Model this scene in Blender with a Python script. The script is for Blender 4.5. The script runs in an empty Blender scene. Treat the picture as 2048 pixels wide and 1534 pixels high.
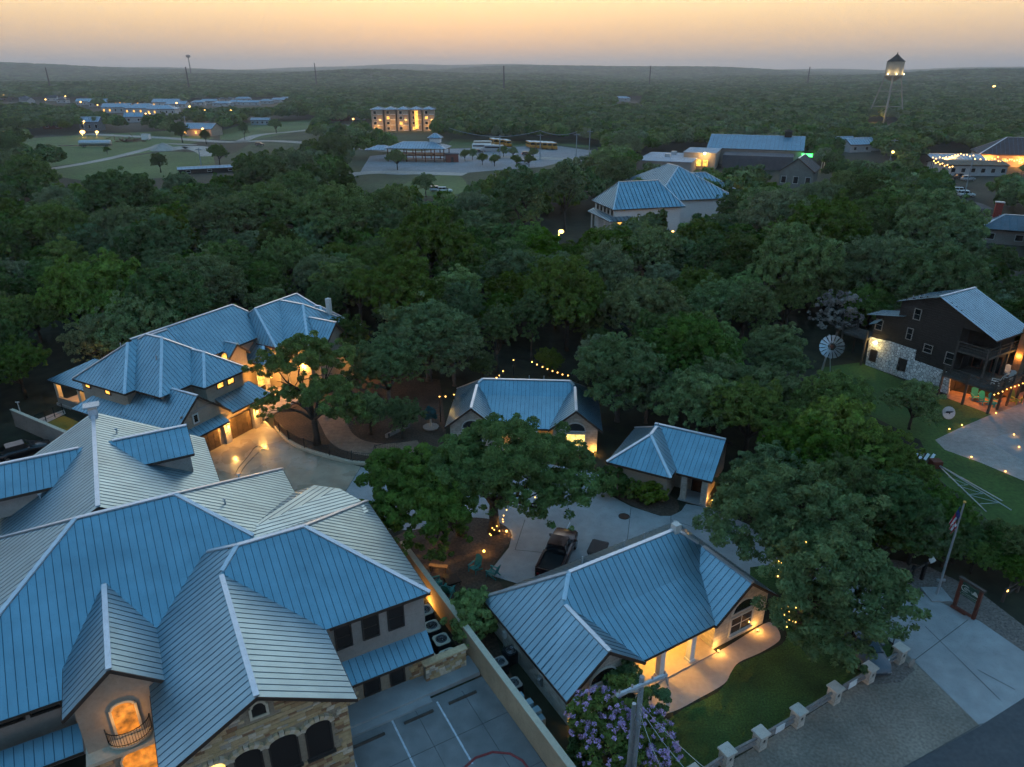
import bpy, math, random
import numpy as np
from mathutils import Vector, Matrix

random.seed(7)
S = bpy.context.scene
C = S.collection

# ------------------------------------------------------------------ camera
IMG_F, IMG_H, CAM_Z = 1413.0, 148.0, 34.0          # focal length in photo pixels, horizon row, flying height
PITCH = math.atan((767 - IMG_H) / IMG_F)
cam_d = bpy.data.cameras.new('camera'); cam = bpy.data.objects.new('camera', cam_d); C.objects.link(cam)
cam.location = (0, 0, CAM_Z); cam.rotation_euler = (math.pi / 2 - PITCH, 0, 0)
cam_d.sensor_width = 36; cam_d.sensor_fit = 'HORIZONTAL'; cam_d.lens = IMG_F * 36 / 2048
cam_d.clip_start = 0.5; cam_d.clip_end = 40000
S.camera = cam

HAZE = 0.00016                                       # evening haze density
# ------------------------------------------------------------------ dusk sky
SUN_AZ = math.radians(-4)                            # the sun has just set, a little left of straight ahead
w = bpy.data.worlds.new('World'); S.world = w; w.use_nodes = True
wn = w.node_tree.nodes; wl = w.node_tree.links; wn.clear()
def wnode(t, **k):
    n = wn.new(t)
    for a, b in k.items(): setattr(n, a, b)
    return n
tc = wnode('ShaderNodeTexCoord'); sep = wnode('ShaderNodeSeparateXYZ'); wl.new(tc.outputs['Generated'], sep.inputs[0])
def wramp(stops):
    r = wnode('ShaderNodeValToRGB'); r.color_ramp.interpolation = 'B_SPLINE'
    e = r.color_ramp.elements
    e[0].position, e[0].color = stops[0][0], (*stops[0][1], 1)
    e[1].position, e[1].color = stops[-1][0], (*stops[-1][1], 1)
    for p, c in stops[1:-1]:
        x = e.new(p); x.color = (*c, 1)
    wl.new(sep.outputs['Z'], r.inputs[0]); return r
glow = wramp([(0.0, (.46, .33, .22)), (.012, (.47, .32, .19)), (.035, (.56, .35, .165)), (.065, (.72, .46, .20)), (.10, (.85, .64, .32)),
              (.16, (.84, .75, .58)), (.28, (.60, .61, .69)), (.5, (.31, .42, .56)), (.75, (.11, .26, .42)), (1.0, (.06, .205, .37))])
far_ = wramp([(0.0, (.34, .31, .33)), (.03, (.37, .33, .34)), (.10, (.42, .38, .40)), (.2, (.30, .35, .45)), (.45, (.10, .25, .42)), (1.0, (.06, .205, .37))])
nrm = wnode('ShaderNodeVectorMath', operation='DOT_PRODUCT')
nrm.inputs[1].default_value = (math.sin(SUN_AZ), math.cos(SUN_AZ), 0)
flat = wnode('ShaderNodeVectorMath', operation='MULTIPLY'); flat.inputs[1].default_value = (1, 1, 0)
wl.new(tc.outputs['Generated'], flat.inputs[0])
nz = wnode('ShaderNodeVectorMath', operation='NORMALIZE'); wl.new(flat.outputs[0], nz.inputs[0]); wl.new(nz.outputs[0], nrm.inputs[0])
mr = wnode('ShaderNodeMapRange', interpolation_type='SMOOTHSTEP'); wl.new(nrm.outputs['Value'], mr.inputs[0])
mr.inputs[1].default_value = -0.1; mr.inputs[2].default_value = 1.0
mx = wnode('ShaderNodeMix', data_type='RGBA'); wl.new(mr.outputs[0], mx.inputs[0])
wl.new(far_.outputs[0], mx.inputs[6]); wl.new(glow.outputs[0], mx.inputs[7])
nsk = wnode('ShaderNodeTexSky', sky_type='NISHITA')  # thin physical twilight layer under the graded one
nsk.sun_disc = False; nsk.sun_elevation = math.radians(1.0); nsk.sun_rotation = SUN_AZ; nsk.altitude = 300; nsk.dust_density = 3
bg = wnode('ShaderNodeBackground'); bg.inputs[1].default_value = 1.0; wl.new(mx.outputs[2], bg.inputs[0])
bg2 = wnode('ShaderNodeBackground'); bg2.inputs[1].default_value = 0.012; wl.new(nsk.outputs[0], bg2.inputs[0])
ad = wnode('ShaderNodeAddShader'); wl.new(bg.outputs[0], ad.inputs[0]); wl.new(bg2.outputs[0], ad.inputs[1])
wo = wnode('ShaderNodeOutputWorld'); wl.new(ad.outputs[0], wo.inputs[0])

sun_d = bpy.data.lights.new('afterglow', 'SUN'); sun_d.energy = 0.25; sun_d.angle = math.radians(40); sun_d.color = (1, .78, .5)
sun = bpy.data.objects.new('afterglow', sun_d); C.objects.link(sun)
sun.rotation_euler = (math.radians(-(90 - 9)), 0, -SUN_AZ)

S.view_settings.view_transform = 'Standard'; S.view_settings.look = 'None'
S.view_settings.exposure = 0.88; S.view_settings.gamma = 1.0
S.view_settings.use_curve_mapping = False
S.render.engine = 'CYCLES'
S.cycles.use_denoising = True
S.cycles.use_adaptive_sampling = True; S.cycles.adaptive_threshold = .035; S.cycles.adaptive_min_samples = 12
S.cycles.max_bounces = 4; S.cycles.diffuse_bounces = 2; S.cycles.glossy_bounces = 2; S.cycles.transmission_bounces = 2
S.cycles.volume_bounces = 0; S.cycles.transparent_max_bounces = 4
S.cycles.sample_clamp_indirect = 3.0
S.cycles.use_light_tree = True

# ------------------------------------------------------------------ helpers
def P(px, py, z=0.0):
    """photo pixel -> point on the horizontal plane at height z"""
    u, v = px - 1024, 767 - py
    d = (u, IMG_F * math.cos(PITCH) + v * math.sin(PITCH), -IMG_F * math.sin(PITCH) + v * math.cos(PITCH))
    t = (z - CAM_Z) / d[2]
    return Vector((d[0] * t, d[1] * t, z))
def pix(p):
    X, Y, Z = p[0], p[1], p[2] - CAM_Z
    d = Y * math.cos(PITCH) - Z * math.sin(PITCH); up = Y * math.sin(PITCH) + Z * math.cos(PITCH)
    if d < 0.1: return (-9999, -9999)
    return (1024 + IMG_F * X / d, 767 - IMG_F * up / d)

MATS = {}
def lk(nt, a, b): nt.links.new(a, b)
def mat(name, col, rough=.8, metal=0.0, amt=.25, scale=3.0, bump=.0, bscale=None, coord='Object', spec=.3, big=0.0, bigscale=.15):
    """principled surface with two scales of procedural colour variation and optional relief"""
    if name in MATS: return MATS[name]
    m = bpy.data.materials.new(name); m.use_nodes = True; nt = m.node_tree; b = nt.nodes['Principled BSDF']
    b.inputs['Roughness'].default_value = rough; b.inputs['Metallic'].default_value = metal
    b.inputs['Specular IOR Level'].default_value = spec
    t = nt.nodes.new('ShaderNodeTexCoord')
    n = nt.nodes.new('ShaderNodeTexNoise'); n.inputs['Scale'].default_value = scale; n.inputs['Detail'].default_value = 6
    lk(nt, t.outputs[coord], n.inputs['Vector'])
    mr = nt.nodes.new('ShaderNodeMapRange'); lk(nt, n.outputs['Fac'], mr.inputs[0])
    mr.inputs[1].default_value = .25; mr.inputs[2].default_value = .75
    mr.inputs[3].default_value = 1 - amt; mr.inputs[4].default_value = 1 + amt
    val = mr.outputs[0]
    if big:
        n2 = nt.nodes.new('ShaderNodeTexNoise'); n2.inputs['Scale'].default_value = bigscale; n2.inputs['Detail'].default_value = 4
        lk(nt, t.outputs[coord], n2.inputs['Vector'])
        m2 = nt.nodes.new('ShaderNodeMapRange'); lk(nt, n2.outputs['Fac'], m2.inputs[0])
        m2.inputs[1].default_value = .3; m2.inputs[2].default_value = .7
        m2.inputs[3].default_value = 1 - big; m2.inputs[4].default_value = 1 + big
        mm = nt.nodes.new('ShaderNodeMath'); mm.operation = 'MULTIPLY'; lk(nt, val, mm.inputs[0]); lk(nt, m2.outputs[0], mm.inputs[1]); val = mm.outputs[0]
    vm = nt.nodes.new('ShaderNodeVectorMath'); vm.operation = 'SCALE'; vm.inputs[0].default_value = col; lk(nt, val, vm.inputs['Scale'])
    lk(nt, vm.outputs[0], b.inputs['Base Color'])
    if bump:
        nb = nt.nodes.new('ShaderNodeTexNoise'); nb.inputs['Scale'].default_value = bscale or scale * 4; nb.inputs['Detail'].default_value = 4
        lk(nt, t.outputs[coord], nb.inputs['Vector'])
        bp = nt.nodes.new('ShaderNodeBump'); bp.inputs['Strength'].default_value = bump; bp.inputs['Distance'].default_value = .03
        lk(nt, nb.outputs['Fac'], bp.inputs['Height']); lk(nt, bp.outputs[0], b.inputs['Normal'])
    MATS[name] = m; return m
def glowmat(name, col, strength):
    if name in MATS: return MATS[name]
    m = bpy.data.materials.new(name); m.use_nodes = True; nt = m.node_tree; nt.nodes.clear()
    e = nt.nodes.new('ShaderNodeEmission'); e.inputs[0].default_value = (*col, 1); e.inputs[1].default_value = strength
    o = nt.nodes.new('ShaderNodeOutputMaterial'); lk(nt, e.outputs[0], o.inputs[0])
    MATS[name] = m; return m
def litmat(name, col, strength):
    """a lit window, or door wood given emission: its light with uneven brightness (lamps, blinds)"""
    if name in MATS: return MATS[name]
    m = bpy.data.materials.new(name); m.use_nodes = True; nt = m.node_tree; b = nt.nodes['Principled BSDF']
    b.inputs['Base Color'].default_value = (.02, .02, .02, 1); b.inputs['Roughness'].default_value = .1
    t = nt.nodes.new('ShaderNodeTexCoord'); n = nt.nodes.new('ShaderNodeTexNoise'); n.inputs['Scale'].default_value = 2.2
    lk(nt, t.outputs['Object'], n.inputs['Vector'])
    mr = nt.nodes.new('ShaderNodeMapRange'); lk(nt, n.outputs['Fac'], mr.inputs[0]); mr.inputs[1].default_value = .3; mr.inputs[2].default_value = .7
    mr.inputs[3].default_value = strength * .25; mr.inputs[4].default_value = strength * 1.3
    b.inputs['Emission Color'].default_value = (*col, 1); lk(nt, mr.outputs[0], b.inputs['Emission Strength'])
    MATS[name] = m; return m
def blockmat(name, cols, bw, bh, mortar=(.35, .32, .28), rough=.85, bump=.6, msize=.02):
    """coursed masonry, relief from the same blocks; (x+y, z) works on walls along either axis"""
    if name in MATS: return MATS[name]
    m = bpy.data.materials.new(name); m.use_nodes = True; nt = m.node_tree; b = nt.nodes['Principled BSDF']
    b.inputs['Roughness'].default_value = rough; b.inputs['Specular IOR Level'].default_value = .2
    t = nt.nodes.new('ShaderNodeTexCoord'); s = nt.nodes.new('ShaderNodeSeparateXYZ'); lk(nt, t.outputs['Object'], s.inputs[0])
    a = nt.nodes.new('ShaderNodeMath'); lk(nt, s.outputs[0], a.inputs[0]); lk(nt, s.outputs[1], a.inputs[1])
    cx = nt.nodes.new('ShaderNodeCombineXYZ'); lk(nt, a.outputs[0], cx.inputs[0]); lk(nt, s.outputs[2], cx.inputs[1])
    br = nt.nodes.new('ShaderNodeTexBrick'); lk(nt, cx.outputs[0], br.inputs['Vector'])
    br.inputs['Scale'].default_value = 1; br.inputs['Brick Width'].default_value = bw; br.inputs['Row Height'].default_value = bh
    br.inputs['Mortar Size'].default_value = msize; br.inputs['Mortar Smooth'].default_value = .3
    br.inputs['Color1'].default_value = (*cols[0], 1); br.inputs['Color2'].default_value = (*cols[1], 1); br.inputs['Mortar'].default_value = (*mortar, 1)
    n = nt.nodes.new('ShaderNodeTexNoise'); n.inputs['Scale'].default_value = 2.5; n.inputs['Detail'].default_value = 6; lk(nt, t.outputs['Object'], n.inputs['Vector'])
    mr = nt.nodes.new('ShaderNodeMapRange'); lk(nt, n.outputs['Fac'], mr.inputs[0]); mr.inputs[3].default_value = .6; mr.inputs[4].default_value = 1.4
    vm = nt.nodes.new('ShaderNodeVectorMath'); vm.operation = 'SCALE'; lk(nt, br.outputs['Color'], vm.inputs[0]); lk(nt, mr.outputs[0], vm.inputs['Scale'])
    lk(nt, vm.outputs[0], b.inputs['Base Color'])
    n2 = nt.nodes.new('ShaderNodeTexNoise'); n2.inputs['Scale'].default_value = 14; lk(nt, t.outputs['Object'], n2.inputs['Vector'])
    sm = nt.nodes.new('ShaderNodeMath'); sm.operation = 'MULTIPLY_ADD'; lk(nt, br.outputs['Fac'], sm.inputs[0]); sm.inputs[1].default_value = -1; lk(nt, n2.outputs['Fac'], sm.inputs[2])
    bp = nt.nodes.new('ShaderNodeBump'); bp.inputs['Strength'].default_value = bump; bp.inputs['Distance'].default_value = .03
    lk(nt, sm.outputs[0], bp.inputs['Height']); lk(nt, bp.outputs[0], b.inputs['Normal'])
    MATS[name] = m; return m
def rubblemat(name, col, scale, dark=(.12, .11, .1)):
    if name in MATS: return MATS[name]
    m = bpy.data.materials.new(name); m.use_nodes = True; nt = m.node_tree; b = nt.nodes['Principled BSDF']; b.inputs['Roughness'].default_value = .85
    t = nt.nodes.new('ShaderNodeTexCoord')
    v = nt.nodes.new('ShaderNodeTexVoronoi'); v.feature = 'DISTANCE_TO_EDGE'; v.inputs['Scale'].default_value = scale; lk(nt, t.outputs['Object'], v.inputs['Vector'])
    v2 = nt.nodes.new('ShaderNodeTexVoronoi'); v2.inputs['Scale'].default_value = scale; lk(nt, t.outputs['Object'], v2.inputs['Vector'])
    r = nt.nodes.new('ShaderNodeValToRGB'); r.color_ramp.elements[0].position = .02; r.color_ramp.elements[0].color = (*dark, 1)
    r.color_ramp.elements[1].position = .10; r.color_ramp.elements[1].color = (*col, 1); lk(nt, v.outputs['Distance'], r.inputs[0])
    bw = nt.nodes.new('ShaderNodeSeparateXYZ'); lk(nt, v2.outputs['Color'], bw.inputs[0])
    mr = nt.nodes.new('ShaderNodeMapRange'); lk(nt, bw.outputs[0], mr.inputs[0]); mr.inputs[3].default_value = .65; mr.inputs[4].default_value = 1.25
    vm = nt.nodes.new('ShaderNodeVectorMath'); vm.operation = 'SCALE'; lk(nt, r.outputs[0], vm.inputs[0]); lk(nt, mr.outputs[0], vm.inputs['Scale'])
    lk(nt, vm.outputs[0], b.inputs['Base Color'])
    bp = nt.nodes.new('ShaderNodeBump'); bp.inputs['Strength'].default_value = .7; bp.inputs['Distance'].default_value = .04
    lk(nt, r.outputs[0], bp.inputs['Height']); lk(nt, bp.outputs[0], b.inputs['Normal'])
    MATS[name] = m; return m

class MB:
    """collects simple solids into one mesh"""
    def __init__(s): s.v = []; s.f = []
    def add(s, vs, fs):
        k = len(s.v); s.v += [tuple(x) for x in vs]; s.f += [tuple(i + k for i in f) for f in fs]; return s
    def box(s, x0, x1, y0, y1, z0, z1):
        return s.add([(x0, y0, z0), (x1, y0, z0), (x1, y1, z0), (x0, y1, z0), (x0, y0, z1), (x1, y0, z1), (x1, y1, z1), (x0, y1, z1)],
                     [(0, 3, 2, 1), (4, 5, 6, 7), (0, 1, 5, 4), (1, 2, 6, 5), (2, 3, 7, 6), (3, 0, 4, 7)])
    def obox(s, c, a, b, d):
        c, a, b, d = map(Vector, (c, a, b, d)); q = []
        for k in (-1, 1):
            for i, j in ((-1, -1), (1, -1), (1, 1), (-1, 1)): q.append(c + a * i + b * j + d * k)
        return s.add(q, [(0, 3, 2, 1), (4, 5, 6, 7), (0, 1, 5, 4), (1, 2, 6, 5), (2, 3, 7, 6), (3, 0, 4, 7)])
    def bar(s, p, q, w, h, up=(0, 0, 1)):
        p, q = Vector(p), Vector(q); d = (q - p)
        L = d.length
        if L < 1e-5: return s
        d /= L; sd = d.cross(Vector(up))
        if sd.length < 1e-4: sd = d.cross(Vector((1, 0, 0)))
        sd.normalize(); u = sd.cross(d)
        return s.obox((p + q) / 2, d * L / 2, sd * w / 2, u * h / 2)
    def tube(s, pts, rad, n=8, cap=True):
        pts = [Vector(p) for p in pts]
        if not hasattr(rad, '__len__'): rad = [rad] * len(pts)
        vs = []; fs = []
        for i, p in enumerate(pts):
            d = (pts[min(i + 1, len(pts) - 1)] - pts[max(i - 1, 0)])
            if d.length < 1e-6: d = Vector((0, 0, 1))
            d.normalize(); a = d.cross(Vector((0, 0, 1)))
            if a.length < .05: a = d.cross(Vector((0, 1, 0)))
            a.normalize(); b = d.cross(a)
            for k in range(n):
                t = 2 * math.pi * k / n; vs.append(p + (a * math.cos(t) + b * math.sin(t)) * rad[i])
        for i in range(len(pts) - 1):
            for k in range(n):
                fs.append((i * n + k, i * n + (k + 1) % n, (i + 1) * n + (k + 1) % n, (i + 1) * n + k))
        if cap: fs += [tuple(range(n))[::-1], tuple(range((len(pts) - 1) * n, len(pts) * n))]
        return s.add(vs, fs)
    def lathe(s, prof, n=16, c=(0, 0, 0)):
        vs = []; fs = []
        for r, z in prof:
            for k in range(n):
                t = 2 * math.pi * k / n; vs.append((c[0] + r * math.cos(t), c[1] + r * math.sin(t), c[2] + z))
        for i in range(len(prof) - 1):
            for k in range(n): fs.append((i * n + k, i * n + (k + 1) % n, (i + 1) * n + (k + 1) % n, (i + 1) * n + k))
        fs += [tuple(range(n))[::-1], tuple(range((len(prof) - 1) * n, len(prof) * n))]
        return s.add(vs, fs)
    def ball(s, c, r, n=8, m=5, sz=1.0):
        prof = [(max(r * math.sin(math.pi * i / m), .001), -r * sz * math.cos(math.pi * i / m)) for i in range(m + 1)]
        return s.lathe(prof, n, c)
    def prism(s, poly, z0, z1):
        n = len(poly); vs = [(p[0], p[1], z0) for p in poly] + [(p[0], p[1], z1) for p in poly]
        a = sum(poly[i][0] * poly[(i + 1) % n][1] - poly[(i + 1) % n][0] * poly[i][1] for i in range(n))
        if a < 0: vs = vs[:n][::-1] + vs[n:][::-1]
        return s.add(vs, [tuple(range(n))[::-1], tuple(range(n, 2 * n))] + [(i, (i + 1) % n, n + (i + 1) % n, n + i) for i in range(n)])
    def extr(s, poly, off):
        """3-D polygon pushed along off into a closed slab"""
        off = Vector(off); n = len(poly); vs = [Vector(p) for p in poly] + [Vector(p) + off for p in poly]
        return s.add(vs, [tuple(range(n)), tuple(range(n, 2 * n))[::-1]] + [(i, n + i, n + (i + 1) % n, (i + 1) % n) for i in range(n)])
    def mesh(s, name, smooth=False):
        m = bpy.data.meshes.new(name); m.from_pydata(s.v, [], s.f); m.update()
        if smooth: m.polygons.foreach_set('use_smooth', [True] * len(m.polygons))
        return m

def link(name, data, parent=None, material=None):
    o = bpy.data.objects.new(name, data); C.objects.link(o)
    if parent is not None: o.parent = parent
    if material is not None and data is not None: data.materials.append(material)
    return o
def part(name, mb, material, parent=None, smooth=False):
    return link(name, mb.mesh(name, smooth), parent, material)
def tag(o, label=None, cat=None, group=None, kind=None):
    if label: o['label'] = label
    if cat: o['category'] = cat
    if group: o['group'] = group
    if kind: o['kind'] = kind
    return o
def thing(name, label, cat, loc=(0, 0, 0), rz=0.0, group=None):
    o = bpy.data.objects.new(name, None); C.objects.link(o); o.empty_display_size = .2
    o.location = loc; o.rotation_euler = (0, 0, rz); return tag(o, label, cat, group)
def copy_tree(o, parent=None):
    c = o.copy(); C.objects.link(c)
    if parent is not None: c.parent = parent
    for ch in list(o.children): copy_tree(ch, c)
    return c
WARM = (1.0, .48, .10)
def lamp(parent, loc, energy, col=WARM, r=.06, kind='POINT', **k):
    d = bpy.data.lights.new('light', kind); d.energy = energy; d.color = col
    if kind in ('POINT', 'SPOT'): d.shadow_soft_size = r
    for a, b in k.items():
        if a not in ('rot',): setattr(d, a, b)
    o = bpy.data.objects.new('light', d); C.objects.link(o); o.parent = parent; o.location = loc
    if 'rot' in k: o.rotation_euler = k['rot']
    return o
def inpoly(x, y, poly):
    c = False; n = len(poly); j = n - 1
    for i in range(n):
        xi, yi = poly[i]; xj, yj = poly[j]
        if (yi > y) != (yj > y) and x < (xj - xi) * (y - yi) / (yj - yi) + xi: c = not c
        j = i
    return c

# ------------------------------------------------------------------ materials
M = {}
M['roof'] = mat('standing seam steel', (.245, .385, .455), .40, .9, .10, .8, .0, big=.10, bigscale=.35)
M['seam'] = mat('seam steel', (.08, .15, .19), .45, .8, .1, 2)  # ribs coloured darker than the pans to stand in for their shading
M['cap'] = mat('ridge cap steel', (.60, .64, .68), .42, .75, .08, 2)
M['fascia'] = mat('brown fascia paint', (.06, .04, .03), .6, 0, .2, 4)
M['stucco'] = mat('tan stucco', (.36, .29, .22), .9, 0, .10, 6, .15, 40, big=.10, bigscale=.5)
M['stuccoG'] = mat('warm grey stucco', (.30, .26, .225), .9, 0, .10, 6, .15, 40, big=.12, bigscale=.5)
M['lime'] = blockmat('white limestone blocks', ((.52, .47, .40), (.40, .36, .30)), .55, .24, (.36, .33, .28))
M['ashlarback'] = mat('mortar', (.30, .24, .17), .95, 0, .2, 8)
for i, c in enumerate([(.50, .35, .19), (.38, .24, .12), (.60, .49, .36), (.26, .14, .075), (.46, .33, .17), (.54, .40, .24), (.38, .32, .25)]):
    M['ash%d' % i] = mat('sandstone %d' % i, c, .9, 0, .22, 5, .35, 18)
M['rubble'] = rubblemat('white rubble stone', (.62, .62, .60), 2.6, (.20, .19, .18))
M['wood'] = mat('dark cedar siding', (.028, .022, .018), .75, 0, .35, 3)
M['deck'] = mat('weathered deck timber', (.07, .055, .045), .8, 0, .3, 4)
M['rust'] = mat('rust red timber', (.12, .035, .02), .7, 0, .25, 5)
M['glass'] = mat('dark window glass', (.012, .014, .016), .08, 0, .1, 2, spec=.6)
M['screen'] = mat('dark window screen', (.022, .018, .016), .7, 0, .2, 20)
M['frame'] = mat('bronze window frame', (.045, .035, .03), .5, 0, .1, 5)
M['wframe'] = mat('white window frame', (.55, .54, .50), .6, 0, .08, 5)
M['trim'] = mat('cream trim', (.55, .48, .36), .8, 0, .1, 5)
M['white'] = mat('white paint', (.72, .72, .70), .6, 0, .08, 3)
M['door'] = mat('stained wood door', (.11, .035, .015), .5, 0, .3, 4)
M['gdoor'] = mat('wood garage door', (.12, .075, .035), .6, 0, .3, 3)
M['iron'] = mat('black iron', (.012, .012, .013), .5, .3, .2, 5)
M['galv'] = mat('galvanised steel', (.45, .48, .50), .45, .8, .15, 4)
M['pole'] = mat('weathered utility pole', (.24, .27, .29), .8, 0, .2, 6)
M['plant'] = mat('terracotta and stone', (.35, .30, .26), .9, 0, .2, 6)
M['teal'] = mat('teal painted wood', (.02, .22, .20), .55, 0, .15, 6)
M['acw'] = mat('cream enamel', (.50, .46, .36), .5, 0, .1, 6)
M['acd'] = mat('dark grille', (.02, .02, .022), .6, .2, .2, 9)
M['black'] = mat('black car paint', (.010, .010, .012), .22, 0, .1, 3, spec=.6)
M['dgrey'] = mat('dark grey car paint', (.10, .12, .14), .3, .3, .05, 3)
M['maroon'] = mat('dark maroon car paint', (.028, .008, .010), .25, 0, .1, 3, spec=.6)
M['silver'] = mat('silver car paint', (.42, .45, .48), .3, .5, .05, 3)
M['tyre'] = mat('rubber', (.015, .015, .015), .9, 0, .2, 9)
M['chrome'] = mat('wheel alloy', (.5, .5, .52), .3, .9, .1, 5)
M['vinyl'] = mat('black vinyl', (.02, .02, .022), .6, 0, .2, 6)
M['red'] = glowmat('tail light', (1, .10, .05), 2.5)
M['redp'] = mat('red lens', (.25, .01, .01), .3, 0, .1, 5)
M['bulb'] = glowmat('warm bulb', (1.0, .50, .10), 4.5)
M['bulbfar'] = glowmat('far warm bulb', (1.0, .52, .12), 5.0)
M['bulbw'] = glowmat('white bulb', (1.0, .80, .45), 4.5)
M['green'] = glowmat('green neon', (.05, 1.0, .12), 3.5)
M['lit'] = litmat('lit window glass', (1.0, .46, .08), 1.5)
M['litd'] = litmat('self glowing door wood', (1.0, .30, .03), .55)  # lamplight on the door wood put in as its own emission
MATS['self glowing door wood'].node_tree.nodes['Principled BSDF'].inputs['Roughness'].default_value = .8
M['litw'] = litmat('bright lit window glass', (1.0, .66, .16), 1.5)
M['bark'] = mat('oak bark', (.055, .045, .036), .95, 0, .35, 6, .6, 12)
M['barkg'] = mat('grey bark', (.14, .125, .115), .95, 0, .3, 6, .6, 12)
M['purple'] = mat('lilac petals', (.30, .18, .38), .8, 0, .25, 30)
# ================================================================== ground
def hill(x, y):
    r = math.hypot(x, y); az = math.atan2(x, max(y, 1.0))
    t = min(max((r - 900) / 6200, 0), 1); t = t * t * (3 - 2 * t)
    z = 40 * t
    g = lambda c, s: math.exp(-((r - c) / s) ** 2)
    z += g(7200, 1500) * (22 + 44 * math.exp(-((az + .10) / .17) ** 2) + 9 * math.sin(11 * az + 1) + 6 * math.sin(23 * az) + 4 * math.sin(47 * az + 2))
    z += g(4300, 700) * (24 + 20 * math.sin(9 * az + .6) + 6 * math.sin(21 * az + 2))
    z += g(2700, 450) * (14 + 12 * math.sin(8 * az + 3) + 4 * math.sin(26 * az))
    z += g(1700, 300) * (4 + 4 * math.sin(12 * az + 1.5))
    return z
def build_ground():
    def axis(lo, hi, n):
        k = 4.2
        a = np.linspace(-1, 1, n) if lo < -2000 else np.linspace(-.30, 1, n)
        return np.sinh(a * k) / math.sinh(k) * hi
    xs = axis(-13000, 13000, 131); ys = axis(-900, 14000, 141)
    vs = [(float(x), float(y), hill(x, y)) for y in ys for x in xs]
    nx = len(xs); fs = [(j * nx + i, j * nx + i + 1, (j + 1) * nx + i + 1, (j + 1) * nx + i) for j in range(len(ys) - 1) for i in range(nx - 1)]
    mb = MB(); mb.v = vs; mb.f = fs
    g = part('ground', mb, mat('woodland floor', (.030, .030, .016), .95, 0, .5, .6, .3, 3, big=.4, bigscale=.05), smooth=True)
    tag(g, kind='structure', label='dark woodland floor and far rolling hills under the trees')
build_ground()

SHEETZ = {}
def sheet(name, pts, material, z, label=None, pixel=True, parent=None, kind='structure', thick=0.0):
    q = [tuple(P(*p)[:2]) for p in pts] if pixel else [tuple(p) for p in pts]
    a = sum(q[i][0] * q[(i + 1) % len(q)][1] - q[(i + 1) % len(q)][0] * q[i][1] for i in range(len(q)))
    if a < 0: q = q[::-1]
    mb = MB()
    if thick: mb.prism(q, z - thick, z)
    else: mb.add([(x, y, z) for x, y in q], [tuple(range(len(q)))])
    o = part(name, mb, material, parent)
    if parent is None: tag(o, label, kind=kind)
    return o
def smooth_poly(pts, n=5, closed=True):
    out = []; m = len(pts)
    for i in range(m if closed else m - 1):
        p0, p1, p2, p3 = (pts[(i - 1) % m] if closed or i else pts[0]), pts[i], pts[(i + 1) % m], (pts[(i + 2) % m] if closed or i + 2 < m else pts[-1])
        for k in range(n):
            t = k / n
            out.append(tuple(.5 * (2 * p1[a] + (p2[a] - p0[a]) * t + (2 * p0[a] - 5 * p1[a] + 4 * p2[a] - p3[a]) * t * t + (3 * p1[a] - p0[a] - 3 * p2[a] + p3[a]) * t ** 3) for a in (0, 1)))
    if not closed: out.append(tuple(pts[-1]))
    return out
def strip(name, pts, w, material, z, label=None, pixel=True, parent=None, n=6):
    q = [P(*p) if pixel else Vector((p[0], p[1], 0)) for p in pts]
    q = smooth_poly([(a.x, a.y) for a in q], n, False) if n > 1 else [(a.x, a.y) for a in q]
    L = []; R = []
    for i, p in enumerate(q):
        a = q[max(i - 1, 0)]; b = q[min(i + 1, len(q) - 1)]; d = Vector((b[0] - a[0], b[1] - a[1]))
        d = d.normalized() if d.length > 1e-6 else Vector((1, 0)); nn = Vector((-d.y, d.x)) * w / 2
        L.append((p[0] + nn.x, p[1] + nn.y, z)); R.append((p[0] - nn.x, p[1] - nn.y, z))
    mb = MB(); k = len(L); mb.add(R + L, [(i, i + 1, k + i + 1, k + i) for i in range(k - 1)])
    o = part(name, mb, material, parent)
    if parent is None: tag(o, label, kind='structure')
    return o

conc = mat('concrete paving', (.30, .30, .295), .75, 0, .14, 1.2, .1, 20, big=.16, bigscale=.18)
concd = mat('worn parking concrete', (.205, .20, .195), .8, 0, .2, 1.0, .1, 20, big=.2, bigscale=.2)
def wetmat():
    m = mat('wet concrete', (.29, .235, .165), .4, 0, .18, .8, .05, 12, big=.25, bigscale=.2, spec=.5)
    nt = m.node_tree; b = nt.nodes['Principled BSDF']; t = nt.nodes.new('ShaderNodeTexCoord')
    n = nt.nodes.new('ShaderNodeTexNoise'); n.inputs['Scale'].default_value = .35; n.inputs['Detail'].default_value = 5; lk(nt, t.outputs['Object'], n.inputs['Vector'])
    r = nt.nodes.new('ShaderNodeMapRange'); lk(nt, n.outputs['Fac'], r.inputs[0]); r.inputs[1].default_value = .35; r.inputs[2].default_value = .65
    r.inputs[3].default_value = .16; r.inputs[4].default_value = .5; lk(nt, r.outputs[0], b.inputs['Roughness']); return m
wet = wetmat()
joint = mat('joint filler', (.08, .08, .08), .9, 0, .2, 6)
mulch = mat('bark mulch and leaf litter', (.088, .056, .038), .95, 0, .55, 5, .6, 9, big=.3, bigscale=.4)
gravel = mat('caliche gravel', (.235, .195, .155), .95, 0, .35, 6, .5, 25, big=.3, bigscale=.25)
mulchg = mat('grey brown gravel mulch', (.17, .135, .115), .95, 0, .6, 7, .6, 14, big=.2, bigscale=.5)
lawn = mat('mown grass', (.040, .078, .016), .95, 0, .6, 9, .8, 30, big=.45, bigscale=.35)
meadow = mat('dry meadow grass', (.075, .122, .036), .95, 0, .35, .7, .2, 4, big=.25, bigscale=.03)
asph = mat('asphalt', (.085, .088, .092), .85, 0, .18, 4, .15, 30, big=.15, bigscale=.3)
dirt = mat('pinkish dirt path', (.30, .19, .13), .95, 0, .25, 2, .3, 12, big=.2, bigscale=.3)
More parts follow.
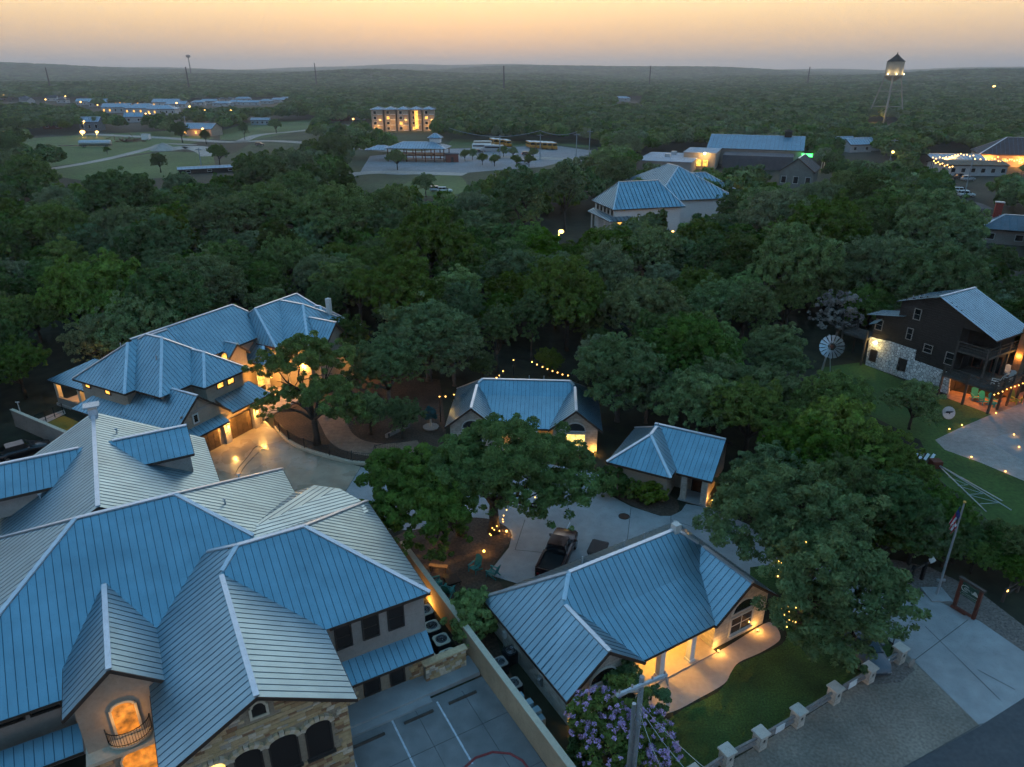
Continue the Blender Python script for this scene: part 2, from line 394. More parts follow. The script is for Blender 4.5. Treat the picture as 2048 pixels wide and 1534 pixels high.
walk = mat('tinted concrete walk', (.42, .34, .29), .8, 0, .10, 3, .1, 20, big=.1, bigscale=.4)
roadc = mat('pale caliche road', (.34, .31, .27), .95, 0, .2, .5, big=.15, bigscale=.05)
paint = mat('worn white paint', (.55, .57, .60), .8, 0, .3, 6)
redpaint = mat('worn red kerb paint', (.25, .05, .05), .8, 0, .3, 6)

drive = sheet('courtyard_driveway', [(395, 915), (505, 852), (530, 842), (552, 862), (575, 884), (610, 902), (660, 917), (705, 929), (735, 938), (800, 945), (900, 935), (1080, 925), (1195, 945), (1222, 992), (1262, 1013), (1320, 1032), (1342, 1032), (1362, 1022), (1372, 1008), (1408, 1014), (1440, 1020), (1480, 1042), (1580, 1085), (1700, 1130), (1830, 1180), (1885, 1205), (1960, 1240), (2048, 1300), (2120, 1350), (1960, 1452), (1800, 1297), (1735, 1248), (1640, 1200), (1570, 1180), (1530, 1172), (1470, 1140), (1380, 1090), (1280, 1120), (1110, 1190), (975, 1149), (1018, 1095), (1024, 1070), (960, 1050), (860, 1060), (780, 1060), (700, 1010), (600, 985), (430, 990)],
      conc, .012, 'pale concrete driveway winding between the lodges to the road')
sheet('wet_apron', [(398, 914), (505, 852), (530, 842), (552, 862), (575, 884), (610, 902), (660, 917), (705, 929), (722, 934), (690, 985), (600, 985), (430, 990)], wet, .018, 'wet tan concrete apron before the garage doors')
island = sheet('mulch_island', smooth_poly([(872, 1050), (930, 1036), (985, 1040), (1020, 1062), (1016, 1090), (975, 1148), (1002, 1168), (1010, 1215), (960, 1290), (900, 1240), (860, 1180), (780, 1085)]), mulch, .022, 'brown mulch bed under the big oak by the chairs')
sheet('mulch_bed', smooth_poly([(1225, 985), (1262, 1010), (1318, 1030), (1345, 1030), (1358, 1018), (1352, 1000), (1328, 985), (1290, 975), (1245, 965)]), mulch, .024, 'brown mulch bed along the small hipped garage')
sheet('mulch_strip', [(1700, 1118), (1790, 1120), (1860, 1135), (1960, 1185), (2060, 1262), (2120, 1345), (2048, 1304), (1960, 1243), (1885, 1207), (1830, 1178)], mulchg, .024, 'grey brown mulch strip beside the driveway and flagpole')
sheet('mulch_yard', [(880, 760), (900, 930), (800, 945), (705, 927), (660, 915), (575, 880), (545, 850), (560, 800), (640, 780), (760, 740)], mulch, .008, 'brown leaf litter yard behind the iron fence')
strip('dirt_path', [(655, 826), (668, 850), (682, 874), (706, 890), (745, 899), (790, 899), (840, 892)], 2.6, dirt, .016, 'pinkish dirt path curving behind the iron fence')
sheet('lawn', smooth_poly([(1335, 1440), (1435, 1385), (1462, 1345), (1478, 1328), (1562, 1290), (1572, 1262), (1552, 1240), (1600, 1195), (1690, 1230), (1800, 1306), (1740, 1345), (1600, 1432), (1440, 1530), (1330, 1600), (1250, 1560)], 3), lawn, .010, 'dark mown front lawn inside the stone pillar fence')
sheet('back_lawn', [(1500, 1135), (1540, 1130), (1580, 1160), (1560, 1190), (1500, 1160)], lawn, .020, 'small dark grass patch behind the front cottage')
sheet('front_walk', smooth_poly([(1270, 1395), (1300, 1375), (1392, 1325), (1450, 1296), (1528, 1248), (1548, 1250), (1560, 1268), (1556, 1284), (1520, 1306), (1478, 1325), (1462, 1345), (1448, 1368), (1400, 1396), (1345, 1424), (1295, 1430)], 4), walk, .020, 'tinted concrete walk curving along the front cottage')
sheet('gravel_verge', [(1330, 1640), (1440, 1536), (1600, 1440), (1740, 1352), (1805, 1300), (1960, 1452), (1790, 1545), (1650, 1640)], gravel, .012, 'bare tan gravel verge outside the stone pillar fence')
sheet('kerb_mulch', [(1745, 1350), (1800, 1312), (1830, 1340), (1800, 1365), (1740, 1370)], mulchg, .016, 'grey mulch patch around the end fence pillar')
sheet('road', [(1600, 1680), (1792, 1543), (1960, 1450), (2048, 1392), (2160, 1330), (2400, 1500), (2300, 1700)], asph, .008, 'grey asphalt road at the end of the driveway')
for a, b in (((1830, 1320), (1936, 1240)), ((1732, 1118), (1722, 1112)), ((1250, 1120), (1262, 1016)), ((1340, 1098), (1342, 1034)), ((1342, 1040), (1440, 1072)), ((1030, 1100), (1050, 1040)), ((1030, 1100), (1110, 1108)), ((722, 934), (690, 985)), ((1955, 1340), (2030, 1380)), ((1850, 1253), (2000, 1400)), ((1790, 1545), (1965, 1447))):
    strip('expansion_joint', [a, b], .045, joint, .026, parent=drive, n=1)
strip('painted_line', [(1120, 1085), (1140, 1045)], .09, paint, .026, parent=drive, n=1)
# barn side
sheet('barn_lawn', [(1640, 735), (1720, 725), (1900, 800), (2100, 820), (2100, 1130), (2000, 1060), (1880, 960), (1840, 880), (1720, 820)], mat('barn grass', (.050, .095, .020), .95, 0, .4, 3, .5, 12, big=.3, bigscale=.15), .006, 'green grass around the dark barn house')
bdrive = sheet('barn_driveway', [(1870, 880), (1915, 858), (1985, 828), (2060, 790), (2140, 800), (2140, 1000), (2048, 962), (1960, 925), (1890, 900)], mat('pale decomposed granite', (.34, .30, .27), .9, 0, .18, 2, .2, 14, big=.15, bigscale=.2), .016, 'pale granite driveway leading to the dark barn house')
sheet('concrete_patch', smooth_poly([(1985, 880), (2028, 868), (2052, 905), (2060, 925), (2015, 905)]), conc, .022, 'paler concrete patch in the granite driveway')
sheet('barn_patio', [(1890, 795), (1900, 780), (1990, 800), (2060, 780), (2060, 800), (1985, 830)], dirt, .020, 'brick coloured patio under the barn deck')
# far fields, roads and lots
sheet('meadow', [(60, 345), (200, 322), (330, 303), (425, 306), (432, 335), (330, 356), (170, 362)], meadow, .03, 'pale green meadow beyond the near woods')
sheet('scrub_field', [(-60, 325), (-60, 285), (160, 270), (330, 262), (430, 276), (330, 300), (200, 320), (60, 340)], meadow, .02, 'scrubby field with dirt tracks at the town edge')
sheet('town_green', [(440, 262), (500, 245), (640, 238), (650, 246), (600, 262), (500, 282), (440, 280)], meadow, .02, 'open green beside the far road')
sheet('loop_lawn', smooth_poly([(800, 374), (850, 355), (918, 352), (930, 384), (850, 392)]), meadow, .03, 'rounded lawn inside the loop road')
sheet('clearing', [(1098, 515), (1110, 500), (1165, 500), (1165, 545), (1110, 550)], meadow, .02, 'small lamp lit clearing in the woods')
sheet('park_grass', [(540, 268), (740, 242), (900, 264), (1200, 282), (1200, 330), (930, 398), (640, 398), (430, 325)], mat('dark green park grass', (.040, .058, .024), .95, 0, .4, .5, big=.4, bigscale=.04), .012, 'dark green grass around the pavilion and loop road')  # darker green than the meadow grass
sheet('visitor_lot', [(720, 345), (740, 312), (890, 298), (1110, 291), (1195, 303), (1160, 315), (1085, 334), (1000, 340), (930, 346), (800, 350)], mat('pale asphalt lot', (.22, .225, .235), .9, 0, .12, .3, big=.12, bigscale=.06), .04, 'pale asphalt car park beside the open pavilion')
sheet('lot_verge', [(890, 297), (905, 278), (1060, 283), (1180, 291), (1180, 296), (1110, 290)], meadow, .03, 'grass strip behind the parked buses')
strip('dirt_track', [(60, 345), (200, 321), (300, 297), (330, 288), (390, 290)], 5, roadc, .06, 'pale dirt track crossing the meadow')
strip('gravel_yard', [(330, 300), (380, 294), (415, 302), (430, 312)], 12, roadc, .07, 'pale gravel yard beside the meadow')
strip('town_road', [(170, 268), (250, 272), (330, 276), (450, 284), (540, 282), (640, 288), (760, 300), (900, 309), (1000, 314), (1100, 317), (1200, 322)], 9, roadc, .08, 'pale two lane road through the far town')
strip('loop_road', [(640, 378), (690, 352), (760, 345), (860, 347), (930, 349)], 8, roadc, .09, 'pale loop road near the pavilion')
strip('side_road', [(480, 284), (520, 270), (600, 262), (700, 250)], 7, roadc, .08, 'pale side road crossing the town green')
strip('creek_road', [(1895, 400), (1935, 406), (1960, 418)], 7, asph, .05, 'short stretch of grey street between the trees')
sheet('parking_strip', [(640, 372), (690, 366), (695, 376), (640, 382)], roadc, .05, 'pale parking strip by the loop road')
# ================================================================== house kit
class House:
    def __init__(s, name, label, cat, deg, o, group=None):
        s.th = math.radians(deg); s.o = o; s.c, s.sn = math.cos(s.th), math.sin(s.th)
        w = s.W(o[0], o[1], 0); s.root = thing(name, label, cat, w, s.th, group); s.blocks = []; s.extra = []; s.mcaps = []
    def W(s, u, v, z): return Vector((u * s.c - v * s.sn, u * s.sn + v * s.c, z))
    def L(s, p): return Vector((p[0] - s.o[0], p[1] - s.o[1], p[2]))
    def ray(s, px, py):
        a = P(px, py, 0); cu, cv = 0.0, 0.0
        u, v = a.x * s.c + a.y * s.sn, -a.x * s.sn + a.y * s.c
        return u, v                                   # ground hit; camera is above (0,0)
    def on_v(s, px, py, v):                           # point of the pixel's ray on the wall plane v
        u0, v0 = s.ray(px, py); t = v / v0; return (u0 * t, v, CAM_Z * (1 - t))
    def on_u(s, px, py, u):
        u0, v0 = s.ray(px, py); t = u / u0; return (u, v0 * t, CAM_Z * (1 - t))
    def part(s, name, mb, material, parent=None, smooth=False):
        mb.v = [(x - s.o[0], y - s.o[1], z) for x, y, z in mb.v]
        return part(name, mb, material, parent or s.root, smooth)
    # ---- roof blocks
    def block(s, u0, u1, v0, v1, ze, sl, axis='u', g0=False, g1=False, ends=None, sl2=None):
        """hip or gable block; g0/g1: gable instead of hip at the low/high end of the ridge axis"""
        A0, A1, B0, B1 = (u0, u1, v0, v1) if axis == 'u' else (v0, v1, u0, u1)
        se = ends or sl; sb = sl2 or sl
        bm = (B0 * sl + B1 * sb) / (sl + sb) if sl2 else (B0 + B1) / 2
        zr = ze + sl * (bm - B0)
        a0 = A0 if g0 else A0 + (zr - ze) / se; a1 = A1 if g1 else A1 - (zr - ze) / se
        if a0 > a1: a0 = a1 = (a0 + a1) / 2
        f = lambda a, b, z: Vector((a, b, z) if axis == 'u' else (b, a, z))
        faces = [[f(A0, B0, ze), f(A1, B0, ze), f(a1, bm, zr), f(a0, bm, zr)], [f(A1, B1, ze), f(A0, B1, ze), f(a0, bm, zr), f(a1, bm, zr)]]
        caps = [(f(a0, bm, zr), f(a1, bm, zr))] if a1 - a0 > .05 else []
        eav = [(f(A0, B0, ze), f(A1, B0, ze)), (f(A0, B1, ze), f(A1, B1, ze))]; rake = []
        pl = [lambda a, b: ze + sl * (b - B0), lambda a, b: ze + sb * (B1 - b)]
        for g, A, a, q in ((g0, A0, a0, 1), (g1, A1, a1, -1)):
            if g: rake += [(f(A, B0, ze), f(A, bm, zr)), (f(A, B1, ze), f(A, bm, zr))]
            else:
                faces.append([f(A, B0, ze), f(a, bm, zr), f(A, B1, ze)]); eav.append((f(A, B0, ze), f(A, B1, ze)))
                caps += [(f(A, B0, ze), f(a, bm, zr)), (f(A, B1, ze), f(a, bm, zr))]
                pl.append(lambda a_, b_, A=A, q=q: ze + se * q * (a_ - A))
        def height(p):
            a, b = (p[0], p[1]) if axis == 'u' else (p[1], p[0])
            if a < A0 - .01 or a > A1 + .01 or b < B0 - .01 or b > B1 + .01: return -1e9
            return min(q(a, b) for q in pl)
        s.blocks.append(dict(faces=faces, caps=caps, eav=eav, rake=rake, h=height, rect=(A0, A1, B0, B1), axis=axis, ze=ze, zr=zr, bm=bm, sl=sl, sb=sb, g0=g0, g1=g1, f=f))
        return s.blocks[-1]
    def face(s, poly, eave=None): s.extra.append(([Vector(p) for p in poly], eave))
    def covered(s, p, own=None):
        return any(b is not own and b['h'](p) > p[2] + .03 for b in s.blocks)
    @staticmethod
    def clip(poly, axis, lo, hi):
        def half(pl, sgn, lim):
            out = []
            for i, p in enumerate(pl):
                q = pl[(i + 1) % len(pl)]; a = sgn * (p.dot(axis) - lim); b = sgn * (q.dot(axis) - lim)
                if a >= 0: out.append(p)
                if (a > 0 and b < 0) or (a < 0 and b > 0): out.append(p + (q - p) * (a / (a - b)))
            return out
        return half(half(poly, 1, lo), -1, hi)
    def panels(s, poly, own, sp, material, single=False, rib=.02, ribw=.035):
        n = (poly[1] - poly[0]).cross(poly[2] - poly[0]).normalized()
        if n.z < 0: n = -n; poly = poly[::-1]
        if n.z > .9999: d = Vector((0, -1, 0))
        else: d = Vector((n.x * n.z, n.y * n.z, n.z * n.z - 1)).normalized()
        a = n.cross(d).normalized()
        lo = min(p.dot(a) for p in poly); hi = max(p.dot(a) for p in poly)
        k = max(1, round((hi - lo) / sp)); st = (hi - lo) / k; allmb = MB(); allr = []
        for i in range(k):
            q = s.clip(poly, a, lo + i * st, lo + (i + 1) * st)
            if len(q) < 3: continue
            c = sum(q, Vector()) / len(q)
            if all(s.covered(c + (p - c) * .93, own) for p in q) and s.covered(c, own): continue
            mb = allmb if single else MB(); ribs = [] if not single else allr
            mb.extr(q, -n * .05)
            if i:
                e = s.clip(poly, a, lo + i * st - ribw / 2, lo + i * st + ribw / 2)
                if len(e) >= 3:
                    ds = [p.dot(d) for p in e]; base = e[0] + d * (0 - e[0].dot(d)) + a * (lo + i * st - e[0].dot(a))
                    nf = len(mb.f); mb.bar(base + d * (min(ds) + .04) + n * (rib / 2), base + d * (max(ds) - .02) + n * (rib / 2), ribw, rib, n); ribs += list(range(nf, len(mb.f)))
            if not single: s.seamed(s.part('roof_panel', mb, material, s.roof_o), ribs)
        if single and allmb.v:
            o = s.part('roof_panels', allmb, material, s.roof_o); o['kind'] = 'stuff'; s.seamed(o, allr)
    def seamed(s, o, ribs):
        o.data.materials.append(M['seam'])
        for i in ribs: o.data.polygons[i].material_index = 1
    def visible_run(s, p, q, own, tol=-.03):
        N = 40; vis = [not any(b is not own and b['h'](p + (q - p) * (i / N)) > (p + (q - p) * (i / N)).z - tol for b in s.blocks) for i in range(N + 1)]
        best = None; i = 0
        while i <= N:
            if vis[i]:
                j = i
                while j < N and vis[j + 1]: j += 1
                if best is None or j - i > best[1] - best[0]: best = (i, j)
                i = j + 1
            else: i += 1
        if best is None or best[1] - best[0] < 1: return None
        return p + (q - p) * (best[0] / N), p + (q - p) * (best[1] / N)
    def roof(s, sp=.43, single=False, rib=.02, ribw=.035, material=None, capw=.26, fas=.18):
        material = material or M['roof']
        ref = s.blocks[0]['faces'][0][0] if s.blocks else s.extra[0][0][0]
        # the ridge line of the first block carries the panels
        caps = list(s.mcaps)
        for b in s.blocks:
            for p, q in b['caps']:
                r = s.visible_run(p, q, b, .07)
                if r: caps.append(r)
        if not caps: caps = [(ref, ref + Vector((.3, 0, 0)))]
        mb = MB(); mb.bar(caps[0][0] + Vector((0, 0, .03)), caps[0][1] + Vector((0, 0, .03)), capw, .09)
        s.roof_o = s.part('roof', mb, M['cap'])
        for p, q in caps[1:]:
            mb = MB(); mb.bar(p + Vector((0, 0, .03)), q + Vector((0, 0, .03)), capw, .09); s.part('ridge_cap', mb, M['cap'], s.roof_o)
        for b in s.blocks:
            for f in b['faces']: s.panels(f, b, sp, material, single, rib, ribw)
            for p, q in b['eav'] + b['rake']:
                r = s.visible_run(p, q, b)
                if not r: continue
                dd = Vector((0, 0, -.05 - fas / 2 + .03)); mb = MB(); mb.bar(r[0] + dd, r[1] + dd, .07, fas); s.part('fascia', mb, M['fascia'], s.roof_o)
        for f, e in s.extra:
            s.panels(f, None, sp, material, single, rib, ribw)
            if e:
                dd = Vector((0, 0, -.11)); mb = MB(); mb.bar(f[e[0]] + dd, f[e[1]] + dd, .06, .14); s.part('fascia', mb, M['fascia'], s.roof_o)
    # ---- walls
    def walls(s, b, material, ov=.45, z0=0.0, gmat=None):
        A0, A1, B0, B1 = b['rect']; f = b['f']; t = b['ze'] + min(b['sl'], b['sb']) * ov - .08
        a0, a1, b0, b1 = A0 + ov, A1 - ov, B0 + ov, B1 - ov
        p, q = f(a0, b0, z0), f(a1, b1, t); mb = MB()
        mb.box(min(p.x, q.x), max(p.x, q.x), min(p.y, q.y), max(p.y, q.y), z0, t)
        o = s.part('wall', mb, material)
        for g, a, d in ((b['g0'], a0, 1), (b['g1'], a1, -1)):
            if g:
                mb = MB(); mb.extr([f(a - .012 * d, b0, t - .06), f(a - .012 * d, b1, t - .06), f(a - .012 * d, b['bm'], b['zr'] - .1)], f(d * .3, 0, 0))
                s.part('gable_wall', mb, gmat or material, o)
        return o
    def wallbox(s, u0, u1, v0, v1, z0, z1, material, name='wall', parent=None):
        mb = MB(); mb.box(u0, u1, v0, v1, z0, z1); return s.part(name, mb, material, parent)
    # ---- openings
    def window(s, c, n, w, h, glass='glass', frame='frame', arch=0.0, cols=1, rows=1, fw=.08, name='window', parent=None, sill=None, depth=.09):
        c = Vector(c); n = Vector((n[0], n[1], 0)); t = Vector((-n.y, n.x, 0)); up = Vector((0, 0, 1)); mb = MB()
        x0, x1, z0, z1 = -w / 2, w / 2, -h / 2, h / 2
        pt = lambda x, z, d=0: c + t * x + up * z + n * d
        ybar = lambda x: mb.bar(pt(x, z0, depth / 2), pt(x, z1, depth / 2), fw, depth, t)
        mb.bar(pt(x0 - fw / 2, z0 - fw, depth / 2), pt(x0 - fw / 2, z1 + fw * (arch == 0), depth / 2), fw, depth, n)
        mb.bar(pt(x1 + fw / 2, z0 - fw, depth / 2), pt(x1 + fw / 2, z1 + fw * (arch == 0), depth / 2), fw, depth, n)
        mb.bar(pt(x0, z0 - fw / 2, depth / 2), pt(x1, z0 - fw / 2, depth / 2), depth, fw)
        if not arch: mb.bar(pt(x0, z1 + fw / 2, depth / 2), pt(x1, z1 + fw / 2, depth / 2), depth, fw)
        K = 10; arc = [(w / 2 * math.cos(math.pi * k / K), z1 + arch * math.sin(math.pi * k / K)) for k in range(K + 1)]
        if arch:
            for k in range(K):
                mb.bar(pt(arc[k][0], arc[k][1], depth / 2), pt(arc[k + 1][0], arc[k + 1][1], depth / 2), depth, fw)
        for k in range(1, cols): mb.bar(pt(x0 + w * k / cols, z0, .03), pt(x0 + w * k / cols, z1, .03), .05, .05, n)
        for k in range(1, rows): mb.bar(pt(x0, z0 + h * k / rows, .031), pt(x1, z0 + h * k / rows, .031), .048, .05)
        if sill: mb.obox(pt(0, z0 - fw - .05, .09), t * (w / 2 + .14), n * .10, up * .05)
        o = s.part(name, mb, M[frame], parent)
        for i in range(cols):
            for j in range(rows):
                pm = MB(); xa, xb = x0 + w * i / cols + .012, x0 + w * (i + 1) / cols - .012; za, zb = z0 + h * j / rows + .012, z0 + h * (j + 1) / rows - .012
                if arch and cols == 1 and rows == 1:
                    pm.extr([pt(x0, z0, .015), pt(x1, z0, .015)] + [pt(x, z, .015) for x, z in arc], n * .02)
                else: pm.extr([pt(xa, za, .015), pt(xb, za, .015), pt(xb, zb, .015), pt(xa, zb, .015)], n * .02)
                s.part('pane', pm, M[glass], o)
        return o

def sconce(h, c, n, e=40):
    """lantern on a wall: back plate, cage and glowing glass"""
    c = Vector(c); n = Vector((n[0], n[1], 0)); mb = MB(); t = Vector((-n.y, n.x, 0))
    mb.obox(c + n * .03, t * .07, n * .03, Vector((0, 0, .16))); mb.bar(c + n * .05 + Vector((0, 0, .12)), c + n * .2 + Vector((0, 0, .14)), .03, .03)
    mb.obox(c + n * .2 + Vector((0, 0, .16)), t * .1, n * .1, Vector((0, 0, .02)))
    o = h.part('wall_lantern', mb, M['iron'])
    g = MB(); g.obox(c + n * .2 - Vector((0, 0, .02)), t * .07, n * .07, Vector((0, 0, .13))); h.part('lamp_glass', g, M['bulb'], o)
    lamp(h.root, h.L(c + n * .42), e, r=.1); return o

# ================================================================== the large lodge with the stone gable
A = House('stone_lodge', 'large lodge with blue grey seamed metal roofs, arched stone gable and balcony tower', 'house', 29.5, (2, 38))
am = A.block(-12.8, 7.9, 34.7, 50.1, 6.0, .57)
aw = A.block(-2.85, 12.15, 31.3, 42.5, 6.0, .57)
ag = A.block(-2.85, 5.95, 25.9, 37.5, 6.006, .57, 'v', True, True)
ar = A.block(-11.3, 3.37, 43.5, 58.4, 6.02, .57, 'v', True, True)
at_ = A.block(-6.55, -1.85, 31.3, 40.0, 6.2, .85, 'v', True, True)
ad1 = A.block(-4.0, 2.05, 50.77, 56.05, 8.63, .43, 'u', True, True)
ad2 = A.block(-11.6, -3.9, 50.6, 56.2, 8.6, .41, 'u', True, True)
A.face([(-14.067, 33.65, 5.4), (-2.239, 33.65, 5.4), (-2.239, 34.7, 6.0), (-12.8, 34.7, 6.0)], (0, 1))
A.face([(3.52, 39.57, 8.28), (10.8, 44.6, 6.3), (9.3, 46.0, 6.3)], (1, 2))
A.face([(3.52, 39.57, 8.28), (9.3, 46.0, 6.3), (7.9, 46.1, 6.1)])
A.face([(3.52, 39.57, 8.28), (4.2, 37.2, 8.323), (11.6, 40.5, 6.455), (11.6, 42.4, 6.30), (10.8, 44.6, 6.3)], (3, 4))
A.face([(6.2, 31.6, 3.02), (11.9, 31.6, 3.02), (11.75, 30.2, 2.45), (6.2, 30.2, 2.45)], (2, 3))       # skirt roof over the ground floor
A.face([(-13.5, 34.0, 3.3), (-6.4, 34.0, 3.3), (-6.4, 32.6, 2.7), (-13.5, 32.6, 2.7)], (2, 3))
A.roof(.42)
A.walls(am, M['stuccoG']); A.walls(aw, M['stuccoG'], .3, 0)
A.wallbox(-2.4, 5.55, 26.35, 34, -.02, 6.1, M['ashlarback']); A.walls(ar, M['stuccoG'], .4)
A.wallbox(8.0, 11.0, 42.4, 44.4, 0, 6.1, M['stuccoG']); A.wallbox(6.3, 11.6, 31.0, 32, 0, 2.62, M['ashlarback'])
tw = A.wallbox(-6.1, -2.25, 31.75, 36, 3.0, 6.35, M['stucco']); mbt = MB(); mbt.extr([(-6.1, 31.74, 6.3), (-2.25, 31.74, 6.3), (-4.2, 31.74, 8.05)], (0, .3, 0)); A.part('gable_wall', mbt, M['stucco'], tw)
A.wallbox(-6.0, -2.3, 31.2, 34, 0, 3.0, M['ashlarback'])
for d in (ad1, ad2):
    x0, x1, y0, y1 = d['rect']; A.wallbox(x0 + .2, x1 - .25, y0 + .35, y1 - .35, 7.0, d['ze'] + .1, M['stuccoG'], 'dormer_wall')
mb = MB(); mb.extr([(-2.4, 26.34, 6.1), (5.55, 26.34, 6.1), (1.55, 26.34, 8.37)], (0, .3, 0)); A.part('gable_wall', mb, M['ashlarback'])
for u0, u1 in ((6.45, 7.37), (8.02, 8.98), (9.56, 10.52)): A.window(((u0 + u1) / 2, 31.59, 4.85), (0, -1), u1 - u0 - .1, 1.5, 'screen', rows=2)
for u0, u1 in ((7.6, 8.55), (9.2, 10.1)): A.window(((u0 + u1) / 2, 30.99, 1.35), (0, -1), u1 - u0 - .1, 1.7, 'screen')
for px, py in ((22, 1456), (94, 1424)):
    p = A.on_v(px, py, 35.14); A.window((p[0], 35.14, max(p[2], 4.3)), (0, -1), 1.25, .95, 'glass')
# arched stair windows stepping down the stone gable
STEP = []
for (bl, br, tr) in (((618, 1516), (667, 1493), (659, 1434)), ((547, 1547), (602, 1520), (592, 1462)), ((478, 1568), (531, 1545), (523, 1490)), ((408, 1592), (462, 1570), (452, 1520))):
    a = A.on_v(*bl, 26.34); b = A.on_v(*br, 26.34); c = A.on_v(*tr, 26.34)
    u0, u1, z0, z1 = a[0], b[0], (a[2] + b[2]) / 2, c[2] - .1; STEP.append((u0, u1, z0, z1))
for i, (u0, u1, z0, z1) in enumerate(STEP):
    A.window(((u0 + u1) / 2, 26.33, (z0 + z1) / 2), (0, -1), u1 - u0 - .1, z1 - z0, 'litw' if i > 2 else 'screen', 'frame', arch=.3, sill=True)
    mb = MB(); K = 9; w_ = (u1 - u0) / 2 + .08; cu = (u0 + u1) / 2                      # voussoirs over each arch
    for k in range(K):
        t0 = math.pi * (k + .5) / K; p0 = Vector((cu + w_ * math.cos(t0), 26.25, z1 + .42 * math.sin(t0)))
        tg = Vector((-w_ * math.sin(t0), 0, .42 * math.cos(t0))).normalized(); nn = Vector((tg.z, 0, -tg.x))
        m1 = MB(); m1.obox(p0 + nn * .0, tg * (w_ * math.pi / K / 2.3), nn * .12, Vector((0, .10, 0))); A.part('arch_stone', m1, M['ash%d' % (5 if k % 2 else 2)])
nv = A.on_v(517, 1420, 26.34)
A.window((nv[0], 26.33, nv[2]), (0, -1), .62, .55, 'ashlarback' if False else 'screen', 'trim', arch=.28, fw=.12)
# individual ashlar stones on the visible masonry
UNIT = {}
def stones(h, plane, u0, u1, z0, z1, inside, holes, n=(0, -1), seed=1, limit=300):
    rnd = random.Random(seed); z = z0; cnt = 0
    while z < z1:
        hh = rnd.choice((.13, .17, .21, .26)); u = u0 - rnd.random() * .4
        while u < u1:
            l = rnd.uniform(.22, .62); a, b = max(u, u0) + .008, min(u + l, u1) - .008; u += l
            if b - a < .06: continue
            c = ((a + b) / 2, z + hh / 2)
            if not all(inside(x, y) for x in (a, b) for y in (z, z + hh)): continue
            if any(b > q[0] - .12 and a < q[1] + .12 and z + hh > q[2] - .12 and z < q[3] + .42 for q in holes): continue
            w = h.W(c[0], plane, c[1]) if n[0] == 0 else h.W(plane, c[0], c[1])
            px = pix(w)
            if px[1] > 1545 or px[0] < -20 or cnt >= limit: continue
            k = rnd.choice((0, 0, 1, 2, 3, 4, 4, 5, 6)); dpt = rnd.uniform(.05, .085)
            if k not in UNIT:
                m1 = MB(); m1.v = [(x * .5, y * .5, q * .5) for x, y, q in [(-1, -1, -1), (1, -1, -1), (1, 1, -1), (-1, 1, -1), (-1, -1, 1), (1, -1, 1), (1, 1, 1), (-1, 1, 1)]]
                m1.f = [(0, 3, 2, 1), (4, 5, 6, 7), (0, 1, 5, 4), (1, 2, 6, 5), (2, 3, 7, 6), (3, 0, 4, 7)]; UNIT[k] = m1.mesh('stone'); UNIT[k].materials.append(M['ash%d' % k])
            o = bpy.data.objects.new('stone', UNIT[k]); C.objects.link(o); o.parent = h.root; cnt += 1
            if n[0] == 0: o.location = h.L((c[0], plane - dpt / 2 + .01, c[1])); o.scale = (b - a, dpt, hh - .016)
            else: o.location = h.L((plane - dpt / 2 + .01, c[0], c[1])); o.scale = (dpt, b - a, hh - .016)
        z += hh
    return cnt
holes = [(a, b, c, d) for a, b, c, d in STEP] + [(nv[0] - .4, nv[0] + .4, nv[2] - .3, nv[2] + .2)]
n1 = stones(A, 26.34, -2.4, 5.55, 1.5, 8.3, lambda u, z: z < 8.32 - .57 * abs(u - 1.55), holes, seed=3, limit=235)
n2 = stones(A, 30.99, 6.3, 11.6, .1, 2.5, lambda u, z: z < 2.45, [(7.5, 8.65, .3, 2.3), (9.1, 10.2, .3, 2.3)], seed=5, limit=45)
n3 = stones(A, 31.19, -6.0, -2.3, 1.6, 2.95, lambda u, z: True, [(-4.9, -2.6, 0, 2.2)], seed=8, limit=20)
# balcony door, its wood made to glow, with a curved iron rail
dp = A.on_v(247, 1421, 31.74); du = dp[0]
A.window((du, 31.73, 4.55), (0, -1), 1.0, 1.7, 'litd', 'trim', arch=.3, fw=.12, name='balcony_door')
mb = MB(); slab = [(du + 1.0 * math.cos(t), 31.74 - .75 * math.sin(t)) for t in [math.pi * k / 12 for k in range(13)]]; mb.prism([(x, y) for x, y in slab], 3.35, 3.5)
bal = A.part('balcony', mb, M['trim'])
mb = MB(); rp = [Vector((x, y, 4.35)) for x, y in slab]; mb.tube(rp, .025, 5); mb.tube([p - Vector((0, 0, .75)) for p in rp], .02, 5)
for k in range(25):
    t = math.pi * k / 24; x, y = du + 1.0 * math.cos(t), 31.74 - .75 * math.sin(t); mb.tube([(x, y, 3.5), (x, y, 4.35)], .011, 4, False)
A.part('railing', mb, M['iron'], bal); lamp(A.root, A.L((du, 31.2, 4.9)), 22, r=.1)
ap = A.on_v(296, 1530, 31.19)
A.window((ap[0], 31.18, 1.6), (0, -1), 2.0, 2.0, 'litd', 'trim', arch=.5, name='arched_doorway', fw=.1); lamp(A.root, A.L((ap[0], 30.6, 1.8)), 25, r=.1)
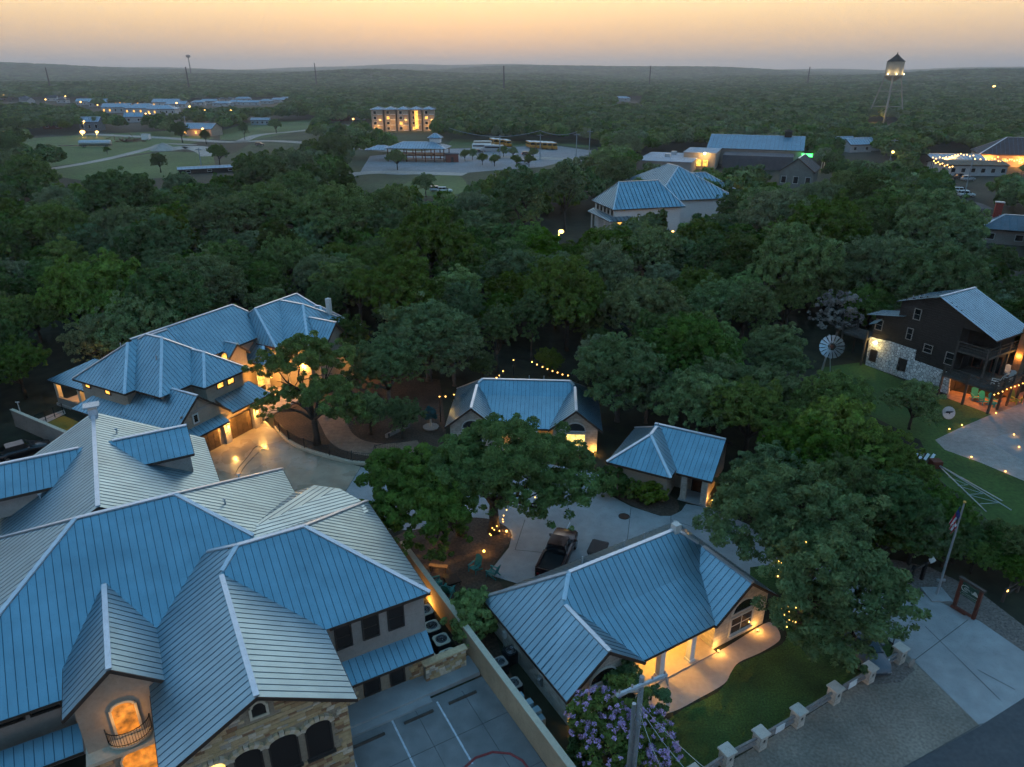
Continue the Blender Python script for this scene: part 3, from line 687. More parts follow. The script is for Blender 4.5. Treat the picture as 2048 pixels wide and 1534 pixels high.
# bell-cast band of cut stone under the tower, chimney and vents
mb = MB(); mb.box(-6.2, -2.15, 31.0, 34, 3.0, 3.22); A.part('stone_band', mb, M['trim'])
cp = A.W(-3.95, 58.0, 10.3)
mb = MB(); mb.box(-4.25, -3.65, 57.5, 58.2, 9.7, 10.75); ch = A.part('chimney', mb, M['cap']); mb = MB(); mb.box(-4.5, -3.4, 57.35, 58.35, 10.95, 11.05)
for x in (-4.2, -3.7): mb.box(x - .03, x + .03, 57.8, 57.86, 10.7, 11.0)
A.part('chimney_cap', mb, M['galv'], ch)
for u, v in ((-2.6, 55.3), (.0, 56.6), (4.4, 46.9), (-7.6, 50.2), (2.9, 42.3)):
    z = max(b['h']((u, v, 0)) for b in A.blocks); mb = MB(); mb.tube([(u, v, z - .1), (u, v, z + .35)], .05, 6); mb.tube([(u - .12, v, z + .36), (u + .12, v, z + .36)], .04, 6); A.part('roof_vent', mb, M['galv'])
for u in (1.9,): pass
# downpipe at the wing corner
mb = MB(); mb.tube([(5.75, 31.5, 5.9), (5.75, 31.5, .2)], .05, 6); A.part('downpipe', mb, M['wframe'])

# ================================================================== the long two storey guest house
B = House('guest_house', 'long two storey tan guest house with many hipped metal roofs and lit garage', 'house', -27.5, (-60, 46))
b1 = B.block(-69.13, -57.45, 38.43, 47.7, 6.0, .8)
b2 = B.block(-69.2, -61.19, 37.38, 46, 6.0, .8, 'v', False, True)
b3 = B.block(-64, -55.56, 41.9, 47.56, 6.0, .8, 'u', True, False)
b4 = B.block(-69.35, -61.86, 42, 59.04, 6.0, .88, 'v', True, False)
b5 = B.block(-68.0, -54.9, 55.7, 65.3, 5.4, .7)
b6 = B.block(-68.3, -58.7, 54.5, 65.6, 5.42, .7, 'v', ends=1.6)
b7 = B.block(-60, -53.9, 56.2, 62.8, 4.2, 1.06, 'u', True, True)
b8 = B.block(-64, -56.3, 60, 67, 4.5, .9)
b9 = B.block(-62, -54.1, 36.3, 43.5, 3.2, .86, 'u', True, True)
b10 = B.block(-64.0, -60.6, 49.2, 52.4, 5.3, .9, 'u', True, True)       # gabled dormer
b11 = B.block(-64.0, -58.8, 52.6, 56.6, 3.9, .75, 'u', True, False)     # entry porch roof
B.face([(-56.3, 43.2, 4.3), (-56.3, 47.9, 4.3), (-53.8, 48.4, 3.2), (-53.8, 43.2, 3.2)], (2, 3))
B.face([(-68.6, 36.2, 3.3), (-58.5, 36.2, 3.3), (-58.5, 37.9, 4.35), (-67.3, 37.9, 4.35)], (0, 1))
B.face([(-54.5, 37.3, 3.25), (-54.5, 42.4, 3.25), (-53.45, 42.4, 2.7), (-53.45, 37.3, 2.7)], (2, 3))
B.face([(-78.6, 39.8, 3.1), (-69.0, 39.8, 3.1), (-69.0, 44.0, 4.6), (-76.0, 44.0, 4.6)], (0, 1))
B.roof(.45)
for b in (b1, b2, b3, b4): B.walls(b, M['stucco'], .5)
for b in (b5, b6, b7, b8): B.walls(b, M['stucco'], .5)
B.walls(b9, M['stucco'], .4); B.walls(b10, M['stucco'], .3, 3.5); B.wallbox(-63, -54.6, 43.1, 47.4, 0, 3.25, M['stucco'])
# gable timbering and small window
mb = MB(); mb.bar((-54.44, 37.9, 4.75), (-54.44, 41.9, 4.75), .08, .22); mb.bar((-54.43, 39.9, 4.8), (-54.43, 39.9, 6.0), .2, .08, (1, 0, 0)); B.part('gable_timber', mb, M['stuccoG'])
B.window((-54.49, 39.5, 4.0), (1, 0), .42, .75, 'glass', 'wframe', fw=.12)
for v0, v1 in ((37.6, 41.7), (43.3, 45.9)):
    mb = MB(); mb.box(-54.56, -54.46, v0, v1, .02, 2.25); gd = B.part('garage_door', mb, M['gdoor'])
    for r in range(4):
        k = int((v1 - v0) / .65)
        for i in range(k):
            mb = MB(); a = v0 + (v1 - v0) * i / k + .05; mb.box(-54.46, -54.43, a, v0 + (v1 - v0) * (i + 1) / k - .05, .08 + r * .54, .56 + r * .54); B.part('door_panel', mb, M['gdoor'], gd)
for v in (42.5, 46.3):
    mb = MB(); mb.box(-54.6, -54.1, v - .32, v + .32, 0, 2.6); B.part('pillar', mb, M['lime']); sconce(B, (-54.1, v, 1.95), (1, 0), 190)
for px, py in ((440, 770), (461, 762)): B.window(B.on_u(px, py, -56.05), (1, 0), .75, .5, 'lit', 'frame')
for px, py in ((176, 770), (216, 783)): B.window(B.on_v(px, py, 37.87), (0, -1), .7, .5, 'lit', 'frame')
B.window(B.on_u(448, 716, -60.9), (1, 0), .7, .7, 'lit', 'frame', arch=.25)
# glowing entry court
for v in (48.3, 50.0, 54.0, 57.6): B.window((-61.35 if v < 59 else -54.9, v, 1.5), (1, 0), 1.1, 2.2, 'lit', 'trim', cols=2)
for x, y, z, e in ((-59.6, 49.2, 2.6, 240), (-59.2, 53.2, 2.9, 320), (-56.5, 56.0, 2.9, 260), (-53.2, 62.8, 2.6, 180), (-58.2, 51.2, 2.2, 160)): lamp(B.root, B.L((x, y, z)), e, r=.15)
sconce(B, B.on_u(540, 752, -58.9), (1, 0), 30)
mb = MB(); mb.box(-60.5, -55.0, 48.0, 55.2, .0, .14); B.part('entry_terrace', mb, walk)
for v in (52.9, 56.3):
    mb = MB(); mb.box(-59.3, -58.9, v - .2, v + .2, .14, 3.85); B.part('pillar', mb, M['lime'])
# left patio
mb = MB(); mb.box(-78.2, -69.2, 39.9, 44, -.02, .35); B.part('patio_floor', mb, walk)
for u in (-77.9, -73.8):
    mb = MB(); mb.box(u - .22, u + .22, 40.1, 40.54, .35, 3.1); B.part('patio_post', mb, M['trim'])
mb = MB(); mb.box(-77.9, -70, 39.95, 40.2, .35, 1.1); B.part('patio_wall', mb, M['stuccoG'])
lamp(B.root, B.L((-76.0, 41.8, 2.6)), 150, r=.15); lamp(B.root, B.L((-72, 41.8, 2.6)), 90, r=.15)
for p, q in (((-66, 43.5), 1), ((-62.5, 46), 1)):
    pass
for u, v in ((-65.8, 41.0), (-60.9, 41.2)):
    z = max(b['h']((u, v, 0)) for b in B.blocks); mb = MB(); mb.tube([(u, v, z - .1), (u, v, z + .5)], .06, 6); B.part('roof_vent', mb, M['galv'])
mb = MB(); mb.box(-57.9, -57.4, 62.4, 62.9, 6.5, 9.2); B.part('chimney', mb, M['wframe'])

# ================================================================== the two matching cottages
def cottage(name, label, x, y, yaw, W, g, Bd, vr, sl, ze, lit_win, porch_e):
    h = House(name, label, 'cottage', math.degrees(yaw), (0, 0)); h.root.location = (x, y, 0)
    h.W = lambda u, v, z: Vector((x + u * h.c - v * h.sn, y + u * h.sn + v * h.c, z))
    h.L = lambda p: Vector(p)
    hl = Bd - vr; v0 = vr - hl
    h.block(0, W, v0, Bd, ze, sl); h.block(0, 2 * g, 0, vr, ze + .002, sl, 'v', True, True); h.block(W - 2 * g, W, 0, vr, ze + .002, sl, 'v', True, True)
    vb = v0 + 1.7; zb = ze + sl * 1.7 + .02
    spn = .46 if W > 16 else .43; st = W / round(W / spn); k0 = math.floor((2 * g - 1.8) / st) * st
    h.face([(2 * g - .2, .15, ze + .03), (W - 2 * g + .2, .15, ze + .03), (W - k0, vb, zb), (k0, vb, zb)], (0, 1))
    h.roof(spn)
    o = .45; t = ze + sl * o - .08; rec = v0 + 1.9
    w = h.wallbox(o, W - o, rec, Bd - o, 0, t, M['lime'])
    for a, b in ((o, 2 * g - o), (W - 2 * g + o, W - o)):
        ww = h.wallbox(a, b, o, vr, 0, t, M['lime']); mb = MB(); mb.extr([(a, o - .012, t - .05), (b, o - .012, t - .05), ((a + b) / 2, o - .012, ze + sl * g - .1)], (0, .3, 0)); h.part('gable_wall', mb, M['lime'], ww)
        c = (a + b) / 2; lit = lit_win and a > g
        h.window((c, o - .02, 1.25), (0, -1), 1.9, 1.25, 'litw' if lit else 'glass', 'wframe', cols=2, rows=2, sill=True)
        h.window((c, o - .02, 2.32), (0, -1), 1.9, .12, 'litw' if False else 'glass', 'wframe', arch=.75)
    # porch: floor, pillars, ceiling, door, lights
    mb = MB(); mb.box(2 * g - o + .01, W - 2 * g + o - .01, .1, rec, 0, .12); h.part('porch_floor', mb, walk)
    mb = MB(); mb.box(2 * g - o + .01, W - 2 * g + o - .01, .25, rec, ze - .12, ze - .06); h.part('porch_ceiling', mb, M['trim'])
    for k in (0.30, .74):
        u = 2 * g + (W - 4 * g) * k; mb = MB(); mb.box(u - .19, u + .19, .3, .68, .12, ze - .12); p_ = h.part('pillar', mb, M['white']); mb = MB(); mb.box(u - .24, u + .24, .25, .73, .12, .3); h.part('plinth', mb, M['white'], p_)
    u = 2 * g + (W - 4 * g) * .86
    h.window((u, rec - .01, 1.15), (0, -1), .95, 2.0, 'door', 'wframe', name='door')
    h.window((2 * g + (W - 4 * g) * .35, rec - .01, 1.3), (0, -1), 1.5, 1.3, 'litw', 'wframe', cols=2)
    for k in (.3, .7):
        u = 2 * g + (W - 4 * g) * k; mb = MB(); mb.lathe([(.14, 0), (.16, .06), (.05, .12)], 10, (u, 1.6, ze - .26)); f_ = h.part('ceiling_light', mb, M['bulbw'])
        lamp(h.root, (u, 1.6, ze - .42), porch_e, (1, .50, .06), .12)
    # gutter downpipes and roof vents
    for u in (.36, W - .36):
        mb = MB(); mb.tube([(u, Bd - .5, ze - .1), (u, Bd - .36, .1)], .05, 6); h.part('downpipe', mb, M['wframe'])
    for u in (W * .32, W * .52, W * .62):
        mb = MB(); mb.tube([(u, vr + .5, ze + sl * hl - .5), (u, vr + .5, ze + sl * hl + .3)], .045, 6); h.part('roof_vent', mb, M['galv'])
    return h
E_ = cottage('front_cottage', 'pale stone cottage with blue metal roof and glowing front porch', 3.004, 28.437, .536, 16.92, 2.80, 9.8, 5.76, .79, 2.5, False, 190)
C_ = cottage('rear_cottage', 'pale stone cottage with twin gables and one lit window behind the big oak', -6.545, 61.34, -.059, 15.3, 2.61, 9.3, 6.18, .816, 2.48, True, 50)
mb = MB(); mb.tube([(4.9, 6.0, 3.2), (4.9, 6.0, 4.8)], .06, 6); 
mb = MB(); mb.box(12.6, 13.1, 5.5, 6.0, 5.3, 6.15); E_.part('chimney', mb, M['wframe'])

# ================================================================== small hipped garage
D = House('garden_garage', 'small tan hipped roof outbuilding with pillared entry lit by ground lights', 'outbuilding', -28.5, (-14, 55))
d1 = D.block(-18.5, -12.75, 51.5, 59.0, 2.8, .72, 'v'); d2 = D.block(-16, -9.6, 52.9, 60.7, 2.62, .56, 'u', True, True)
D.roof(.43)
D.walls(d1, M['stucco'], .45)
D.wallbox(-13.4, -10.05, 54.9, 60.2, 0, 2.7, M['stucco']); mb = MB(); mb.extr([(-10.04, 53.3, 2.75), (-10.04, 60.2, 2.75), (-10.04, 56.8, 4.7)], (-.25, 0, 0)); D.part('gable_wall', mb, M['stucco'])
for u in (-11.95, -10.2):
    mb = MB(); mb.box(u - .24, u + .24, 53.05, 53.5, 0, 2.62); D.part('pillar', mb, M['lime'])
mb = MB(); mb.box(-10.42, -10.0, 53.5, 54.95, 0, 2.7); D.part('side_wall', mb, M['lime'])
mb = MB(); mb.box(-12.3, -9.9, 52.9, 54.9, 0, .1); D.part('entry_step', mb, conc)
D.window((-11.1, 54.88, 1.15), (0, -1), .95, 2.05, 'door', 'frame', name='door')
mb = MB(); mb.tube([(-9.95, 53.0, 2.5), (-9.95, 53.0, .1), (-9.7, 52.8, .06)], .05, 6); D.part('downpipe', mb, M['wframe'])
mb = MB(); mb.tube([(-15.6, 56.5, 4.7), (-15.6, 56.5, 5.1)], .05, 6); D.part('roof_vent', mb, M['galv'])

# ================================================================== dark barn house
F = House('barn_house', 'tall dark timber barn house on white rubble stone with wraparound decks', 'house', 31, (85, 41))
F.face([(81.3, 34.3, 7.75), (88.6, 34.3, 7.75), (88.6, 41.2, 10.92), (81.3, 41.2, 10.92)], (0, 1)); F.face([(88.6, 46.0, 9.15), (81.3, 46.0, 9.15), (81.3, 41.2, 10.92), (88.6, 41.2, 10.92)], (0, 1)); F.mcaps = [(Vector((81.3, 41.2, 10.92)), Vector((88.6, 41.2, 10.92)))]
F.face([(81.2, 49.3, 6.6), (84.5, 49.3, 6.6), (84.5, 44.7, 7.6), (81.2, 44.7, 7.6)], (0, 1))
F.roof(.42)
mb = MB(); mb.extr([(81.8, 38.2, 0), (81.8, 48.4, 0), (81.8, 48.4, 6.7), (81.8, 45.6, 7.3), (81.8, 45.6, 9.15), (81.8, 41.2, 10.75), (81.8, 38.2, 9.4)], (6.5, 0, 0)); bw = F.part('siding_wall', mb, M['wood'])
mb = MB(); mb.extr([(81.79, 34.9, 8.0), (81.79, 38.25, 8.0), (81.79, 38.25, 9.4)], (.3, 0, 0)); F.part('gable_wall', mb, M['wood'], bw)
for z in np.arange(.4, 10.4, .28):                                       # horizontal boards
    lo, hi = 38.2, 48.4
    if z > 6.6: hi = 45.6
    if z > 9.2: hi = 45.6 - (z - 9.2) / .37
    if z > 9.4: lo = 38.2 + (z - 9.4) / .46
    if hi - lo < .4: continue
    mb = MB(); mb.extr([(81.78, lo, z), (81.78, hi, z), (81.74, hi, z), (81.74, lo, z)], (0, 0, .26)); F.part('siding_board', mb, M['wood'], bw)
q = lambda a, b: (1640 + a / 5.02, 560 + b / 5.02)
spx = [q(450, 860), q(500, 570), q(640, 605), q(700, 615), q(965, 705), q(945, 805), q(1310, 935), q(1290, 1150)]
spts = [F.on_u(a, b, 81.66) for a, b in spx]; spts[0] = (81.66, spts[0][1], 0); spts[-1] = (81.66, spts[-1][1], 0)
mb = MB(); mb.extr(spts, (.18, 0, 0)); F.part('stone_wall', mb, M['rubble'])
for a, b, w_, h_, gl in ((980, 345, .7, 1.2, 'glass'), (900, 540, .6, 1.3, 'glass'), (1085, 690, .9, .9, 'glass'), (1300, 790, .85, 1.35, 'glass'), (595, 450, .8, 1.2, 'glass')):
    F.window(F.on_u(*q(a, b), 81.73), (-1, 0), w_, h_, gl, 'stuccoG', rows=2)
for a, b, w_, h_ in ((535, 760, .75, 1.4), (825, 850, .9, 1.4)): F.window(F.on_u(*q(a, b), 81.65), (-1, 0), w_, h_, 'screen', 'frame')
fl = F.on_u(*q(560, 625), 81.6); mb = MB(); mb.bar((81.6, fl[1] - .3, fl[2]), (81.6, fl[1] + .3, fl[2]), .12, .12); o = F.part('flood_light', mb, M['galv'])
for dv in (-.2, .2):
    mb = MB(); mb.ball((81.48, fl[1] + dv, fl[2] - .05), .11, 8, 6); F.part('lamp_glass', mb, M['bulbw'], o)
lamp(F.root, F.L((81.2, fl[1], fl[2] - .1)), 60, (1, .72, .25), .1)
mb = MB(); mb.extr([(81.2, 47.2, 6.5), (81.2, 48.2, 6.0), (80.2, 48.2, 5.7), (80.2, 47.2, 6.2)], (0, 0, .08)); F.part('awning', mb, M['roof'])
def deck(h, pts, z, posts, low=0.0, name='deck'):
    mb = MB(); mb.prism(pts, z - .25, z); o = h.part(name, mb, M['deck'])
    for i in range(len(posts) - 1):
        a, b = posts[i], posts[i + 1]
        for zz in (.95, .6, .3):
            mb = MB(); mb.bar((*a, z + zz), (*b, z + zz), .06, .12 if zz > .9 else .07); h.part('rail', mb, M['deck'], o)
        n_ = max(1, round(math.hypot(b[0] - a[0], b[1] - a[1]) / 2.2))
        for k in range(n_ + (i == len(posts) - 2)):
            x, y = a[0] + (b[0] - a[0]) * k / n_, a[1] + (b[1] - a[1]) * k / n_; mb = MB(); mb.box(x - .1, x + .1, y - .1, y + .1, low, z + 1.05); h.part('post', mb, M['deck'], o)
    return o
deck(F, [(80.1, 38.3), (88, 38.3), (88, 32.6), (80.1, 32.6)], 2.75, [(80.2, 38.2), (80.2, 32.7), (88, 32.7)])
deck(F, [(81.2, 38.0), (88, 38.0), (88, 34.6), (81.2, 34.6)], 5.6, [(81.3, 38.0), (81.3, 34.7), (88, 34.7)], 2.75)
deck(F, [(80.9, 48.5), (84, 48.5), (84, 52), (80.9, 52)], 3.6, [(81.0, 48.6), (81.0, 51.9), (84, 51.9)])
F.wallbox(83.5, 88, 38.15, 38.4, 0, 9, M['wood'], 'rear_wall'); F.wallbox(85, 88, 35.4, 38.2, 2.8, 7.4, M['wood'], 'rear_wall')
for v in (35.2, 37.2): F.window((84.98, v, 3.9), (-1, 0), .9, 1.9, 'glass', 'rust')
for x, y, z, e, c in ((84, 36.2, 2.3, 220, (1, .34, .06)), (82, 34.6, 2.35, 130, (1, .36, .07)), (86.6, 34.0, 5.0, 60, WARM), (87, 33.2, 2.3, 120, (1, .3, .06))): lamp(F.root, F.L((x, y, z)), e, c, .15)
F.wallbox(86.8, 88, 33.6, 34.4, 0, 8.2, M['ash3'], 'chimney')
for i in range(9):
    mb = MB(); mb.ball((80.05 + .85 * i, 32.52, 2.42 - .06 * math.sin(i * 1.3)), .06, 6, 4); F.part('bulb', mb, M['bulb'])
for a, b in ((935, 165), (1000, 160), (1045, 150)):
    mb = MB(); p = F.on_u(*q(a, b + 10), 82.0); mb.tube([(82, p[1], p[2] - .3), (82, p[1], p[2] + .25)], .05, 5); F.part('roof_vent', mb, M['galv'])
# ================================================================== trees
def leafmat(name, col, var=.35, trans=.25, hue=(.472, .525)):
    m = bpy.data.materials.new(name); m.use_nodes = True; nt = m.node_tree; nt.nodes.clear()
    at = nt.nodes.new('ShaderNodeAttribute'); at.attribute_name = 'tone'
    oi = nt.nodes.new('ShaderNodeObjectInfo')
    hs = nt.nodes.new('ShaderNodeHueSaturation'); hs.inputs['Color'].default_value = (*col, 1)
    h1 = nt.nodes.new('ShaderNodeMapRange'); lk(nt, oi.outputs['Random'], h1.inputs[0]); h1.inputs[3].default_value = hue[0]; h1.inputs[4].default_value = hue[1]; lk(nt, h1.outputs[0], hs.inputs['Hue'])
    fr = nt.nodes.new('ShaderNodeMath'); fr.operation = 'MULTIPLY'; fr.inputs[1].default_value = 7.31; lk(nt, oi.outputs['Random'], fr.inputs[0])
    f2 = nt.nodes.new('ShaderNodeMath'); f2.operation = 'FRACT'; lk(nt, fr.outputs[0], f2.inputs[0])
    v1 = nt.nodes.new('ShaderNodeMapRange'); lk(nt, f2.outputs[0], v1.inputs[0]); v1.inputs[3].default_value = 1 - var; v1.inputs[4].default_value = 1 + var
    tn = nt.nodes.new('ShaderNodeMapRange'); lk(nt, at.outputs['Fac'], tn.inputs[0]); tn.inputs[3].default_value = .55; tn.inputs[4].default_value = 1.5
    mu = nt.nodes.new('ShaderNodeMath'); mu.operation = 'MULTIPLY'; lk(nt, v1.outputs[0], mu.inputs[0]); lk(nt, tn.outputs[0], mu.inputs[1]); lk(nt, mu.outputs[0], hs.inputs['Value'])
    s1 = nt.nodes.new('ShaderNodeMapRange'); lk(nt, f2.outputs[0], s1.inputs[0]); s1.inputs[3].default_value = 1.15; s1.inputs[4].default_value = .75; lk(nt, s1.outputs[0], hs.inputs['Saturation'])
    d = nt.nodes.new('ShaderNodeBsdfDiffuse'); t = nt.nodes.new('ShaderNodeBsdfTranslucent'); g = nt.nodes.new('ShaderNodeBsdfGlossy'); g.inputs['Roughness'].default_value = .5; g.inputs[0].default_value = (.5, .55, .6, 1)
    lk(nt, hs.outputs[0], d.inputs[0]); lk(nt, hs.outputs[0], t.inputs[0])
    mx = nt.nodes.new('ShaderNodeMixShader'); mx.inputs[0].default_value = trans; lk(nt, d.outputs[0], mx.inputs[1]); lk(nt, t.outputs[0], mx.inputs[2])
    m2 = nt.nodes.new('ShaderNodeMixShader'); m2.inputs[0].default_value = .015; lk(nt, mx.outputs[0], m2.inputs[1]); lk(nt, g.outputs[0], m2.inputs[2])
    o = nt.nodes.new('ShaderNodeOutputMaterial'); lk(nt, m2.outputs[0], o.inputs[0]); return m
LEAF = dict(oak=leafmat('oak leaves', (.118, .188, .034)), dark=leafmat('juniper leaves', (.086, .142, .036)), grey=leafmat('grey green live oak leaves', (.150, .198, .076), .25),
            bright=leafmat('fresh green leaves', (.155, .25, .035), .3), oakh=leafmat('courtyard oak leaves', (.108, .178, .040), .06, hue=(.495, .505)), greyh=leafmat('cottage oak leaves', (.125, .185, .066), .06, hue=(.495, .505)), bare=leafmat('sparse twigs', (.30, .28, .24), .05), lime=leafmat('lime green leaves', (.19, .29, .03), .05), purp=leafmat('lilac blossom', (.42, .27, .52), .2))

def leaf_mesh(name, centres, normals, sizes, tones, rng, material, aspect=.62):
    n = len(centres); up = rng.normal(size=(n, 3)); a = np.cross(normals, up); a /= np.linalg.norm(a, axis=1)[:, None] + 1e-9; b = np.cross(normals, a)
    a *= sizes[:, None]; b *= (sizes * aspect)[:, None]
    fold = normals * (sizes * .18)[:, None]
    v = np.empty((n, 4, 3)); v[:, 0] = centres - a + fold; v[:, 1] = centres - b * .9; v[:, 2] = centres + a + fold; v[:, 3] = centres + b * .9
    m = bpy.data.meshes.new(name); m.vertices.add(4 * n); m.vertices.foreach_set('co', v.reshape(-1).astype(np.float32))
    m.loops.add(4 * n); m.loops.foreach_set('vertex_index', np.arange(4 * n, dtype=np.int32))
    m.polygons.add(n); m.polygons.foreach_set('loop_start', np.arange(0, 4 * n, 4, dtype=np.int32)); m.polygons.foreach_set('loop_total', np.full(n, 4, dtype=np.int32))
    at = m.attributes.new('tone', 'FLOAT', 'FACE'); at.data.foreach_set('value', tones.astype(np.float32))
    m.update(); m.materials.append(material); return m

def crown_mesh(name, rng, lobes, nclump, nleaf, leaf, material, clump=.18, flat=.8, low=-.35):
    """lobes: (x,y,z,rx,rz); clumps sit in a noisy shell on every lobe, leaves on the outside of every clump"""
    cs = []; rs = []; oc = []; tc = []
    area = np.array([l[3] ** 2 for l in lobes]); area = area / area.sum()
    for (x, y, z, rx, rz), w_ in zip(lobes, area):
        k = max(6, int(nclump * w_)); d = rng.normal(size=(k * 3, 3)); d /= np.linalg.norm(d, axis=1)[:, None]; d = d[d[:, 2] > low][:k]
        r = rng.uniform(.45, 1.0, len(d)) ** .55 * (1 + .16 * rng.normal(size=len(d)))
        c = np.array([x, y, z]) + d * r[:, None] * np.array([rx, rx, rz]); cs.append(c); oc.append(d)
        rs.append(rx * clump * rng.uniform(.6, 1.35, len(d))); tc.append(rng.uniform(0, 1, len(d)))
    cs = np.concatenate(cs); rs = np.concatenate(rs); oc = np.concatenate(oc); tc = np.concatenate(tc)
    p = rs ** 2 / (rs ** 2).sum(); idx = rng.choice(len(cs), nleaf, p=p)
    d = rng.normal(size=(nleaf, 3)) + oc[idx] * .75 + np.array([0, 0, .35]); d /= np.linalg.norm(d, axis=1)[:, None]
    rr = rs[idx] * rng.uniform(.45, 1.1, nleaf) ** .7
    pos = cs[idx] + d * rr[:, None] * np.array([1, 1, flat])
    nn = d * .7 + rng.normal(size=(nleaf, 3)) * .55 + np.array([0, 0, .25]); nn /= np.linalg.norm(nn, axis=1)[:, None]
    tone = np.clip(.45 * tc[idx] + .55 * rng.uniform(0, 1, nleaf), 0, 1)
    return leaf_mesh(name, pos, nn, leaf * rng.uniform(.55, 1.3, nleaf), tone, rng, material)

def trunk_mesh(name, rng, targets, r0, fork, lean=(0, 0), material=None):
    """tapered trunk that forks at height fork and sends a limb to every target"""
    mb = MB(); f = Vector((lean[0], lean[1], fork))
    mb.tube([(0, 0, -.1), (lean[0] * .25 + .05, lean[1] * .25, fork * .35), (lean[0] * .6, lean[1] * .6 + .04, fork * .7), f], [r0 * 1.35, r0, r0 * .9, r0 * .8], 9)
    for t in targets:
        t = Vector(t); m1 = f.lerp(t, .35) + Vector((rng.normal() * .25, rng.normal() * .25, (t - f).length * .10)); m2 = f.lerp(t, .7) + Vector((rng.normal() * .3, rng.normal() * .3, .15))
        rr = r0 * .55
        mb.tube([f - Vector((0, 0, .1)), m1, m2, t], [rr, rr * .75, rr * .45, rr * .15], 6)
        for k in range(3):
            e = m2.lerp(t, .3) + Vector((rng.normal(), rng.normal(), abs(rng.normal()))) * (t - f).length * .22; mb.tube([m1.lerp(m2, .3 + .3 * k), e.lerp(m2, .4), e], [rr * .35, rr * .22, rr * .08], 4)
    return mb.mesh(name, True)

def tree(name, label, pos, lobes, nleaf, leaf, kind, r0=.3, fork=2.2, lean=(0, 0), group=None, nclump=70, seed=0, clump=.18, bark='bark', rz=0, cat='tree', low=-.35, flat=.8):
    rng = np.random.default_rng(seed)
    t = thing(name, label, cat, pos, rz, group)
    link('trunk', trunk_mesh('trunk', rng, [(l[0] * .85, l[1] * .85, l[2]) for l in lobes], r0, fork, lean), t, M[bark])
    link('crown', crown_mesh('crown', rng, lobes, nclump, nleaf, leaf, LEAF[kind], clump, flat, low), t)
    return t

def lobe_px(base, px, py, z, r, rz=None):
    """lobe centred on a pixel's ray at height z, relative to the tree's base"""
    p = P(px, py, z); return (p.x - base.x, p.y - base.y, z, r, rz or r * .75)

# the big oak in the courtyard
b = P(988, 1064)
L1 = [lobe_px(b, 1000, 905, 7.6, 3.3), lobe_px(b, 920, 940, 6.6, 3.0), lobe_px(b, 1085, 925, 6.6, 3.0), lobe_px(b, 1150, 965, 5.6, 2.5), lobe_px(b, 1110, 1020, 4.0, 1.9), lobe_px(b, 960, 1000, 5.0, 1.7), lobe_px(b, 1040, 985, 5.6, 2.2), lobe_px(b, 955, 955, 6.4, 2.5), lobe_px(b, 1075, 1000, 4.6, 1.9)]
oak1 = tree('oak_tree', 'big spreading oak with lights round its trunk, in the courtyard before the rear cottage', b, L1, 64000, .125, 'oakh', .42, 2.6, nclump=460, seed=11)
b = P(925, 1068)
L2 = [lobe_px(b, 795, 955, 5.8, 2.6), lobe_px(b, 860, 940, 6.2, 2.3), lobe_px(b, 770, 1010, 4.6, 2.0), lobe_px(b, 850, 1025, 5.2, 2.7), lobe_px(b, 800, 1065, 3.6, 1.8), lobe_px(b, 905, 1075, 2.6, 1.3), lobe_px(b, 860, 1100, 2.2, 1.4), lobe_px(b, 880, 1108, 1.9, .9), lobe_px(b, 890, 985, 5.4, 2.3), lobe_px(b, 815, 1000, 5.0, 2.4)]
tree('oak_tree', 'leaning oak over the mulch bed, between the big lodge and the lit oak', b, L2, 58000, .125, 'oakh', .34, 2.4, lean=(-1.6, -.2), nclump=400, seed=12)
b = P(1600, 1255)
L3 = [lobe_px(b, 1500, 1045, 6.2, 3.0), lobe_px(b, 1580, 1010, 7.6, 3.1), lobe_px(b, 1650, 1040, 7.2, 2.8), lobe_px(b, 1560, 1090, 6.0, 2.6)]
L3 += [lobe_px(b, 1640, 1140, 7.0, 3.0), lobe_px(b, 1720, 1180, 6.2, 2.9), lobe_px(b, 1780, 1215, 5.0, 1.9), lobe_px(b, 1620, 1215, 5.0, 2.4), lobe_px(b, 1670, 1265, 3.6, 2.3), lobe_px(b, 1700, 1300, 2.4, 1.6), lobe_px(b, 1640, 1295, 2.4, 1.6)]
oak3 = tree('oak_tree', 'wide grey green oak with sparkling lights beside the front cottage', b, L3, 80000, .12, 'greyh', .42, 2.2, nclump=640, seed=13)
b = P(634, 888)
L4 = [lobe_px(b, 600, 715, 7.6, 2.8), lobe_px(b, 540, 730, 6.6, 2.1), lobe_px(b, 665, 720, 7.0, 2.4), lobe_px(b, 560, 800, 4.4, 2.0), lobe_px(b, 650, 790, 5.2, 2.6), lobe_px(b, 690, 820, 4.2, 2.1), lobe_px(b, 530, 815, 3.6, 1.5)]
tree('oak_tree', 'open oak in the fenced court, the entry lights glowing through it', b, L4, 38000, .135, 'oak', .32, 2.8, nclump=330, seed=14, clump=.17)
# bright shrub, crape myrtle, garden trees
b = P(948, 1272)
tree('leafy_bush', 'bright green rounded bush between the stucco wall and the front cottage', b, [(0, 0, 1.5, 1.45, 1.3), (-.55, .6, 1.9, 1.1, 1.0), (.5, .8, 2.0, 1.0, .9), (-.2, -.6, 1.0, 1.1, .9)], 16000, .12, 'lime', .09, .5, nclump=300, seed=15, cat='bush', low=-.6)
b = P(1235, 1545)
cm = tree('crape_myrtle', 'crape myrtle covered in lilac blossom by the utility pole', b, [lobe_px(b, 1200, 1440, 2.8, 1.5), lobe_px(b, 1290, 1470, 2.6, 1.4), lobe_px(b, 1230, 1500, 2.2, 1.6), lobe_px(b, 1250, 1395, 3.6, 1.2), lobe_px(b, 1300, 1510, 1.8, 1.3)], 22000, .10, 'oak', .08, .6, nclump=300, seed=16, low=-.6)
rng = np.random.default_rng(61); pts = []
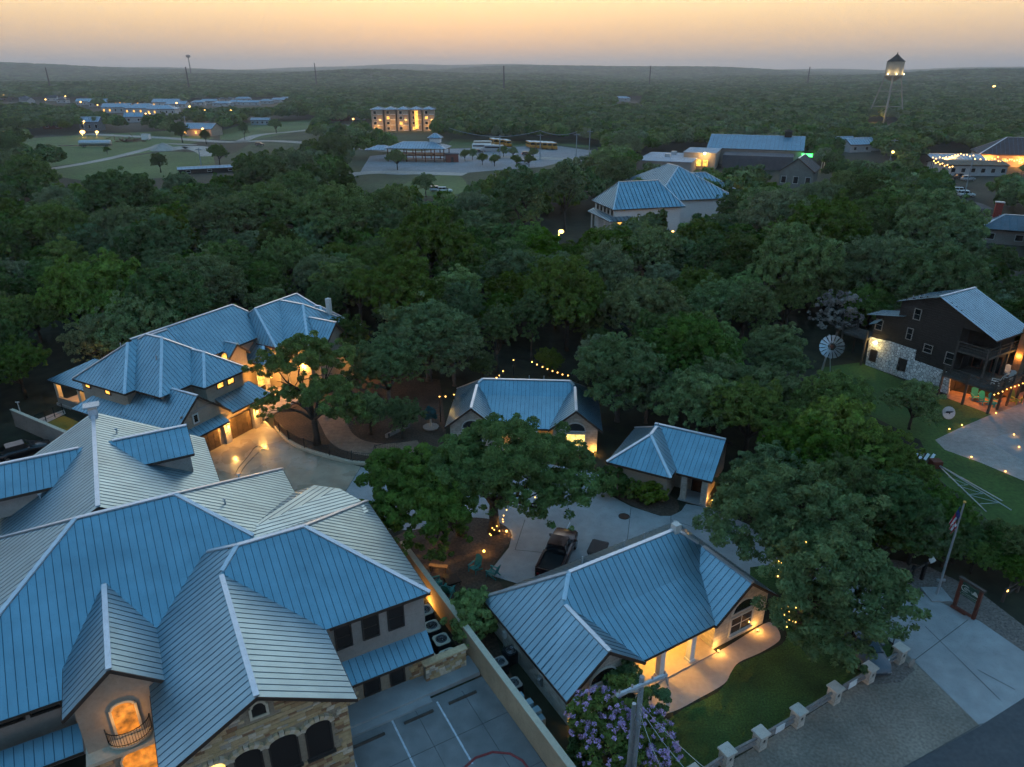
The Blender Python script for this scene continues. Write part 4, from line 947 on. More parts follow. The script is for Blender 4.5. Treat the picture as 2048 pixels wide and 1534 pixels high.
for k in range(360):
    l = [lobe_px(b, 1195, 1440, 2.8, 1.7), lobe_px(b, 1295, 1475, 2.6, 1.55), lobe_px(b, 1225, 1495, 2.3, 1.8), lobe_px(b, 1310, 1515, 1.9, 1.4)][rng.integers(4)]
    d = rng.normal(size=3); d /= np.linalg.norm(d); d[2] = abs(d[2]) * (1 if rng.random() < .8 else -1); c = np.array(l[:3]) + d * l[3] * rng.uniform(.8, 1.02)
    k_ = 16; q = rng.normal(size=(k_, 3)); q /= np.linalg.norm(q, axis=1)[:, None]; pts.append(c + q * .13 * rng.uniform(.4, 1, (k_, 1)))
pts = np.concatenate(pts); nn = rng.normal(size=pts.shape); nn /= np.linalg.norm(nn, axis=1)[:, None]
bl = link('blossom', leaf_mesh('blossom', pts, nn, np.full(len(pts), .065), rng.uniform(0, 1, len(pts)), rng, LEAF['purp'], .8), cm); bl['kind'] = 'stuff'
b = P(1300, 1400)
tree('garden_shrub', 'feathery shrub rising behind the lilac crape myrtle', b, [lobe_px(b, 1255, 1350, 2.4, .8), lobe_px(b, 1310, 1400, 2.2, .8), lobe_px(b, 1225, 1355, 2.2, .7)], 7000, .10, 'dark', .06, .5, nclump=140, seed=17, cat='shrub', low=-.7)
b = P(1165, 1520)
tree('garden_shrub', 'low dark shrub at the foot of the cottage corner', b, [(0, 0, .7, .9, .7), (.5, .5, .8, .7, .6), (-.6, -.6, .6, .8, .6)], 7000, .09, 'dark', .05, .3, nclump=140, seed=18, cat='shrub', low=-.7)
for i, (px, py, r, k, lab) in enumerate(((1225, 985, 1.4, 'dark', 'tall dark shrub at the hidden end of the hipped garage'), (1268, 990, 1.0, 'bright', 'rounded shrub with a lamp inside before the hipped garage'), (1302, 1002, 1.15, 'bright', 'rounded bright shrub beside the lamp lit shrub'), (1455, 985, 1.0, 'dark', 'dark shrub lit from the ground beside the pillared entry'))):
    tree('garden_shrub', lab, P(px, py), [(0, 0, r * .8, r, r * .85), (r * .5, .2, r * .7, r * .7, r * .6), (-r * .5, -.2, r * .7, r * .7, r * .6)], 7000, .10, k, .05, .3, nclump=150, seed=30 + i, cat='shrub', low=-.7)

# ---- woodland trees: a few kinds of crown, every visible tree its own object
KINDS = {}
def make_kind(key, kind, seed, n, leaf, R, Hh, lobes_n=6, clump=.145, nclump=70):
    rng = np.random.default_rng(seed); lob = [(0, 0, Hh * .72, R * .62, Hh * .26)]
    for k in range(lobes_n):
        a = 2 * math.pi * (k + rng.uniform(-.25, .25)) / lobes_n; rr = R * rng.uniform(.35, .70)
        lob.append((rr * math.cos(a), rr * math.sin(a), Hh * rng.uniform(.42, .74), R * rng.uniform(.28, .52), Hh * rng.uniform(.13, .24)))
    cm_ = crown_mesh('crown_' + key, rng, lob, nclump, n, leaf, LEAF[kind], clump, .8, -.45)
    tm = trunk_mesh('trunk_' + key, rng, [l[:3] for l in lob], R * .055, Hh * .28); tm.materials.append(M['barkg' if kind in ('grey', 'bare') else 'bark'])
    KINDS[key] = (cm_, tm, R, Hh)
for i in range(3): make_kind('oak%d' % i, 'oak', 100 + i, 32000, .135, 4.6, 8.6, 9 - i, nclump=700)
for i in range(2): make_kind('dark%d' % i, 'dark', 110 + i, 32000, .13, 4.2, 9.2, 8 - i, nclump=700)
for i in range(2): make_kind('grey%d' % i, 'grey', 120 + i, 34000, .128, 4.8, 8.2, 9 - i, nclump=760)
make_kind('bright0', 'bright', 130, 26000, .14, 4.0, 8.0, 8, nclump=620)
make_kind('elm0', 'dark', 131, 26000, .13, 3.2, 10.5, 6, nclump=600)
make_kind('bare0', 'bare', 132, 3600, .16, 3.6, 8.0, 6, nclump=150)
KLABEL = {'oak': 'mid green oak crown in the woodland around the houses', 'dark': 'dark green juniper crown in the woodland around the houses', 'grey': 'grey green live oak crown in the woodland around the houses',
          'bright': 'fresh green leafy crown in the woodland around the houses', 'elm': 'tall slim dark crown in the woodland around the houses', 'bare': 'pale half bare tree crown in the woodland'}
KNAME = {'oak': 'mid green oak', 'dark': 'dark green juniper', 'grey': 'grey green live oak', 'bright': 'fresh green leafy tree', 'elm': 'tall slim dark cedar', 'bare': 'pale half bare tree'}
LAND = [('guest house', P(420, 650)), ('guest house far gable', P(700, 650)), ('rear cottage', P(1040, 760)), ('windmill wheel', P(1660, 715)), ('barn house', P(1850, 700)), ('blue inn', P(1290, 420)), ('dance hall', P(1520, 340)), ('lamp lit clearing', P(1130, 510)), ('pale meadow', P(300, 350)), ('loop lawn', P(860, 380)), ('cafe', P(1930, 345)), ('red chimney house', P(2035, 480)), ('hipped garage', P(1330, 900)), ('car park', P(1000, 330)), ('paired wood lamps', P(176, 400)), ('orange wood lamp', P(1857, 440)), ('retaining wall', P(40, 830)), ('parking strip', P(665, 380))]
def near_landmark(x, y): return min(LAND, key=lambda l: (l[1].x - x) ** 2 + (l[1].y - y) ** 2)[0]
def kind_of(k): return k.rstrip('0123456789')
def wood_tree(key, x, y, s, rz, label=None, group=None, sz=1.0):
    cm_, tm, R, Hh = KINDS[key]; k = kind_of(key)
    if label is None:
        label = '%s %s in the wood nearest the %s' % ('small' if s < .88 else 'large' if s > 1.06 else 'middling', KNAME[k], near_landmark(x, y)); group = label.split(' in the')[0] + 's near the ' + near_landmark(x, y)
    t = thing({'oak': 'oak_tree', 'dark': 'juniper_tree', 'grey': 'live_oak', 'bright': 'elm_tree', 'elm': 'cedar_tree', 'bare': 'bare_tree'}[k], label or KLABEL[k], 'tree', (x, y, hill(x, y)), rz, group if label else (group or k + ' woodland trees'))
    t.scale = (s, s, s * sz)
    link('trunk', tm, t); link('crown', cm_, t); return t
PLACED = []                                           # (x, y, radius) of trees and buildings already standing
def by_px(px, py_top, key, s, label, h_top=None, rz=0.0, sz=1.0):
    """put a tree so that its top shows at the pixel"""
    Hh = KINDS[key][3] * s * sz; p = P(px, py_top, Hh * .95); PLACED.append((p.x, p.y, KINDS[key][2] * s)); return wood_tree(key, p.x, p.y, s, rz, label, sz=sz)
by_px(850, 612, 'grey0', 1.55, 'large pale grey oak behind the fenced court, beside the rear cottage', rz=.4, sz=.78)
by_px(770, 690, 'grey1', .95, 'smaller grey oak tucked under the large pale grey oak', rz=1.2)
by_px(905, 660, 'grey1', .9, 'grey oak leaning against the large pale grey oak', rz=2.2)
by_px(1245, 685, 'grey1', 1.15, 'grey oak rising behind the right end of the rear cottage', rz=2)
by_px(1300, 745, 'grey0', .75, 'low grey oak between the rear cottage and the hipped garage', rz=3)
by_px(1410, 750, 'oak0', .95, 'green oak directly behind the hipped garage', rz=1)
by_px(1510, 770, 'oak1', .95, 'green oak with drooping side beyond the hipped garage', rz=5)
by_px(1560, 660, 'grey0', .95, 'grey oak standing between the garage oaks and the windmill', rz=4)
by_px(1680, 815, 'bright0', 1.15, 'pale topped tree in the dark thicket before the barn house', rz=2.5)
by_px(1630, 860, 'oak2', .95, 'dark green oak in the thicket, left of the pale topped tree', rz=.9)
by_px(1775, 870, 'oak0', .85, 'green oak at the edge of the barn driveway', rz=3.3)
by_px(1840, 770, 'oak2', .62, 'small dark tree on the grass before the barn deck', rz=1.9)
by_px(1690, 585, 'bare0', 1.0, 'pale half bare tree beside the windmill wheel', rz=.7)
by_px(1710, 775, 'bare0', .45, 'small bare grey bush on the slope under the barn', rz=2)
by_px(1450, 690, 'bright0', .8, 'fresh green tree in the wood behind the garage oaks', rz=4.4)
by_px(1555, 900, 'dark0', .8, 'dark crown in the deep shade right of the hipped garage', rz=2.2)
by_px(1500, 925, 'dark1', .55, 'low dark crown close to the pillared entry', rz=.2)
by_px(1700, 930, 'dark1', .85, 'dark crown behind the lights oak, in the shaded thicket', rz=5.5)
by_px(1800, 960, 'dark0', .8, 'dark crown by the fallen windmill tower', rz=3.1)
by_px(1880, 985, 'oak1', .62, 'dense green thicket behind the flagpole', rz=.5)
by_px(1785, 1035, 'dark1', .45, 'dark scrub crown beside the mulch strip', rz=1.5)
by_px(1960, 1085, 'oak2', .34, 'dark green thicket behind the wooden sign', rz=4.1)
by_px(2030, 1060, 'grey1', .45, 'pale feathery shrub near the fallen windmill tower', rz=.3)
by_px(1930, 1015, 'grey0', .42, 'pale feathery shrub above the flag', rz=1.3)
by_px(1850, 1010, 'dark0', .6, 'dark crown just left of the flag', rz=2.9)
by_px(2040, 1115, 'oak0', .32, 'rounded green thicket at the fence end', rz=2.2)
by_px(1100, 700, 'oak1', .42, 'low green oak standing behind the string lights', rz=3.9)
by_px(965, 705, 'dark0', .42, 'low dark tree left of the string lights', rz=.6)
by_px(690, 640, 'dark1', .8, 'dark tree at the far end of the guest house', rz=2.6)
by_px(1905, 1065, 'dark0', .36, 'dark thicket bush just left of the wooden sign', rz=2)
by_px(2000, 1065, 'dark1', .38, 'dark thicket bush behind the rail fence', rz=3)
by_px(2050, 1080, 'oak1', .36, 'green thicket bush at the rail fence end', rz=1)
by_px(1835, 1065, 'oak1', .36, 'green thicket bush behind the map stand', rz=5)
by_px(1755, 1000, 'dark0', .5, 'dark thicket tree above the mulch strip', rz=4)
by_px(1930, 1045, 'dark1', .42, 'dark thicket bush under the pale feathery shrub', rz=2.2)
by_px(735, 790, 'oak0', .55, 'low oak over the dirt path', rz=1.1)
by_px(800, 800, 'dark0', .5, 'low dark crown behind the dirt path', rz=3)
by_px(20, 690, 'oak1', .8, 'green oak beyond the patio end of the guest house', rz=1)

# ---- automatic woodland behind
# visible outlines that stay clear: (polygon in photo pixels, trees farther than this many metres may show behind)
CLEAR = [
 ([(-20, 820), (40, 815), (90, 740), (170, 740), (170, 900), (-20, 960)], 92), ([(0, 186), (90, 188), (90, 196), (0, 204)], 1200), ([(100, 190), (178, 186), (178, 204), (100, 206)], 1200),
 ([(95, 745), (160, 700), (300, 655), (460, 605), (560, 592), (650, 615), (735, 650), (735, 740), (700, 900), (500, 1000), (0, 1100), (0, 810), (90, 800)], 74),
 ([(880, 755), (1205, 750), (1225, 900), (1215, 960), (700, 1000), (700, 905), (880, 890)], 71),
 ([(1015, 712), (1170, 745), (1170, 765), (1010, 745)], 78), ([(870, 780), (915, 780), (915, 800), (870, 800)], 80),
 ([(1205, 845), (1460, 878), (1450, 1030), (1205, 1000)], 60),
 ([(1640, 640), (1700, 640), (1705, 715), (1640, 715)], 92), ([(1690, 620), (1800, 590), (1960, 570), (2100, 640), (2100, 1100), (1900, 1000), (1880, 860), (1770, 770), (1690, 720)], 100),
 ([(600, 850), (720, 850), (860, 900), (860, 1400), (560, 1400)], 60),
 ([(0, 1000), (2100, 1000), (2100, 1700), (0, 1700)], 1e9),
 ([(1175, 410), (1230, 355), (1330, 325), (1420, 360), (1415, 400), (1365, 412), (1240, 434), (1180, 440)], 190),
 ([(1275, 318), (1350, 300), (1415, 266), (1612, 270), (1612, 312), (1545, 320), (1480, 336), (1420, 338), (1300, 330)], 360),
 ([(1545, 310), (1650, 345), (1640, 355), (1545, 380)], 345), ([(1685, 285), (1750, 295), (1745, 312), (1690, 305)], 420), ([(1235, 193), (1280, 193), (1280, 203), (1235, 203)], 1200), ([(655, 232), (720, 232), (720, 246), (655, 246)], 560),
 ([(60, 345), (200, 322), (330, 300), (425, 303), (432, 335), (330, 352), (180, 362)], 1e9), ([(140, 312), (140, 290), (0, 285), (0, 272), (160, 268), (200, 262), (330, 272), (430, 278), (330, 300), (200, 318), (140, 328)], 1e9),
 ([(440, 275), (500, 247), (640, 240), (600, 258), (500, 282)], 1e9), ([(645, 378), (700, 356), (700, 345), (740, 318), (800, 305), (800, 280), (890, 280), (905, 285), (1060, 288), (1190, 290), (1190, 308), (1100, 332), (925, 348), (920, 382), (815, 382), (800, 355), (690, 375)], 1e9),
 ([(330, 280), (450, 278), (560, 280), (720, 295), (720, 302), (540, 295), (430, 315), (330, 300)], 1e9),
 ([(740, 215), (865, 215), (850, 262), (740, 262)], 520), ([(160, 196), (230, 198), (240, 205), (340, 200), (365, 206), (365, 226), (230, 228), (160, 210)], 950), ([(350, 238), (425, 245), (425, 276), (350, 276)], 560), ([(155, 232), (200, 232), (200, 274), (155, 274)], 560), ([(88, 238), (112, 238), (112, 258), (88, 258)], 560), ([(250, 232), (286, 232), (286, 246), (250, 246)], 620),
 ([(500, 234), (540, 234), (540, 250), (500, 250)], 520), ([(385, 198), (450, 197), (580, 198), (580, 207), (510, 212), (385, 212)], 1100),
 ([(1740, 120), (1800, 120), (1795, 242), (1735, 246)], 640), ([(1855, 300), (1960, 300), (2060, 282), (2060, 338), (1960, 356), (1900, 345), (1855, 330)], 400), ([(1908, 346), (1950, 346), (1955, 368), (1908, 368)], 330), ([(1910, 378), (1945, 378), (1950, 412), (1905, 405)], 300),
 ([(1975, 440), (2060, 438), (2060, 490), (1985, 480)], 215), ([(1108, 455), (1126, 455), (1126, 470), (1108, 470)], 165),
 ([(380, 330), (460, 325), (460, 350), (380, 350)], 330), ([(1770, 280), (1790, 280), (1790, 325), (1770, 330)], 330), ([(2, 372), (60, 372), (60, 390), (2, 390)], 220),
 ([(1452, 430), (1480, 430), (1480, 445), (1452, 445)], 140), ([(1690, 300), (1760, 300), (1760, 320), (1690, 320)], 340),
]
FOOT = [P(*p) for p in ()]
def blocked(x, y, R, Hh):
    d = math.hypot(x, y); z0 = hill(x, y)
    for px, py, r in PLACED:
        if (x - px) ** 2 + (y - py) ** 2 < (r * .55 + R * .45) ** 2: return True
    pp = [pix((x + dx * R * .85, y, z0 + h * Hh)) for dx in (-1, 0, 1) for h in (.2, .55, .95)] + [pix((x, y, z0))]
    for poly, far in CLEAR:
        if d > far: continue
        if any(inpoly(a, b_, poly) for a, b_ in pp): return True
        cx, cy = sum(q_[0] for q_ in poly) / len(poly), sum(q_[1] for q_ in poly) / len(poly)
        if pp[0][0] < cx < pp[8][0] and pp[5][1] - 4 < cy < pp[9][1]: return True
    return False
def in_house(x, y):
    for h in (A, B, D, F):
        u, v = x * h.c + y * h.sn, -x * h.sn + y * h.c
        for b in h.blocks:
            A0, A1, B0, B1 = b['rect']
            if b['axis'] == 'u':
                if A0 - 1.5 < u < A1 + 1.5 and B0 - 1.5 < v < B1 + 1.5: return True
            elif B0 - 1.5 < u < B1 + 1.5 and A0 - 1.5 < v < A1 + 1.5: return True
    return False
rnd = random.Random(5); auto = []
y = 55.0
while y < 420:
    sp = 6.5 + .006 * y; hw = .98 * y + 30; x = -hw + rnd.random() * sp
    while x < hw:
        xx = x + rnd.uniform(-.4, .4) * sp; yy = y + rnd.uniform(-.4, .4) * sp
        key = rnd.choices(list(KINDS), [10, 10, 9, 7, 7, 7, 6, 7, 6, .4])[0]; s = (rnd.uniform(.70, 1.25) if rnd.random() > .16 else rnd.uniform(1.35, 1.75)) * (1 if y > 100 else .85)
        cm_, tm, R, Hh = KINDS[key]
        if not in_house(xx, yy) and not blocked(xx, yy, R * s, Hh * s):
            a, b_ = pix((xx, yy, Hh * s * .6))
            auto.append(((1 if -60 < a < 2108 else .001) * R * s / math.hypot(xx, yy, 30), key, xx, yy, s, rnd.random() * 6.28, rnd.uniform(.85, 1.2)))
        x += sp
    y += sp * .86
auto.sort(reverse=True)
for a in auto[:300]: wood_tree(a[1], a[2], a[3], a[4], a[5], sz=a[6])
REST = [(a[1], a[2], a[3], a[4], a[5]) for a in auto[300:]]

# ---- far woodland as one mass, instanced by geometry nodes
FARC = bpy.data.collections.new('far_crowns')
FKEY = {}
def far_proto(key, kind, seed, n, leaf, R, Hh, lob):
    rng = np.random.default_rng(seed)
    m = crown_mesh('far_' + key, rng, lob, 40, n, leaf, LEAF[kind], .42, .8, -.3); o = bpy.data.objects.new('crown_' + key, m); FARC.objects.link(o); FKEY[key] = len(FKEY)
for i, (k, sd) in enumerate((('oak', 1), ('dark', 2), ('grey', 3), ('oak', 4), ('dark', 5))):
    rr = random.Random(sd); far_proto('%d%s' % (i, k), k, 200 + sd, 1500, .62, 4.5, 8.5, [(0, 0, 5.6, 3.2, 2.6)] + [(2.4 * math.cos(a_), 2.4 * math.sin(a_), 4.4 + rr.random(), 2.3, 1.9) for a_ in (0, 1.3, 2.6, 3.9, 5.2)])
KMAP = {'oak0': 0, 'oak1': 3, 'oak2': 0, 'dark0': 1, 'dark1': 4, 'grey0': 2, 'grey1': 2, 'bright0': 3, 'elm0': 1, 'bare0': 2}
pts = []; scl = []; rot = []; idx = []
for key, x, y, s, r in REST: pts.append((x, y, hill(x, y))); scl.append(s * (1, 1, 1.05)[0]); rot.append(r); idx.append(KMAP[key])
y = 420.0
while y < 9500:
    sp = 8.5 * (y / 420) ** .80; hw = .92 * y + 80; x = -hw + rnd.random() * sp
    while x < hw:
        xx = x + rnd.uniform(-.45, .45) * sp; yy = y + rnd.uniform(-.45, .45) * sp; s = rnd.uniform(.8, 1.25) * max(1.0, sp / 8.5 * .92)
        if y > 1100 or not blocked(xx, yy, 4 * s, 8 * s):
            pts.append((xx, yy, hill(xx, yy) - (s - 1) * .6)); scl.append(s); rot.append(rnd.random() * 6.28); idx.append(rnd.choices((0, 1, 2, 3, 4), (3, 4, 2, 3, 3))[0])
        x += sp
    y += sp * .86
me = bpy.data.meshes.new('far_woodland'); me.from_pydata(pts, [], [])
for nm, val in (('scl', scl), ('rot', rot)):
    a_ = me.attributes.new(nm, 'FLOAT', 'POINT'); a_.data.foreach_set('value', np.array(val, dtype=np.float32))
a_ = me.attributes.new('idx', 'INT', 'POINT'); a_.data.foreach_set('value', np.array(idx, dtype=np.int32))
fw_ = link('far_woodland', me); tag(fw_, 'far woodland of rounded crowns running to the hazy hills', 'woodland', kind='stuff')
ng = bpy.data.node_groups.new('scatter_crowns', 'GeometryNodeTree'); ng.interface.new_socket('Geometry', in_out='INPUT', socket_type='NodeSocketGeometry'); ng.interface.new_socket('Geometry', in_out='OUTPUT', socket_type='NodeSocketGeometry')
N = ng.nodes; gi = N.new('NodeGroupInput'); go = N.new('NodeGroupOutput'); ip = N.new('GeometryNodeInstanceOnPoints'); ci = N.new('GeometryNodeCollectionInfo')
ci.inputs[0].default_value = FARC; ci.inputs[1].default_value = True; ci.inputs[2].default_value = True; ip.inputs['Pick Instance'].default_value = True
def natt(nm, t):
    q_ = N.new('GeometryNodeInputNamedAttribute'); q_.data_type = t; q_.inputs[0].default_value = nm; return q_
n_z = N.new('ShaderNodeMath'); n_z.operation = 'POWER'; n_z.inputs[1].default_value = .35; sv = N.new('ShaderNodeCombineXYZ')
n_s, n_r, n_i = natt('scl', 'FLOAT'), natt('rot', 'FLOAT'), natt('idx', 'INT'); cx = N.new('ShaderNodeCombineXYZ'); ng.links.new(n_r.outputs[0], cx.inputs[2])
ng.links.new(gi.outputs[0], ip.inputs['Points']); ng.links.new(ci.outputs[0], ip.inputs['Instance']); ng.links.new(n_i.outputs[0], ip.inputs['Instance Index'])
ng.links.new(cx.outputs[0], ip.inputs['Rotation']); ng.links.new(n_s.outputs[0], sv.inputs[0]); ng.links.new(n_s.outputs[0], sv.inputs[1]); ng.links.new(n_s.outputs[0], n_z.inputs[0]); ng.links.new(n_z.outputs[0], sv.inputs[2]); ng.links.new(sv.outputs[0], ip.inputs['Scale']); ng.links.new(ip.outputs[0], go.inputs[0])
md = fw_.modifiers.new('scatter', 'NODES'); md.node_group = ng
print('auto trees', len(auto), 'far points', len(pts))
# ================================================================== things close to the houses
UP = Vector((0, 0, 1))
def head(p, q):                                        # heading angle of the ground line between two pixels
    a, b = P(*p), P(*q); return math.atan2(b.y - a.y, b.x - a.x)
def aw_(u, v, z=0): return A.W(u, v, z)
# ---- parking court beside the lodge
pk = sheet('parking_court', [tuple(aw_(*p)[:2]) for p in ((5.6, 14), (14.6, 14), (14.6, 29.3), (5.6, 29.3))], concd, .014, 'worn grey parking court with white stall lines', pixel=False)
def apart(name, mb, material, parent=None):
    mb.v = [tuple(aw_(*p)) for p in mb.v]; return part(name, mb, material, parent)
sw = apart('sidewalk', MB().box(5.6, 14.4, 29.45, 31.0, 0, .30), conc); tag(sw, 'raised concrete walk along the lodge ground floor', kind='structure')
apart('sidewalk_step', MB().box(5.6, 11.0, 28.95, 29.45, 0, .15), conc, sw)
for u, v0, v1 in ((8.42, 25.4, 28.95), (11.2, 24.2, 28.9), (5.7, 25.4, 28.9)): apart('stall_line', MB().box(u, u + .11, v0, v1, .012, .020), paint, pk)
for a, b in (((5.6, 22.5), (14.6, 22.5)), ((9.9, 14), (9.9, 28.9)), ((12.9, 14), (12.9, 28.9)), ((5.6, 26.2), (14.6, 26.2))):
    mb = MB(); mb.bar((*a, .018), (*b, .018), .03, .008); apart('expansion_joint', mb, joint, pk)
arc = [P(925, 1540), P(950, 1517), P(985, 1505), P(1020, 1508), P(1045, 1522), P(1062, 1545)]
mb = MB(); mb.tube([p + UP * .03 for p in arc], .07, 5); part('red_kerb_line', mb, redpaint, pk)
for i, (u, v) in enumerate(((6.9, 28.3), (9.9, 28.4), (12.7, 28.4))):
    mb = MB(); mb.extr([(u - .9, v - .08, .016), (u - .9, v + .08, .016), (u - .9, v + .05, .14), (u - .9, v - .05, .14)], (1.8, 0, 0)); mb.v = [tuple(aw_(*p)) for p in mb.v]
    o = part('wheel_stop', mb, M['deck']); tag(o, 'low concrete wheel stop at the head of a parking stall', 'wheel stop', 'wheel stops in the parking court')
# ---- stucco wall between the lodge and the cottage
mb = MB(); mb.add([aw_(14.9, 12, 0), aw_(15.2, 12, 0), aw_(14.45, 42, 0), aw_(14.15, 42, 0), aw_(14.9, 12, 2), aw_(15.2, 12, 2), aw_(14.45, 42, 2), aw_(14.15, 42, 2)], [(0, 3, 2, 1), (4, 5, 6, 7), (0, 1, 5, 4), (1, 2, 6, 5), (2, 3, 7, 6), (3, 0, 4, 7)])
sw_ = thing('stucco_wall', 'long tan stucco wall between the stone lodge and front cottage', 'wall'); part('wall_body', mb, mat('ochre stucco', (.40, .30, .19), .9, 0, .10, 4, .15, 30, big=.15, bigscale=.4), sw_)
mb = MB(); mb.add([aw_(14.86, 12, 2.0), aw_(15.24, 12, 2.0), aw_(14.49, 42, 2.0), aw_(14.11, 42, 2.0), aw_(14.86, 12, 2.07), aw_(15.24, 12, 2.07), aw_(14.49, 42, 2.07), aw_(14.11, 42, 2.07)], [(0, 3, 2, 1), (4, 5, 6, 7), (0, 1, 5, 4), (1, 2, 6, 5), (2, 3, 7, 6), (3, 0, 4, 7)]); part('coping', mb, M['trim'], sw_)
lw = apart('stone_screen_wall', MB().box(11.2, 13.9, 30.35, 30.7, .3, 1.55), M['ashlarback']); tag(lw, 'low coursed stone screen wall hiding the air conditioners', 'wall')
apart('coping', MB().box(11.1, 14.0, 30.28, 30.77, 1.55, 1.66), M['ash5'], lw)
rr = random.Random(4)
for z in (.33, .54, .75, .96, 1.17, 1.36):
    u = 11.2
    while u < 13.85:
        l = rr.uniform(.2, .5); e = min(u + l, 13.9); mb = MB(); mb.box(u + .01, e - .01, 30.35 - rr.uniform(.03, .06), 30.36, z, z + .18); apart('stone', mb, M['ash%d' % rr.choice((0, 1, 2, 3, 4, 6))], lw); u = e
# ---- air conditioners
def ac_unit(name, label, pos, rz, w, h, body, top, group):
    t = thing(name, label, 'air conditioner', pos, rz, group); mb = MB(); mb.box(-w / 2, w / 2, -w / 2, w / 2, .05, h - .06); cb = part('cabinet', mb, body, t)
    for k in range(10):
        z = .12 + k * (h - .25) / 10
        mb = MB(); mb.box(-w / 2 - .012, w / 2 + .012, -w / 2 - .012, w / 2 + .012, z, z + .03); part('louvre', mb, M['acd'], cb)
    mb = MB(); n = 20; R = w * .40
    ring = [(w / 2 * 1.03 * (1 if c > 0 else -1), w / 2 * 1.03 * (1 if s_ > 0 else -1)) for c, s_ in ((1, 1), (-1, 1), (-1, -1), (1, -1))]
    out = []
    for k in range(n):
        a = 2 * math.pi * k / n; c, s_ = math.cos(a), math.sin(a); q_ = w / 2 * 1.03 / max(abs(c), abs(s_)); out.append((c * q_, s_ * q_))
    mb.add([(x, y, h) for x, y in out] + [(R * math.cos(2 * math.pi * k / n), R * math.sin(2 * math.pi * k / n), h + .02) for k in range(n)] + [(x, y, h - .07) for x, y in out],
           [(k, (k + 1) % n, n + (k + 1) % n, n + k) for k in range(n)] + [(2 * n + k, 2 * n + (k + 1) % n, (k + 1) % n, k) for k in range(n)])
    part('top_pan', mb, top, t)
    mb = MB(); mb.lathe([(R, h - .05), (R, h - .04)], n); part('fan_well', mb, M['acd'], t)
    mb = MB()
    for k in range(4):
        a = math.pi / 2 * k + .4; mb.add([(0, 0, h - .02), (R * .9 * math.cos(a), R * .9 * math.sin(a), h - .03), (R * .9 * math.cos(a + .6), R * .9 * math.sin(a + .6), h - .01)], [(0, 1, 2)])
    mb.lathe([(.07, h - .03), (.07, h + .01)], 8); part('fan', mb, M['acd'], t)
    mb = MB()
    for r_ in (.3, .55, .8, 1.0):
        mb.tube([(R * r_ * math.cos(2 * math.pi * k / 16), R * r_ * math.sin(2 * math.pi * k / 16), h + .03) for k in range(17)], .008, 4, False)
    part('guard', mb, M['galv'], t); return t
for u, v in ((13.35, 35.5), (13.15, 33.9), (13.2, 32.5), (13.05, 31.1), (11.85, 31.2)):
    ac_unit('air_conditioner', 'cream topped air conditioner standing by the lodge beside the stucco wall', aw_(u, v), A.th, .95, .95, M['acd'], M['acw'], 'air conditioners beside the lodge')
for i, (px, py) in enumerate(((1000, 1345), (1022, 1322), (1028, 1388))):
    ac_unit('air_conditioner', 'dark air conditioner on a pad beside the front cottage wall', P(px, py), .536, .8, .9, M['acd'], M['acd'] if i == 1 else M['stuccoG'], 'dark air conditioners beside the cottage')
t = thing('electric_cabinet', 'pale blue grey electric cabinets behind the stucco wall', 'cabinet', P(1058, 1432), .536)
for x, y, w_, h_ in ((-.3, .5, .35, 1.35), (.0, 0, .4, 1.15), (.15, -.55, .42, 1.0), (.2, -1.0, .3, .8)):
    mb = MB(); mb.box(x - w_ / 2, x + w_ / 2, y - .2, y + .2, 0, h_); c_ = part('cabinet_box', mb, mat('blue grey enamel', (.22, .32, .36), .5, 0, .12, 3), t); mb = MB(); mb.box(x - w_ / 2 + .03, x + w_ / 2 - .03, y - .215, y - .2, .1, h_ - .08); part('cabinet_door', mb, MATS['blue grey enamel'], c_)
t = thing('meter_box', 'grey electric meter fixed to the cottage side wall', 'meter', E_.W(.40, 3.2, 1.0), .536); part('box', MB().box(-.12, .03, -.16, .16, -.3, .3), M['galv'], t); part('dial', MB().lathe([(.09, 0), (.09, .04)], 10, (-.16, 0, .1)), M['chrome'], t)
t = thing('meter_box', 'round white gauge and pipes near the rear corner of the cottage wall', 'meter', E_.W(.40, 7.4, 1.1), .536); part('box', MB().box(-.14, .03, -.14, .14, -.2, .25), M['wframe'], t); part('pipe', MB().tube([(-.08, .05, -.2), (-.08, .05, -1.0)], .025, 6), M['galv'], t)
sheet('gravel_side_yard', [(870, 1210), (985, 1250), (1010, 1330), (1110, 1480), (1160, 1560), (1090, 1560), (930, 1330)], mulch, .010, 'leaf strewn side yard between the wall and the cottage')

# ---- cars
def wheel(parent, x, y, r=.34, w=.24):
    mb = MB(); mb.tube([(x, y - w / 2, r), (x, y + w / 2, r)], r, 16); t = part('wheel', mb, M['tyre'], parent)
    mb = MB(); s_ = 1 if y > 0 else -1; mb.tube([(x, y + s_ * (w / 2 - .02), r), (x, y + s_ * (w / 2 + .015), r)], r * .62, 12); part('rim', mb, M['chrome'], t)
def loft(mb, secs):
    """closed skin through equal-length rings"""
    n = len(secs[0]); v = [p for s_ in secs for p in s_]; f = []
    for i in range(len(secs) - 1):
        for k in range(n): f.append((i * n + k, i * n + (k + 1) % n, (i + 1) * n + (k + 1) % n, (i + 1) * n + k))
    f += [tuple(range(n))[::-1], tuple(range((len(secs) - 1) * n, len(secs) * n))]; mb.add(v, f); return mb
def ring(x, hw, z0, z1, tuck=.06, ch=.10):
    return [(x, -hw + tuck, z0), (x, hw - tuck, z0), (x, hw, z0 + .18), (x, hw, z1 - ch), (x, hw - ch * 1.2, z1), (x, -hw + ch * 1.2, z1), (x, -hw, z1 - ch), (x, -hw, z0 + .18)]
